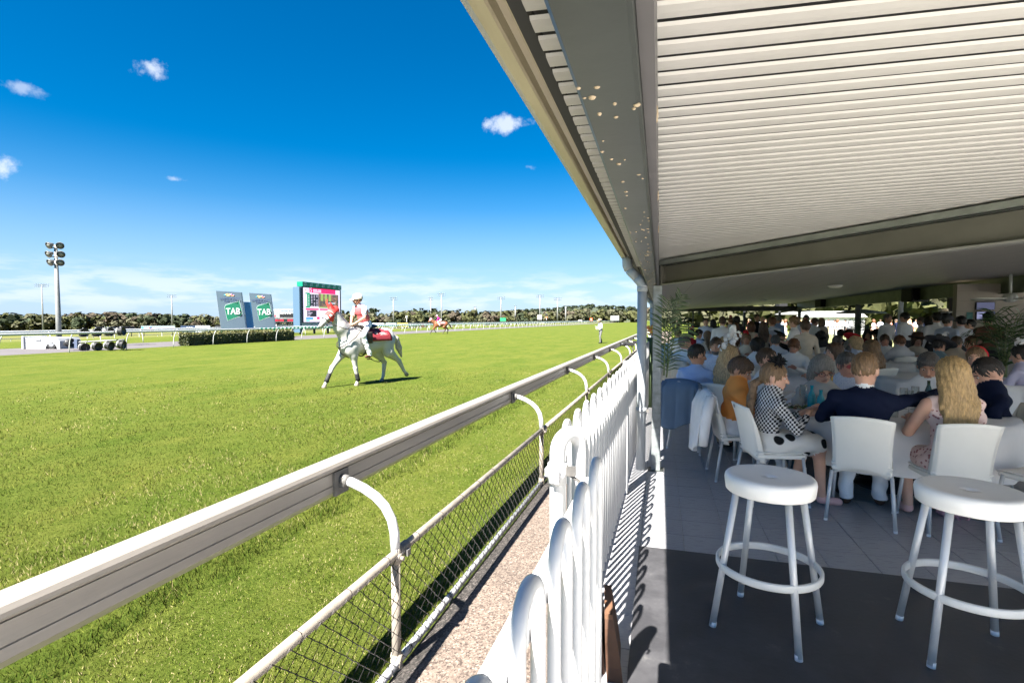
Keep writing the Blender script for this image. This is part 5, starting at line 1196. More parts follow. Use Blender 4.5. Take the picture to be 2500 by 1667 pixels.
# rider
jr = dict(hip=v3(0, .02, 1.60), kneeL=v3(-.33, .36, 1.30), ankleL=v3(-.355, .17, .80), kneeR=v3(.33, .36, 1.30), ankleR=v3(.355, .17, .80), footL=nrm(v3(-.15, 1, .05)), footR=nrm(v3(.15, 1, .05)),
          elbowL=v3(-.27, .27, 1.77), wristL=v3(-.075, .44, 1.61), elbowR=v3(.27, .27, 1.77), wristR=v3(.075, .44, 1.61), curl=1.1)
rider, _, _ = make_person('rider', 'rider in white helmet, red vest and white breeches on the white horse', root=hp, yaw=hyaw, joints=jr, lean=.42, seated=True, top='white', bottom='white', shoes='brown', sleeve='short', hair='dark', style='crop', nod=.12, turn=-.55, hat='helmet:cream:white', res=.016, skin='tan', size=1.06, face=True)
vb = Body(.03); t_ = v3(0, math.sin(.42), math.cos(.42)); Hh = v3(0, .02, 1.60); Rt_ = rot_to(v3(0, math.cos(.42), -math.sin(.42)), t_)
vb.ell(Hh + t_ * .18, v3(.182, .133, .20), 0, Rt_); vb.ell(Hh + t_ * .38, v3(.204, .138, .19), 0, Rt_); vb.cone(Hh + t_ * .47 - v3(.11, 0, 0), Hh + t_ * .47 + v3(.11, 0, 0), .078, .078, 0)
for q in (-1, 1): vb.ell(Hh + t_ * .47 + v3(q * .225, 0, 0), v3(.075, .16, .13), 0, op='-')
vb.ell(Hh + t_ * .65, v3(.10, .09, .12), 0, Rt_, op='-')
link('vest', vb.mesh('vest', .014, [M('cloth_vest', (0.55, 0.1, 0.11), .7, var=.1, bump=.3, bscale=18)]), rider)
wh = MB().tube([v3(.1, .42, 1.62), v3(.2, .2, 1.5), v3(.33, -.1, 1.35)], [.008, .007, .004], 5)
wh.build('riding_crop', leather, rider)
MB().tube([(-.36, .15, .68), (-.38, .02, .62), (-.36, -.12, .60), (-.35, -.2, .63)], [.008, .01, .016, .012], 5).build('loose_strap', leather, H1)

# bay horse and jockey in the distance
bp_ = T2W(-26.55, 57.2, GZ); hv2 = Vector((-.88, -.47)); by = math.atan2(-hv2.x, hv2.y)
bay = M('coat_bay', (.17, .062, .025), .45, var=.35, vscale=3, spec=.5); bdark = M('coat_bay_dark', (.03, .02, .016), .5)
POSE_B = [(1, True, [(.13, .58, .98), (.14, .66, .80), (.14, .74, .50), (.14, .60, .30), (.14, .55, .22)]), (-1, True, [(.13, .58, .98), (.14, .72, .78), (.14, .98, .48), (.14, 1.18, .17), (.14, 1.23, .07)]),
          (-1, False, [(.12, -.58, 1.08), (.15, -.40, .83), (.14, -.62, .53), (.14, -.34, .18), (.14, -.28, .07)]), (1, False, [(.12, -.55, 1.08), (.15, -.60, .83), (.14, -.92, .52), (.14, -.86, .16), (.14, -.83, .07)])]
pose_tail = [((0, -.88, 1.30), (0, -1.08, 1.12), .05, .08), ((0, -1.08, 1.12), (.02, -1.22, .86), .08, .09), ((.02, -1.22, .86), (.0, -1.45, .62), .085, .03)]
H2, hi2 = horse('bay_horse', 'bay racehorse trotting along the far rail', bp_, by, bay, bdark, bdark, POSE_B, .034, bdark, bdark, bdark, hood=M('hood_pink', (.72, .34, .38), .7), neck_up=-.06)
saddle_cloth(H2, 'roan', logo=False)
jr2 = dict(hip=v3(0, -.02, 1.62), kneeL=v3(-.30, .36, 1.42), ankleL=v3(-.33, .10, 1.02), kneeR=v3(.30, .36, 1.42), ankleR=v3(.33, .10, 1.02), elbowL=v3(-.26, .34, 1.70), wristL=v3(-.08, .52, 1.56), elbowR=v3(.26, .34, 1.70), wristR=v3(.08, .52, 1.56), curl=1.1)
make_person('jockey', 'jockey in magenta silks and pink cap on the bay horse', root=bp_, yaw=by, joints=jr2, lean=.75, top='magenta', bottom='white', shoes='black', hair='dark', style='crop', nod=.3, hat='helmet:pink:pink', res=.03, face=False)

# official walking on the turf
mp_ = T2W(-4.92, 37.9, GZ); toward = -_Rr; my = math.atan2(-toward.x, toward.y)
jm = dict(elbowL=v3(-.23, .05, 1.12), wristL=v3(-.14, .27, 1.08), elbowR=v3(.23, .05, 1.12), wristR=v3(.10, .27, 1.10), hip=v3(0, 0, .93), kneeL=v3(-.10, .10, .49), ankleL=v3(-.11, .09, .085), kneeR=v3(.10, .0, .49), ankleR=v3(.11, -.16, .09))
mo, _, _ = make_person('person', 'man in tan hat, pale shirt and grey trousers standing on the turf holding papers', root=mp_, yaw=my + .35, joints=jm, seated=False, lean=.10, top='paleblue', bottom='greytrouser', shoes='black', hair='grey', style='crop', nod=.35, hat='panama:khaki:brown', res=.026)
MB().box((-.02, .36, 1.12), (.22, .012, .28), M4=Matrix.Rotation(-.5, 4, 'X')).box((.02, .35, 1.10), (.2, .01, .26), M4=Matrix.Rotation(-.4, 4, 'X')).build('papers', M('paper', (.8, .8, .8), .7), None, loc=mp_, rz=my + .35, label='sheaf of white papers held by the man on the turf', cat='papers')
# ================================================================== PAVILION: floor, mat, roof, beams, gutter
RZ0, RS = 2.2, .055
def roofz(x): return RZ0 + RS * x
tile_m = M('floor_tile', (0.29, 0.29, 0.305), .30, var=.10, vscale=3, bump=.06, bscale=8, stretch=(3, 40, 1), spec=.5)
grout = M('grout', (0.42, 0.41, 0.4), .85, var=.15)
fm = M('floor_far', (.105, .105, .112), .38)
nd, lk, bs = nodes_of(fm); t = nd.new('ShaderNodeTexCoord'); br = nd.new('ShaderNodeTexBrick'); br.offset = 0; br.inputs['Scale'].default_value = 1; br.inputs['Brick Width'].default_value = .2957; br.inputs['Row Height'].default_value = .2957; br.inputs['Mortar Size'].default_value = .0022
br.inputs['Color1'].default_value = (.29, .29, .305, 1); br.inputs['Color2'].default_value = (.275, .275, .29, 1); br.inputs['Mortar'].default_value = (.42, .41, .40, 1)
mpb = nd.new('ShaderNodeMapping'); mpb.inputs['Location'].default_value = (-.184 + .2957 * 4, -3.70 + .2957 * 40, 0); lk.new(t.outputs['Object'], mpb.inputs[0]); lk.new(mpb.outputs[0], br.inputs['Vector']); lk.new(br.outputs['Color'], bs.inputs['Base Color'])
TP = .2957
conc = M('bounce_concrete', (0.76, 0.735, 0.69), .8, var=.08, vscale=2, bump=.1)  # made extra pale to throw sunlight back under the roof
MB().box((6.8, -14.1, -.0815), (14.4, 31.79, .15)).build('bounce_paving', conc, kind='structure')  # out of view, added to bounce sunlight into the terrace
MB().box((17.0, 9, -.085), (14, 20, .15)).build('side_bounce_paving', conc, kind='structure')  # likewise unseen, added for bounce from the right side
floor = MB().box((4.8, 19.4, -.081), (10.4, 35.2, .15)).build('floor', fm, kind='structure')
tm = MB().box((0, 0, .0), (TP - .004, TP - .004, .012), bev=.0015).mesh('tile', tile_m)
MB().box((1.35, 6.71, -.0045), (3.5, 9.8, .003)).build('grout_bed', grout, floor)
cells = [(i, j) for i in range(-2, 10) for j in range(-6, 12)] + [(i, j) for i in range(-2, 3) for j in range(12, 24)]
for i, j in cells:
    o = link('tile', tm, floor, loc=(.184 + (i + .5) * TP, 3.70 + (j + .5) * TP, .0 + random.uniform(-.0004, .0004)))
mm = M('rubber_mat', (0.045, 0.045, 0.049), .5, spec=.4)
nd, lk, bs = nodes_of(mm); t = nd.new('ShaderNodeTexCoord')
sc = _noise(nd, lk, t.outputs['Object'], 3.2, 8, .72); sc2 = _noise(nd, lk, t.outputs['Object'], 40, 4, .6)
lk.new(_ramp(nd, lk, sc, [(.42, (.036, .036, .04)), (.6, (.055, .055, .06)), (.74, (.13, .128, .125))]), bs.inputs['Base Color'])
lk.new(_maprange(nd, lk, sc, .3, .75, .36, .62), bs.inputs['Roughness'])
bp = nd.new('ShaderNodeBump'); bp.inputs['Strength'].default_value = .25; bp.inputs['Distance'].default_value = .004; lk.new(sc2, bp.inputs['Height']); lk.new(bp.outputs[0], bs.inputs['Normal'])
MB().box((1.55, 2.74, .012), (3.34, 1.91, .010), bev=.002).build('floor_mat', mm, label='large black rubber mat lying on the grey tiles under the stools', cat='mat')

# ribbed roof sheet
roofm = M('roof_sheet', (0.34, 0.33, 0.31), .42, var=.05, vscale=1.2, spec=.5)
tanp = math.tan(R_(10)); X0, X1 = -.252, 13.5
PB = .0757
def pan(z=0):
    b = MB(); pr = [(0, .007), (.006, .001), (.03, 0), (.0525, .001), (.058, .007)]
    V = [(x, dy + x * tanp, roofz(x) + dz) for dy, dz in pr for x in (X0, X1)]
    b.add(V, [(2 * a, 2 * a + 1, 2 * a + 3, 2 * a + 2) for a in range(4)]); return b.mesh('roof_pan', roofm)
roof = thing('roof', 'pale ribbed metal roof sheeting over the dining terrace', 'roof', (0, 0, 0))
pm_ = pan()
for i in range(76): link('roof_pan', pm_, roof, loc=(0, .3 + i * PB, random.uniform(-.0006, .0006)))
XU = -.300
MB().add([(XU, .3 + XU * tanp, roofz(X0) + .045), (X1, .3 + X1 * tanp, roofz(X1) + .045), (X1, 37, roofz(X1) + .045), (XU, 37, roofz(X0) + .045)], [(0, 1, 2, 3)]).build('gap_shade_sheet', M('gap_shade_black', (.02, .02, .021), .7), roof)  # added black sheet: the shade in the gaps between pans, put into colour
lin = M('ceiling_lining', (0.27, 0.255, 0.235), .5, var=.08, vscale=.8, stretch=(1, 6, 1), spec=.4)
b = MB()
ra, rb_ = Vector((.03, 5.45)), Vector((6.0, .35))
def rafy(x): return ra.y + (x - ra.x) * (rb_.y - ra.y) / (rb_.x - ra.x)
for k in range(16):                                   # smooth lining boards beyond the rafter, end to end
    x0, x1 = .03 + k * .52, .03 + (k + 1) * .52 - .006
    z = lambda x: roofz(x) - .012
    b = MB(); b.add([(x0, rafy(x0) + .12, z(x0)), (x1, rafy(x1) + .12, z(x1)), (x1, 36.2, z(x1)), (x0, 36.2, z(x0))], [(0, 1, 2, 3)]); b.build('lining_board', lin, roof)
# edge beam and columns
galvb = M('galv_beam', (0.05, 0.056, 0.052), .42, metal=.45, var=.22, vscale=4, bump=.05, bscale=20)
eb = thing('edge_beam', 'dull galvanised steel beam along the roof edge dotted with mud wasp nests', 'beam', (0, 0, 0))
MB().box((-.082, 17.5, 2.062), (.096, 38, .215), bev=.006).build('steel_section', galvb, eb)
MB().box((-.022, 17.5, 2.085), (.022, 38, .19)).build('inner_angle', M('steel_grey', (.10, .095, .095), .5, metal=.3, var=.1), eb)
b = MB(); rr = np.random.default_rng(5)
for i in range(120):
    y = .8 + 4.8 * rr.random() ** .9; x = -.125 + .085 * rr.random(); s = rr.uniform(.002, .0048) * (1 if i % 7 else 1.35)
    b.ball((x, y, 1.9545), (s * rr.uniform(.8, 1.8), s * rr.uniform(.9, 1.6), s * .8), 7, 4)
for y in (1.15, 1.9, 2.6): b.ball((-.011, y, 2.03), (.004, .012, .02), 6, 4)
b.build('mud_nests', M('mud', (0.3, 0.24, 0.165), .9, var=.25, vscale=60), eb, kind='stuff')
for i, (y, lb) in enumerate(((5.69, 'square galvanised steel column beside the grey downpipe'), (13.2, 'second galvanised column farther along the fence'), (20.8, 'third galvanised column along the fence'), (28.4, 'fourth galvanised column along the fence'))):
    c = thing('column', lb, 'column', (-.022, y, 0))
    MB().box((0, 0, .978), (.092, .092, 1.955), bev=.006).build('shaft', M('galv_column', (.22, .24, .245), .45, metal=.35, var=.3, vscale=16, bump=.05), c); MB().box((0, 0, .006), (.16, .16, .012)).build('base_plate', galvb, c)
# rafter: an I section running back at an angle
rf = thing('rafter', 'deep dark steel rafter with galvanised top strip crossing under the roof', 'beam', (0, 0, 0))
dv = (rb_ - ra); LR = dv.length; ang = math.atan2(dv.y, dv.x); slope = RS * dv.x / LR
MXr = Matrix.Translation((ra.x, ra.y, RZ0)) @ Matrix.Rotation(ang, 4, 'Z') @ Matrix.Rotation(-math.atan(slope), 4, 'Y')
def rbx(name, c, d, mt):
    q = MB().box(c, d, bev=.003); q.v = [tuple(MXr @ Vector(v)) for v in q.v]; q.build(name, mt, rf)
steeld = M('rafter_steel', (0.09, 0.087, 0.07), .55, var=.18, vscale=2.2, bump=.05)
rbx('top_strip', (LR / 2, -.0, -.036), (LR, .13, .045), M('galv_strip', (.2, .215, .19), .5, metal=.3, var=.2, vscale=5, stretch=(1, 1, 1)))
rbx('top_flange', (LR / 2, 0, -.066), (LR, .11, .010), galvb)
rbx('web', (LR / 2, 0, -.16), (LR, .012, .178), steeld)
rbx('bottom_flange', (LR / 2, 0, -.253), (LR, .11, .012), M('flange_galv', (.2, .2, .18), .5, metal=.2, var=.2, vscale=6))
rbx('end_plate', (.012, 0, -.15), (.014, .12, .2), steeld)
# inner beam, posts and far end beam
ib = thing('inner_beam', 'long greenish galvanised beam carrying speakers on the far side of the terrace', 'beam', (8.25, 0, 0))
gg = M('galv_green', (.14, .155, .12), .5, metal=.2, var=.28, vscale=3, bump=.05)
MB().box((0, 22.5, 2.44), (.09, 27, .40), bev=.006).build('channel', gg, ib)
for z in (2.245, 2.635): MB().box((-.05, 22.5, z), (.1, 27, .014)).build('flange', gg, ib)
eb2 = MB().box((4.1, 36.0, 2.28), (8.3, .14, .30)).build('end_beam', M('dark_steel', (.035, .037, .042), .5, metal=.2), label='dark beam closing the far end of the roof', cat='beam')
def post(px, d, label, mt, w=.12, h=2.25, z0=0):
    p = atd(px, 790, d); o = thing('post', label, 'post', (p.x, p.y, 0)); MB().box((0, 0, h / 2), (w, w, h), bev=.006).build('shaft', mt, o); MB().box((0, 0, .005), (w + .1, w + .1, .01)).build('base_plate', mt, o)
ds = M('dark_steel')
post(2318, 15.3, 'dark steel post left of the beige wall', ds); post(2198, 18.4, 'pale grey post between white shirted standing men', M('pale_post', (.5, .54, .6), .5, var=.1)); post(2093, 22.4, 'dark post hidden behind a palm below the beam', ds, .16)
post(1951, 31.8, 'dark post under the first parasol', ds, .15); post(1903, 34, 'slim dark post below the smallest speaker', ds, .13); post(1817, 34.5, 'slim dark post at the far end above the crowd', ds, .14); post(1692, 34.5, 'thinnest dark post at the far end near the palm frond', ds, .09)
# gutter and fascia
gut = thing('gutter', 'cream metal gutter and fascia running along the roof edge', 'gutter', (0, 0, 0))
gm_ = M('gutter_cream', (0.306, 0.2677, 0.187), .4, var=.14, vscale=3, stretch=(4, .4, 4), spec=.5); fas = M('fascia_cream', (0.2805, 0.238, 0.1615), .5, var=.22, vscale=4)
gp_ = [(-.464, 2.387), (-.470, 2.380), (-.448, 2.33), (-.410, 2.268), (-.386, 2.251), (-.352, 2.247), (-.347, 2.252), (-.343, 2.278), (-.318, 2.285), (-.31, 2.29), (-.31, 2.375)]  # outer lip flared out of sight, shaped to shade the near gate hoops
for k in range(5):
    y0 = -1.4 + k * 7.6; MB().prism([(x, y0, z) for x, z in gp_], (0, 7.592, 0)).build('gutter_run', gm_, gut)
    MB().box((-.289, y0 + 3.8, 2.305), (.036, 7.59, .135), bev=.003).build('fascia_board', fas, gut)
MB().box((-.262, 17.6, 2.232), (.010, 37.6, .02)).build('shadow_gap_strip', M('gap_black', (.012, .011, .01), .8), gut)
# downpipes
pvc = M('pvc_grey', (.36, .385, .41), .35, var=.04, vscale=3, spec=.5)
def downpipe(y, label, n=18):
    o = thing('downpipe', label, 'downpipe', (-.178, y, 0))
    MB().tube([(0, 0, .0), (0, 0, 1.90)], .050, n).build('pipe', pvc, o)
    e = [(0, 0, 1.895), (0, 0, 1.96), (-.02, 0, 2.00), (-.055, 0, 2.04), (-.10, 0, 2.085), (-.135, 0, 2.125), (-.155, 0, 2.17), (-.158, 0, 2.215), (-.158, 0, 2.262)]
    MB().tube(e[:4], .054, n).build('elbow', pvc, o); MB().tube(e[3:6], .0515, n).build('offset_pipe', pvc, o); MB().tube(e[5:], .054, n).build('elbow', pvc, o)
    for z in (.62, 1.895): MB().tube([(0, 0, z), (0, 0, z + .05)], .0555, n).build('collar', pvc, o)
    MB().box((.052, .0, .635), (.06, .03, .03)).build('bracket', galv_dark, o)
downpipe(5.66, 'large grey plastic downpipe with offset bend beside the white fence'); downpipe(13.1, 'distant grey downpipe at the next roof bay', 10)
# ceiling lights, speakers, fan
def onlining(px, py):
    d = ray(px, py); # intersect with lining plane z = RZ0-.012+RS*x
    k = (RZ0 - .012 - CAMH) / (d.z - RS * d.x); return Vector((0, 0, CAMH)) + d * k
for px, py, lb in ((2038, 696, 'oval bulkhead ceiling light nearer the camera'), (1862, 731, 'smaller oval bulkhead ceiling light farther away')):
    p = onlining(px, py); o = thing('ceiling_light', lb, 'ceiling light', p)
    MB().lathe([(0, 0), (.16, 0), (.16, -.03), (.145, -.035), (0, -.036)], 20, ry=.7).build('base', whitepaint, o); MB().lathe([(.14, -.036), (.12, -.06), (.06, -.072), (0, -.074)], 20, ry=.7).build('diffuser', M('diffuser', (.55, .56, .5), .4), o)
for px, py, d, s, lb in ((2234, 718, 17.3, 1.0, 'largest black loudspeaker hung on the green beam'), (2010, 738, 27, 1.0, 'middle black loudspeaker hung on the green beam'), (1908, 748, 36, 1.0, 'smallest black loudspeaker hung on the green beam')):
    p = atd(px, py, d); o = thing('loudspeaker', lb, 'loudspeaker', p, .35)
    MB().box((0, 0, 0), (.62, .45, .52), bev=.02).build('cabinet', M('speaker_black', (.012, .012, .013), .6), o); MB().box((0, -.23, 0), (.54, .012, .44)).build('grille', M('speaker_grille', (.02, .02, .021), .8, bump=.3, bscale=90), o); MB().box((0, .2, .3), (.1, .1, .16)).build('bracket', dark, o)
p = atd(2466, 727, 11.5); fan = thing('ceiling_fan', 'white ceiling fan with broad blades at the right edge', 'fan', p)
MB().tube([(0, 0, .05), (0, 0, .55)], .03, 8).lathe([(0, .10), (.10, .09), (.13, .03), (.13, -.05), (.08, -.09), (0, -.10)], 16).build('motor', M('fan_grey', (.33, .34, .33), .5), fan)
for k in range(4):
    a = .35 + k * PI / 2; q = MB().grid(lambda u, v: (.13 + .72 * u, (v - .5) * (.10 + .10 * u), .03 * (v - .5) - .02), 6, 2, thick=.01); m4 = Matrix.Rotation(a, 4, 'Z'); q.v = [tuple(m4 @ Vector(v)) for v in q.v]; q.build('blade', M('fan_blade', (.62, .61, .52), .5), fan)
# beige wall with screens
p = atd(2334, 790, 13.3)
wl_ = thing('bar_wall', 'beige panelled wall with wall screens behind the palm', 'wall', (p.x, p.y, 0), 0)
MB().box((3.0, .1, 1.25), (6.0, .2, 2.5)).build('panelling', M('wall_beige', (.27, .235, .2), .7, var=.06, vscale=4), wl_)
for k in range(9): MB().box((3.0, -.004, .25 + k * .26), (6.0, .008, .008)).build('groove', M('groove_dark', (.2, .17, .14), .8), wl_)
def wallp(px, py): 
    d = ray(px, py); k = (p.y - .03) / d.y; return Vector((0, 0, CAMH)) + d * k
a, c = wallp(2382, 737), wallp(2428, 757); ob = thing('wall_screen', 'upper dark wall screen above a brighter one', 'screen', ((a.x + c.x) / 2, p.y, (a.z + c.z) / 2)); wdt = abs(c.x - a.x)
MB().box((0, -.03, 0), (wdt, .05, abs(a.z - c.z)), bev=.01).build('bezel', dark, ob); MB().box((0, -.058, 0), (wdt * .92, .006, abs(a.z - c.z) * .85)).build('panel', led('led_dim', (.05, .055, .10), .5), ob)
a, c = wallp(2382, 760), wallp(2428, 782); ob = thing('wall_screen', 'lower wall screen showing a pale blue page', 'screen', ((a.x + c.x) / 2, p.y, (a.z + c.z) / 2))
MB().box((0, -.03, 0), (wdt, .05, abs(a.z - c.z)), bev=.01).build('bezel', dark, ob); MB().box((0, -.058, 0), (wdt * .92, .006, abs(a.z - c.z) * .85)).build('panel', led('led_pale', (.16, .17, .28), .5), ob)
a, c = wallp(2361, 762), wallp(2375, 779); ob = thing('poster', 'small teal poster on the beige wall', 'poster', ((a.x + c.x) / 2, p.y, (a.z + c.z) / 2))
MB().box((0, -.012, 0), (abs(c.x - a.x), .02, abs(a.z - c.z))).build('sheet', M('poster_teal', (.02, .12, .11), .5, var=.5, vscale=12), ob)
for px, py in ((2351, 724), (2427, 718)):
    ob = thing('downlight', 'tiny warm downlight under the beam at right' if px > 2400 else 'tiny warm downlight near the dark post', 'downlight', atd(px, py, 14)); MB().lathe([(0, 0), (.05, 0), (.05, -.02), (0, -.02)], 10).build('lens', M('downlight_on', (.8, .7, .5), .5, emit=(1, .8, .5), estr=5), ob)
# back fence, lawn furniture beyond
bf = thing('back_fence', 'thin black railing between terrace and lawn', 'fence', (0, 37.2, 0)); b = MB()
for k in range(90): b.box((-.5 + k * .15, 0, .6), (.016, .016, 1.1))
b.build('bars', ds, bf, kind='stuff')
for z in (.1, 1.15): MB().box((6.2, 0, z), (13.6, .04, .04)).build('rail', ds, bf)
for px, py, d, w, lb in ((1937, 762, 40, 1.35, 'flat grey parasol left of the white marquee'), (2102, 757, 30, 1.35, 'flat grey parasol behind the palm under the beam')):
    p = atd(px, py, d); o = thing('parasol', lb, 'parasol', (p.x, p.y, 0)); z = p.z
    MB().lathe([(0, z + .06), (.3, z + .03), (w * .9, z - .12), (w, z - .2), (w * .98, z - .2), (0, z - .05)], 8).build('canopy', M('parasol_grey', (.20, .20, .19), .8), o); MB().tube([(0, 0, 0), (0, 0, z)], .03, 6).build('pole', dark, o)
p = atd(1975, 790, 62); mq = thing('marquee', 'bright white marquee on the lawn behind the terrace', 'marquee', (p.x, p.y, GZ))
MB().box((2.6, 1.5, 1.0), (6.4, 3, 2.0)).build('walls', whitepaint, mq); MB().prism([(-.8, -.3, 2.0), (6.0, -.3, 2.0), (5.2, -.3, 2.7), (0, -.3, 2.7)], (0, 3.6, 0)).build('roof', whitepaint, mq)
for x in (.4, 2.2, 4.0): MB().box((x, -.01, .9), (.9, .03, 1.3)).build('opening', M('marquee_shade', (.35, .36, .4), .7), mq)
MB().box((24, 60, GZ + .004), (36, 44, .004)).build('lawn', M('lawn_bright', (.2, .22, .09), .9, var=.15, vscale=2), kind='structure')
# ================================================================== FURNITURE
plastic = M('chair_plastic', (0.8, 0.785, 0.735), .38, var=.03, vscale=3, spec=.5)
alum = M('leg_aluminium', (.58, .59, .60), .42, metal=.25, var=.06, vscale=8)
tipm = M('leg_tip', (.72, .73, .75), .5)
def chair_meshes():
    def back(u, v):
        w = .375 + .035 * v ** 3; e = (2 * u - 1) ** 2
        return ((u - .5) * w, -.195 - .085 * v - .02 * v ** 4 - .028 * (1 - e) + .02 * e,   .375 + .465 * v + .022 * (1 - e) * v + (.055 * (1 - e) * (1 - v)))
    bk = MB().grid(back, 14, 14, thick=.011)
    for q in (0, 1):    # side flanges wrap forward
        s = -1 if q == 0 else 1
        bk.grid(lambda u, v, q=q, s=s: (back(q, v)[0] + s * .004, back(q, v)[1] + (.045 * (1 - v ** 2) + .012) * u, back(q, v)[2] - .01 * u), 3, 12, thick=.010 * s)
    st_ = MB().grid(lambda u, v: ((u - .5) * .40, -.20 + .42 * v, .452 + .012 * (2 * u - 1) ** 2 - .012 * math.sin(PI * v) + (.0 if v < .9 else -.02 * ((v - .9) / .1) ** 2)), 10, 10, thick=-.012)
    st_.box((0, .01, .428), (.395, .415, .038), bev=.012)
    bm_ = MB().lathe([(.014, 0), (.017, 0), (.017, .002), (.014, .002)], 14)
    m4 = Matrix.Translation((0, -.327, .835)) @ Matrix.Rotation(R_(100), 4, 'X'); bm_.v = [tuple(m4 @ Vector(v)) for v in bm_.v]
    legs = {}
    for n, (x, y, X, Y, zt) in dict(fl=(-.19, .185, -.215, .235, .43), fr=(.19, .185, .215, .235, .43), bl=(-.195, -.185, -.225, -.245, .40), br=(.195, -.185, .225, -.245, .40)).items():
        legs[n] = (MB().tube([(x, y, zt), (X, Y, .008)], .0135, 10).mesh('leg', alum), MB().tube([(X + (x - X) * .03, Y + (y - Y) * .03, .022), (X, Y, .0)], .0142, 10).mesh('foot_tip', tipm))
    return bk.mesh('backrest', plastic), st_.mesh('seat', plastic), bm_.mesh('maker_mark', M('mark_grey', (.25, .25, .25), .5)), legs
CH = chair_meshes()
def chair(label, loc, yaw, mark=False, group=None):
    o = thing('chair', label, 'chair', (loc[0], loc[1], 0), yaw, group)
    link('backrest', CH[0], o); link('seat', CH[1], o)
    if mark: link('maker_mark', CH[2], o)
    for lm, tm_ in CH[3].values():
        l = link('leg', lm, o); link('foot_tip', tm_, l)
    return o
def stool(label, loc, rot):
    o = thing('bar_stool', label, 'stool', (loc[0], loc[1], .017), rot)
    white = M('stool_plastic', (0.8, 0.79, 0.76), .36, var=.02, vscale=4, spec=.5)
    z = .79
    MB().lathe([(.018, z - .034), (.018, z - .012), (.05, z - .012), (.11, z - .009), (.165, z - .002), (.19, z), (.204, z - .004), (.212, z - .014), (.215, z - .03), (.209, z - .082), (.205, z - .086), (.198, z - .084), (.196, z - .034), (.018, z - .034)], 56).build('seat', white, o)
    for k in range(4):
        a = k * PI / 2 + PI / 4; c, s = math.cos(a), math.sin(a)
        l = MB().tube([(c * .165, s * .165, z - .036), (c * .285, s * .285, .012)], .0165, 14).build('leg', alum, o)
        MB().tube([(c * .2815, s * .2815, .026), (c * .2855, s * .2855, 0)], .0175, 14).build('foot_tip', tipm, l)
        rr = .247; q = (c * (rr - .014), s * (rr - .014), .315); MB().ball(q, .007, 8, 5).build('bolt', M('bolt', (.4, .4, .4), .3, metal=.9), o)
    ring = []
    MB().lathe([(.237, .297), (.248, .297), (.251, .303), (.251, .328), (.248, .334), (.237, .334), (.234, .328), (.234, .303), (.237, .297)], 64).build('foot_ring', M('ring_cream', (.66, .66, .63), .4, var=.04), o)
stool('white round bar stool on the mat, the left one', (.553, 2.90), R_(-27)); stool('white round bar stool on the mat, cut by the right frame edge', (1.425, 2.93), R_(-4))

linen = M('linen', (0.78, 0.78, 0.8), .8, var=.03, vscale=4, bump=.25, bscale=12, sheen=.1)
def table(label, x, y, r=.90, folds=17, ph=0):
    o = thing('round_table', label, 'table', (x, y, 0))
    MB().lathe([(0, .715), (r - .02, .715), (r - .02, .74), (0, .74)], 40).build('table_top', M('table_wood', (.25, .17, .11), .6), o)
    MB().tube([(0, 0, .0), (0, 0, .715)], .05, 10).lathe([(0, .0), (.3, .0), (.3, .025), (.06, .06)], 16).build('pedestal', dark, o)
    def f(u, v):
        a = 2 * PI * u; k = max(0, (v - .62) / .38); w = (math.sin(a * folds + ph) + .4 * math.sin(a * 7 + 1 + ph)) * .022 * k
        if v <= .62: rr, z = r * (v / .62), .748
        else: rr, z = r + .012 + .035 * k + w, .748 - .42 * k - .02 * math.sin(a * 5 + ph) * k
        return (rr * math.cos(a), rr * math.sin(a), z)
    cl = MB().grid(f, 96, 13).build('tablecloth', linen, None, loc=(x, y, 0), label=label.replace('round table', 'white cloth on the round table'), cat='tablecloth')
    return o
table('round table nearest the camera, set with bottles and glasses', 2.15, 5.75)
table('round table second along the fence, behind the orange shirt', 1.75, 7.75, ph=1)
table('round table behind, in front of the striped shirt man', 4.1, 9.0, ph=2)
table('round table third along the fence, mostly hidden by guests', 1.6, 10.8, ph=3)
table('round table farther back on the right of the terrace', 4.6, 12.6, ph=4)
table('round table far back beside the fence', 1.8, 14.2, ph=5)
# things on the first table
TZ = .752
def on(px, py, z=TZ): return atz(px, py, z)
teal = M('bottle_teal', (.01, .30, .40), .1, spec=.7); glassm = M('clear_glass', (.9, .92, .92), .03)
_nd, _lk, _b = nodes_of(glassm); _o = _nd['Material Output']; _t = _nd.new('ShaderNodeBsdfTransparent'); _m = _nd.new('ShaderNodeMixShader'); _lw = _nd.new('ShaderNodeLayerWeight'); _lw.inputs[0].default_value = .25
_t.inputs[0].default_value = (.93, .95, .95, 1); _g = _nd.new('ShaderNodeBsdfGlossy'); _g.inputs['Roughness'].default_value = .05; _lk.new(_lw.outputs['Facing'], _m.inputs[0]); _lk.new(_t.outputs[0], _m.inputs[1]); _lk.new(_g.outputs[0], _m.inputs[2]); _lk.new(_m.outputs[0], _o.inputs[0]); champ = M('champagne', (.50, .38, .10), .1)
def bottle(px, py, mt, h, label, cap=None, neck=.5):
    p = on(px, py); o = thing('bottle', label, 'bottle', p)
    MB().lathe([(0, 0), (.034, .002), (.036, .01), (.036, h * neck), (.030, h * (neck + .12)), (.0145, h * (neck + .28)), (.0135, h * .93), (.016, h * .94), (.016, h), (0, h)], 14).build('glass', mt, o)
    if cap: MB().lathe([(.0155, h * .72), (.0175, h * .72), (.018, h), (.012, h + .006), (0, h + .006)], 12).build('foil', cap, o)
    return o
bottle(1981, 1000, teal, .23, 'teal glass bottle standing left of the other on the first table'); bottle(2003, 1004, teal, .20, 'shorter teal bottle half hidden by the navy sleeve'); bottle(1996, 985, teal, .21, 'teal bottle standing just behind two others')
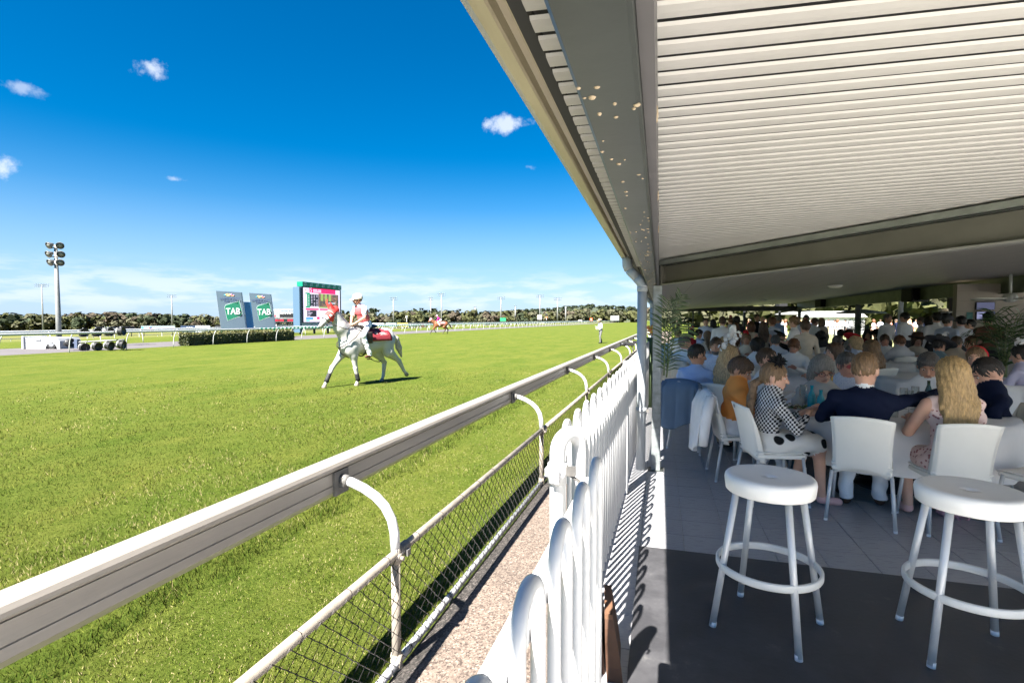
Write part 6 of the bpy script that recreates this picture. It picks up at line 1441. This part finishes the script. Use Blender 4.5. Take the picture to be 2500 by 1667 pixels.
bottle(2027, 985, M('wine_green', (.02, .04, .02), .1, spec=.6), .31, 'dark wine bottle with a yellow foil top', M('foil_yellow', (.75, .45, .04), .4))
def wineglass(px, py, label, h=.22, fill=.5, r=.036):
    p = on(px, py); o = thing('wine_glass', label, 'glass', p)
    MB().lathe([(0, 0), (.034, .001), (.034, .004), (.005, .01), (.004, h * .42), (r * .7, h * .5), (r, h * .68), (r * .92, h * .9), (r * .85, h), (r * .82, h), (r * .9, h * .68), (r * .6, h * .52), (0, h * .46)], 16).build('bowl', glassm, o)
    if fill: MB().lathe([(0, h * .48), (r * .6, h * .54), (r * .86, h * .66), (r * .86, h * (.5 + fill * .42)), (0, h * (.5 + fill * .42))], 14).build('drink', champ, o)
wineglass(2218, 1013, 'champagne glass left of its twin beside the ice bucket'); wineglass(2248, 1016, 'champagne glass nearest the ice bucket'); wineglass(2233, 1000, 'champagne glass behind the pair by the ice bucket', fill=.35); wineglass(1960, 1002, 'empty tall glass beside the teal bottles', .24, 0); wineglass(2205, 998, 'half full glass in front of the man with the watch', .2, .3)
p = on(2181, 1018); o = thing('tumbler', 'short clear tumbler near the navy sleeve on the table edge', 'glass', p); MB().lathe([(0, 0), (.034, 0), (.038, .085), (.035, .085), (.031, .008), (0, .008)], 16).build('glass', glassm, o)
p = on(2265, 1010); o = thing('ice_bucket', 'brushed steel wine cooler on the first table', 'ice bucket', p); MB().lathe([(0, 0), (.052, 0), (.058, .19), (.061, .195), (.054, .19), (.05, .01), (0, .01)], 20).build('shell', M('brushed_steel', (.5, .5, .52), .28, metal=.95, var=.1, vscale=30), o)
MB().lathe([(.0, .1), (.03, .1), (.03, .2), (.012, .26), (.012, .30), (0, .30)], 12).build('bottle_inside', M('wine_green'), o)
def plate(px, py, label, r=.13, food=True):
    p = on(px, py); o = thing('plate', label, 'plate', p); MB().lathe([(0, .004), (r * .6, .004), (r, .018), (r, .022), (r * .6, .010), (0, .010)], 28).build('dish', M('china', (.75, .75, .74), .25), o)
    if food:
        b = MB(); rr = np.random.default_rng(int(px))
        for i in range(60): b.ball((rr.normal() * r * .36, rr.normal() * r * .36, .018 + abs(rr.normal()) * .012), (rr.uniform(.008, .02), rr.uniform(.006, .014), rr.uniform(.004, .01)), 5, 3, mi=int(rr.integers(0, 4)))
        b.build('salad', [M('food_green', (.10, .16, .03), .6), M('food_tan', (.40, .28, .14), .6), M('food_brown', (.14, .08, .04), .6), M('food_pale', (.55, .48, .33), .6)], o)
plate(2300, 1024, 'platter of leafy salad at the near edge of the first table', .19); plate(1945, 1000, 'small plate of food before the woman in houndstooth', .12); plate(2090, 985, 'plate on the far side of the first table', .13); plate(2240, 985, 'plate before the man looking at his hands', .13)
# bags
kraft = M('kraft_paper', (.075, .036, .02), .75, var=.2, vscale=7, bump=.4, bscale=9)
def kraft_bag(x, y, w, d, h, rz, label, tilt):
    o = thing('paper_bag', label, 'paper bag', (x, y, .005), rz)
    q = MB().grid(lambda u, v: ((.5 - .10 * v) * w * (1 if u < .25 or u >= .75 else -1) * 1.0, 0, 0), 4, 1) if False else MB()
    n = 5
    for k in range(n):
        v0, v1 = k / n, (k + 1) / n
        def ring(v): 
            ww, dd = w * (1 - .55 * v ** 1.5) / 2, d * (1 - .06 * v) / 2; wob = .008 * math.sin(7 * v)
            return [(-ww + tilt * v, -dd + wob, h * v), (ww + tilt * v, -dd + wob, h * v), (ww * .8 + tilt * v, 0, h * v), (ww + tilt * v, dd, h * v), (-ww + tilt * v, dd - wob, h * v), (-ww * .8 + tilt * v, 0, h * v)]
        q.add(ring(v0) + ring(v1), [(i, (i + 1) % 6, 6 + (i + 1) % 6, 6 + i) for i in range(6)])
    q.build('bag_body', kraft, o)
    MB().box((tilt * .98, 0, h - .012), (w * .5, d * .94, .02)).build('folded_rim', M('kraft_rim', (.13, .065, .035), .8), o)
kraft_bag(-.262, 2.44, .065, .28, .315, R_(4), 'brown paper carrier bag wedged against the white fence', -.012); kraft_bag(-.185, 2.40, .07, .28, .30, R_(6), 'brown paper carrier bag leaning on the other, nearer the mat', -.03)
p = atz(2332, 1262, 0); o = thing('handbag', 'small pink handbag on the floor behind the right stool', 'handbag', (p.x, p.y, 0), .3)
pk_ = M('pink_leather', (.55, .28, .33), .45, var=.06); MB().box((0, 0, .085), (.27, .13, .165), bev=.035).build('bag_body', pk_, o); MB().tube([(-.07 + .07 * (1 - math.cos(a)), -.075, .10 - .11 * math.sin(a)) for a in np.linspace(0, PI, 11)], .008, 6).build('handle', pk_, o); MB().box((0, 0, .166), (.2, .02, .008)).build('zip', M('zip', (.4, .35, .2), .4, metal=.8), o)
# jackets over chair backs
def jacket(chair_loc, yaw, mt, label, drop=.55, w=.46, sleeve=True):
    o = thing('jacket', label, 'jacket', (chair_loc[0], chair_loc[1], 0), yaw)
    def f(u, v):
        e = (2 * u - 1); fold = .022 * math.sin(u * 15 + 1.5) * min(1, max(0, v - .25) * 2.2) + .010 * math.sin(u * 31) * v
        if v < .22: k = v / .22; y, z = -.235 + .0 - .03 * k, .70 + .19 * k - .02 * e * e
        else: k = (v - .22) / .78; y, z = -.285 - .075 * math.sin(min(1, k * 4) * PI / 2) - .05 * k + fold, .892 - drop * k * (1 + .10 * math.sin(u * 5)) - .03 * e * e * (1 - k)
        return (e * w / 2 * (1 + .06 * v), y, z)
    MB().grid(f, 26, 22, thick=.012).build('drape', mt, o)
    if sleeve:
        MB().tube([(-w / 2 + .02, -.30, .84), (-w / 2 - .03, -.35, .70), (-w / 2 - .01, -.37, .50), (-w / 2 + .02, -.38, .33)], [.05, .055, .05, .042], 10).build('sleeve', mt, o)
        MB().tube([(w / 2 - .02, -.30, .84), (w / 2 + .03, -.34, .70), (w / 2 + .01, -.36, .52), (w / 2, -.37, .36)], [.05, .055, .05, .042], 10).build('sleeve', mt, o)
# palms
frond_m = M('palm_leaf', (.030, .065, .016), .45, var=.4, vscale=4, spec=.4); frond_s = M('palm_stem', (.10, .13, .04), .5)
def frond(pts, L, n, parent, droop=.5, wid=.016, plane=(1, 0, 0)):
    pts = [Vector(p) for p in pts]; b = MB(); N = 16
    def at(u):
        k = u * (len(pts) - 1); i = min(int(k), len(pts) - 2); return pts[i].lerp(pts[i + 1], k - i)
    s_ = MB().tube([at(i / N) for i in range(N + 1)], [.009 * (1 - .7 * i / N) for i in range(N + 1)], 6)
    st_o = s_.build('frond_stem', frond_s, parent)
    for i in range(n):
        u = .12 + .86 * i / (n - 1); p = at(u); t = (at(min(1, u + .03)) - at(max(0, u - .03))).normalized(); sd = Vector(plane); sd = (sd - t * sd.dot(t)).normalized()
        for q in (-1, 1):
            ln = L * math.sin(PI * (.15 + .8 * (1 - u))) ** .6 * random.uniform(.85, 1.1); d = (sd * q * .85 + t * .65 + Vector((random.uniform(-.2, .2), random.uniform(-.2, .2), random.uniform(-.1, .15)))).normalized(); nn = d.cross(t).normalized()
            a = p; m_ = p + d * ln * .5 + Vector((0, 0, -.02 * droop)); e = p + d * ln + Vector((0, 0, -droop * ln * .55)); wv = t * wid * .5
            b.add([a - wv * .5, a + wv * .5, m_ + wv + nn * .003, m_ - wv + nn * .003, e], [(0, 1, 2, 3), (3, 2, 4)], 0, True)
    b.build('leaflets', frond_m, parent)
pl_ = thing('palm_frond', 'dark green palm fronds tied to the galvanised column', 'palm', (.03, 5.62, 0))
frond([(.02, 0, 1.02), (.025, -.01, 1.35), (.03, -.02, 1.6), (.06, -.03, 1.80)], .21, 24, pl_, .35); frond([(.05, .03, 1.02), (.06, .04, 1.4), (.10, .05, 1.68), (.19, .06, 1.86)], .20, 20, pl_, .4, plane=(.8, .6, 0)); frond([(.045, 0, 1.0), (.07, .02, 1.2), (.12, .03, 1.42), (.2, .02, 1.56)], .24, 16, pl_, .7)
def potted_palm(px, py, d, zt, label, n=9, L=.4):
    p = atd(px, py, d); o = thing('potted_palm', label, 'palm', (p.x, p.y, 0))
    MB().lathe([(0, 0), (.16, 0), (.22, .42), (.24, .44), (.2, .42), (0, .38)], 16).build('pot', M('pot_dark', (.05, .05, .055), .6), o)
    MB().tube([(0, 0, .4), (.02, 0, zt * .6)], [.05, .03], 8).build('trunk', frond_s, o)
    for k in range(n):
        a = 2 * PI * k / n + .3; r = .28 + .1 * (k % 3); h = zt * (1.0 - .12 * (k % 3)); c, s = math.cos(a), math.sin(a)
        frond([(0, 0, zt * .35), (c * r * .25, s * r * .25, zt * .7), (c * r * .7, s * r * .7, h), (c * r * 1.25, s * r * 1.25, h - .12)], L, 16, o, .5, .02, (-s, c, 0))
potted_palm(2455, 800, 8.8, 1.72, 'tall potted palm standing at the right edge under the fan', 11, .42); potted_palm(2093, 800, 20.5, 1.65, 'potted palm in front of the dark post on the terrace', 9, .42)
# little camera clamped to the rail, flowers by the fence
p = atd(1538, 840, 14.5); o = thing('video_camera', 'small black camera mounted above the wire fence', 'camera', p, YAW)
MB().box((0, 0, 0), (.26, .10, .10), bev=.015).build('camera_body', dark, o); MB().tube([(-.13, 0, -.01), (-.26, 0, .0)], .05, 10).build('lens_hood', dark, o); MB().tube([(.05, 0, -.05), (.14, 0, -.28), (.16, 0, -.50)], .018, 6).box((.14, 0, .05), (.12, .06, .08)).build('mount', dark, o)
fp_ = atd(1590, 832, 9.5); fl = thing('flower_trough', 'orange and yellow flowers behind the downpipe', 'flowers', fp_)
b = MB(); rr = np.random.default_rng(3)
for i in range(60): b.ball((rr.normal() * .06, rr.normal() * .1, .10 + rr.random() * .18), (.02, .02, .014), 5, 3, mi=0 if rr.random() < .55 else 1)
b.build('blossoms', [M('bloom_orange', (.75, .22, .10), .6), M('bloom_yellow', (.75, .55, .03), .6)], fl); MB().lathe([(0, -fp_.z), (.12, -fp_.z), (.16, .06), (0, .06)], 12).build('planter', M('planter_green', (.05, .08, .03), .7), fl)
# ================================================================== PEOPLE ON THE TERRACE
def Y_(deg): return R_(deg)
def person(px, py, d, yawdeg, label, chair_label=None, chair_mark=False, name='person', **k):
    if k.get('seated', True) and d is None: d = min(15, 600 / (py - 780))
    hp_ = atd(px, py, d); k.setdefault('res', .014 if d < 7 else .019 if d < 10 else .026)
    seated = k.pop('seated', True)
    if not seated: k['size'] = hp_.z / 1.60; k.setdefault('arms', 'down'); k.setdefault('nod', .05); k['lean'] = k.get('lean', .04)
    o, root, info = make_person(name, label, head=(hp_.x, hp_.y, hp_.z), yaw=Y_(yawdeg), seated=seated, **k)
    fy = Y_(yawdeg); root = (root[0] - math.sin(fy) * .07, root[1] + math.cos(fy) * .07, 0)
    if seated and chair_label: chair(chair_label, (root[0], root[1]), fy, chair_mark)
    return o, root, info
# --- first table
_, r1, _ = person(2112, 905, 4.2, -20, 'man in navy jacket and white trousers seated with his back to us', 'white plastic chair of the man in the navy jacket, fully in view from behind', lean=.16, top='navy', bottom='white', shoes='brown', lapel='white', hair='lightbrown', style='crop', nod=.25, turn=-.25,
       joints=dict(elbowR=v3(.34, .24, .96), wristR=v3(.50, .50, 1.02), elbowL=v3(-.30, .12, .78), wristL=v3(-.16, .36, .80)), size=1.04, res=.012)
_, r2, _ = person(1890, 922, 4.6, -78, 'woman in black and white houndstooth with a long ponytail and black fascinator', 'white plastic chair of the houndstooth woman, with a round mark on its back', True, top='houndstooth', bottom='polka', skirt=True, shoes='pink', hair='lightbrown', style='pony', hat='fascinator:black', female=True, nod=.18, turn=-.45, size=.97, res=.012, face=True, arms='phone')
_, r3, _ = person(1806, 905, 5.25, -84, 'man in orange T-shirt bending over his plate', 'white plastic chair of the man in orange, with a white jacket on its back', top='orange', bottom='white', shoes='charcoal', sleeve='short', hair='brown', style='short', nod=.5, turn=-.45, skin='tan', res=.012, face=True)
_, r4, _ = person(2322, 918, 3.95, 4, 'blonde woman in one shouldered pale pink floral dress seen from behind', 'white plastic chair of the blonde woman in pink, behind the right stool', lean=.05, top='floral', bottom='floral', skirt=True, shoes='pink', hair='honey', style='long', female=True, bare='left', nod=.1, turn=.15, size=.98, res=.012, arms='table')
_, r5, _ = person(2412, 912, 4.7, 78, 'dark haired man in navy suit looking down at the right edge', 'white plastic chair cut off by the right frame edge', top='navy', bottom='navy', lapel='white', hair='dark', style='crop', nod=.6, turn=.1, size=1.04, res=.012, face=True, beard=None)
_, r6, _ = person(2266, 894, 5.3, 158, 'man in white shirt facing us and looking down at his hands', 'chair hidden behind the man looking at his hands', top='white', hair='salt', style='short', nod=.5, arms='phone', face=True, skin='tan', res=.012)
person(2384, 876, 6.0, 140, 'smiling woman with a red headband at the first table', 'chair hidden behind the smiling woman', top='floral', bottom='sage', skirt=True, hair='lightbrown', style='bun', hat='headband:red', female=True, nod=.02, face=True, res=.012)
person(2006, 905, 5.0, 176, 'grey haired woman in glasses and grey top looking down', 'chair hidden behind the grey haired woman', top='grey', bottom='charcoal', hair='grey', style='bob', glasses='red', female=True, nod=.42, turn=.2, face=True, sleeve='long', res=.012)
person(2068, 893, 5.5, 172, 'man in sunglasses and checked shirt half hidden by the navy jacket', 'chair hidden behind the man in sunglasses', top='check', hair='salt', style='short', glasses='sun', nod=.15, face=True, skin='red', turn=.35)
# --- along the fence
_, r10, _ = person(1874, 880, 5.9, -108, 'dark haired man in black glasses and white shirt behind the houndstooth woman', 'chair of the man in black glasses', top='white', hair='brown', style='crop', glasses='black', nod=.12, face=True)
_, r11, _ = person(1780, 874, 6.2, -35, 'blonde wavy haired woman in white lace crowned with tall white flowers', 'white plastic chair with bare back beside the blue grey jacket', top='lace', bottom='white', skirt=True, hair='blonde', style='wavy', female=True, nod=.2, hat='tall_flower:white')
_, r12, _ = person(1702, 868, 6.4, -36, 'dark haired man in light blue shirt with rolled sleeves', 'white chair covered by a blue grey jacket', top='lightblue', bottom='khaki', hair='dark', style='crop', nod=.2, turn=-.5, skin='tan')
_, r13, _ = person(1672, 833, 9.3, -40, 'man in white shirt with cropped greying hair by the palm frond', 'white chair covered by a beige jacket', top='white', bottom='khaki', hair='salt', style='crop', nod=.1, turn=-.5, skin='red')
person(1748, 846, 8.2, 168, 'bearded man in pale checked shirt facing us', 'chair of the bearded man', top='check', hair='brown', beard='salt', style='short', nod=.15, face=True, skin='tan')
person(1768, 842, None, -20, 'fair haired woman in white seated behind the white flowers', 'chair of the fair haired woman in white', top='white', bottom='white', hair='honey', style='bob', female=True, nod=.1)
person(1938, 846, None, 150, 'ruddy man in white shirt bowing over his meal', 'chair of the ruddy man', top='white', hair='auburn', style='short', nod=.6, face=True, skin='red')
person(1850, 846, None, -58, 'woman with dark curly hair and white blouse', 'chair of the curly haired woman', top='white', hair='dark', style='curly', female=True, nod=.3)
person(1893, 834, None, -8, 'grey haired man in pale blue seen from behind', 'chair of the grey haired man in pale blue', top='paleblue', hair='salt', style='short', nod=.3)
person(1955, 842, None, -12, 'woman in cream dotted jacket turned away', 'chair of the woman in the dotted jacket', top='dotted', bottom='cream', hair='honey', style='bob', female=True, nod=.25)
person(1974, 832, None, -78, 'dark haired man in white shirt sleeves seen in profile', 'chair of the man in shirt sleeves', top='white', hair='dark', style='short', nod=.1, skin='tan')
person(1823, 829, None, 160, 'woman with red flower in her hair facing us', 'chair of the woman with the red flower', top='cream', hair='lightbrown', style='bun', hat='flower:red', female=True, bare='both', nod=.1, face=True, skin='tan')
person(1848, 823, None, 195, 'woman wearing a black saucer hat', 'chair of the woman in the saucer hat', top='cream', hair='dark', style='bob', hat='saucer:black', female=True, nod=.2)
person(2036, 862, None, 112, 'long dark haired woman with pearl earrings in cream', 'chair of the woman with pearl earrings', top='cream', bottom='cream', hair='brown', style='long', female=True, nod=.05, face=True)
person(2126, 853, None, 32, 'woman with light brown wavy hair turned away at the next table', 'chair of the wavy haired woman', top='sage', hair='lightbrown', style='wavy', female=True, nod=.15, face=True)
person(2088, 838, None, 62, 'woman in a tilted red saucer hat', 'chair of the woman in the red hat', top='paleblue', hair='blonde', style='bob', hat='saucer:red', female=True, nod=.15)
_, r16, _ = person(2196, 836, None, 6, 'broad man in striped shirt seated with his back to us', 'grey shaded chair of the striped shirt man, back in full view', top='stripe', hair='auburn', style='crop', nod=.3, size=1.06, lean=.1)
person(2160, 832, None, 172, 'ruddy man in white facing us between two backs', 'chair of the ruddy man in white', top='white', hair='brown', style='short', nod=.2, face=True, skin='red')
person(2239, 832, None, 178, 'woman in a small brown hat facing us', 'chair of the woman in the brown hat', top='cream', hair='brown', style='bob', hat='fedora:brown:black', female=True, nod=.1, face=True)
person(2294, 845, None, -60, 'person in a wide dark hat with white feathers', 'chair of the person in the wide hat', top='tealgrey', hair='dark', style='short', hat='widehat:charcoal:black', nod=.35, skin='tan')
person(2336, 838, None, -55, 'man in beige suit and white shirt seen in profile', 'chair of the man in the beige suit', top='beige', lapel='white', hair='brown', style='crop', nod=.1, skin='tan', face=True)
person(2371, 838, None, 82, 'woman with a pale feathered fascinator facing left', 'chair of the woman with pale feathers', top='sage', hair='auburn', style='bun', hat='fascinator:paleblue:white', female=True, nod=.1, face=True)
person(2494, 868, None, 38, 'woman in lilac top with a white flower cut by the frame', 'chair of the woman in lilac', top='lilac', sleeve='short', hair='dark', style='bun', hat='flower:white', female=True, nod=.2)
person(2044, 836, None, 150, 'greying man bowing his head behind the pearl earrings', 'chair of the bowing greying man', top='paleblue', hair='salt', style='short', nod=.6)
person(2004, 822, None, 15, 'person with a mass of dark curls seen from behind', 'chair of the person with dark curls', top='charcoal', hair='dark', style='curly', nod=.1, size=1.05)
person(1655, 815, None, -35, 'fair haired guest in white nearest the far fence', top='white', hair='lightbrown', style='short', skin='red')
person(1688, 812, None, 20, 'guest with bright red headpiece at a far table', top='red', hair='dark', style='bun', hat='flower:red', female=True)
person(1706, 815, None, -60, 'dark haired guest beside the red headpiece', top='paleblue', hair='dark', style='short')
person(1727, 822, None, 30, 'guest with brown wavy hair behind the bearded man', top='cream', hair='lightbrown', style='wavy', female=True)
person(1744, 816, None, 170, 'dark haired guest with tanned face at a far table', top='charcoal', hair='dark', style='short', skin='tan')
person(1800, 820, None, 150, 'ruddy guest in pale shirt left of the red flower', top='paleblue', hair='auburn', style='short', skin='red')
person(1870, 820, None, 100, 'young man in profile beneath the standing guests', top='white', hair='brown', style='crop')
person(1905, 826, None, 20, 'guest in dark top with small black hat', top='black', hair='brown', style='bun', hat='saucer:black', female=True)
person(2118, 812, None, 170, 'guest in maroon at a far table below the palm', top='maroon', hair='dark', style='long', female=True, skin='tan')
person(2140, 805, None, 120, 'dark curly haired woman with raised head near the palm', top='black', hair='dark', style='curly', female=True)
person(2072, 812, None, 60, 'guest in grey at a far table left of the palm', top='grey', hair='brown', style='short')
person(2052, 808, None, 0, 'guest with dark bun far behind the red hat', top='charcoal', hair='dark', style='bun', female=True)
# --- standing guests at the back
st_list = [(1723, 786, 17, 170, 'standing man in pale shirt farthest left of the back row', dict(top='paleblue', hair='dark', style='crop')),
 (1741, 788, 18, 10, 'standing woman with dark hair between two pale shirts', dict(top='paleblue', hair='dark', style='long', female=True)),
 (1764, 785, 12.8, -8, 'broad standing man in white shirt with his back to us', dict(top='white', hair='brown', style='crop')),
 (1783, 783, 19, 30, 'slim standing woman with red headband in white', dict(top='white', hair='auburn', style='bun', hat='flower:red', female=True, sleeve='none', bare='both')),
 (1798, 782, 17, 20, 'tall standing person with dark hair in charcoal', dict(top='charcoal', hair='dark', style='curly')),
 (1795, 800, 13, 5, 'standing woman with auburn hair in a cream strappy top', dict(top='cream', hair='auburn', style='long', female=True, bare='both', sleeve='none', skirt=True, bottom='cream')),
 (1833, 797, 13, 12, 'standing woman with red hair in cream dress facing away', dict(top='cream', hair='auburn', style='bob', female=True, bare='both', sleeve='none', skirt=True, bottom='cream')),
 (1848, 776, 19, 200, 'standing man in black facing the camera', dict(top='black', hair='brown', style='crop', skin='tan')),
 (1861, 781, 20, 20, 'balding standing man in black', dict(top='black', hair='salt', style='bald')),
 (1863, 799, 12.4, 0, 'standing woman with brown hair and bare shoulders', dict(top='beige', hair='brown', style='wavy', female=True, bare='both', sleeve='none', skirt=True, bottom='white')),
 (1885, 786, 13.5, 25, 'standing man in pale shirt with ruddy face in profile', dict(top='paleblue', hair='auburn', style='short', skin='red')),
 (1899, 780, 17, 40, 'standing man in pale blue turned towards a friend', dict(top='lightblue', hair='grey', style='crop')),
 (1938, 786, 11.6, 60, 'standing woman with short light hair in white, reaching out', dict(top='white', hair='lightbrown', style='short', female=True, sleeve='short', arms='drink')),
 (1966, 797, 9.6, 2, 'person in loose cream blouse standing with back to us', dict(top='cream', hair='brown', style='short', female=True, bottom='cream')),
 (1968, 779, 16.5, 150, 'balding standing man with dark glasses', dict(top='paleblue', hair='salt', style='crop', glasses='sun')),
 (1990, 783, 16, -60, 'standing man in white bending forward', dict(top='white', hair='brown', style='crop', lean=.35)),
 (2005, 786, 17, 20, 'standing woman with light hair far back', dict(top='beige', hair='lightbrown', style='bob', female=True)),
 (2168, 778, 14.5, -150, 'standing man in white shirt facing us left of the pale post', dict(top='white', hair='salt', style='crop', skin='tan')),
 (2208, 775, 13.6, 35, 'big standing man in white shirt right of the pale post', dict(top='white', hair='dark', style='crop', size=1.05)),
 (2247, 784, 15.5, 70, 'standing man in white with navy waistcoat strap', dict(top='white', hair='salt', style='crop')),
 (2266, 783, 14.5, 10, 'standing woman with long dark hair between white shirts', dict(top='white', hair='dark', style='long', female=True)),
 (2287, 776, 12.2, 0, 'broad standing man in white with back to us', dict(top='white', hair='dark', style='short')),
 (2303, 771, 14.5, 20, 'standing person in a white panama hat', dict(top='paleblue', hair='dark', style='crop', hat='panama:white:black')),
 (2314, 784, 11.4, -60, 'standing man in dark checked cap and pale shirt', dict(top='paleblue', hair='dark', style='crop', hat='cap:charcoal')),
 (2332, 776, 13.5, 0, 'standing dark haired man before the beige wall in sage', dict(top='sage', hair='dark', style='short')),
 (2346, 785, 11.8, 5, 'standing man with dark hair in teal grey shirt', dict(top='stripe', hair='dark', style='short')),
 (2368, 792, 12.5, 60, 'dark haired guest leaning on the bar below the poster', dict(top='black', hair='dark', style='short')),
 (2413, 778, 10.4, 0, 'tall standing man in dark brown shirt in front of the wall screens', dict(top='brown', bottom='black', hair='dark', style='short'))]
for px, py, d, yw, lb, k in st_list:
    sz = k.pop('size', None); k.setdefault('bottom', 'charcoal'); person(px, py, d, yw, lb, seated=False, **k)
# --- far crowd on the lawn: small figures
far_lb = 'tiny distant race goer standing on the bright lawn beyond the railing'
tm_ = []
for i, (c1, c2, hr, stl, fem) in enumerate((('white', 'charcoal', 'dark', 'short', False), ('paleblue', 'khaki', 'brown', 'crop', False), ('coral', 'coral', 'blonde', 'long', True), ('navy', 'navy', 'brown', 'short', False), ('pink', 'white', 'auburn', 'bob', True))):
    o, _, _ = make_person('person', far_lb, root=(0, 0, GZ), yaw=0, seated=False, top=c1, bottom=c2, skirt=fem, hair=hr, style=stl, female=fem, res=.05, arms='down', group='race goers on the far lawn'); tm_.append(o)
rr = np.random.default_rng(21); used = set()
for i in range(46):
    px = rr.uniform(2130, 2345) if i < 30 else rr.uniform(1700, 2070); d = rr.uniform(42, 60); p = atd(px, 790, d); k = i % 5
    if k not in used: used.add(k); tm_[k].location = (p.x, p.y, GZ); tm_[k].rotation_euler = (0, 0, rr.uniform(0, 6)); continue
    copy_tree(tm_[k], None, (p.x, p.y, GZ), rr.uniform(0, 6))
# --- jackets
jacket(r3, Y_(-84), CLOTH('white'), 'white jacket hung over the chair of the man in orange', .60); jacket(r12, Y_(-36), CLOTH('denim'), 'blue grey linen jacket hung over the chair of the light blue shirt', .55); jacket(r13, Y_(-40), CLOTH('cream'), 'beige jacket hung over a chair by the palm frond', .55)
chair('white plastic chair half seen at the right edge behind the stool', (2.78, 4.72), Y_(35))
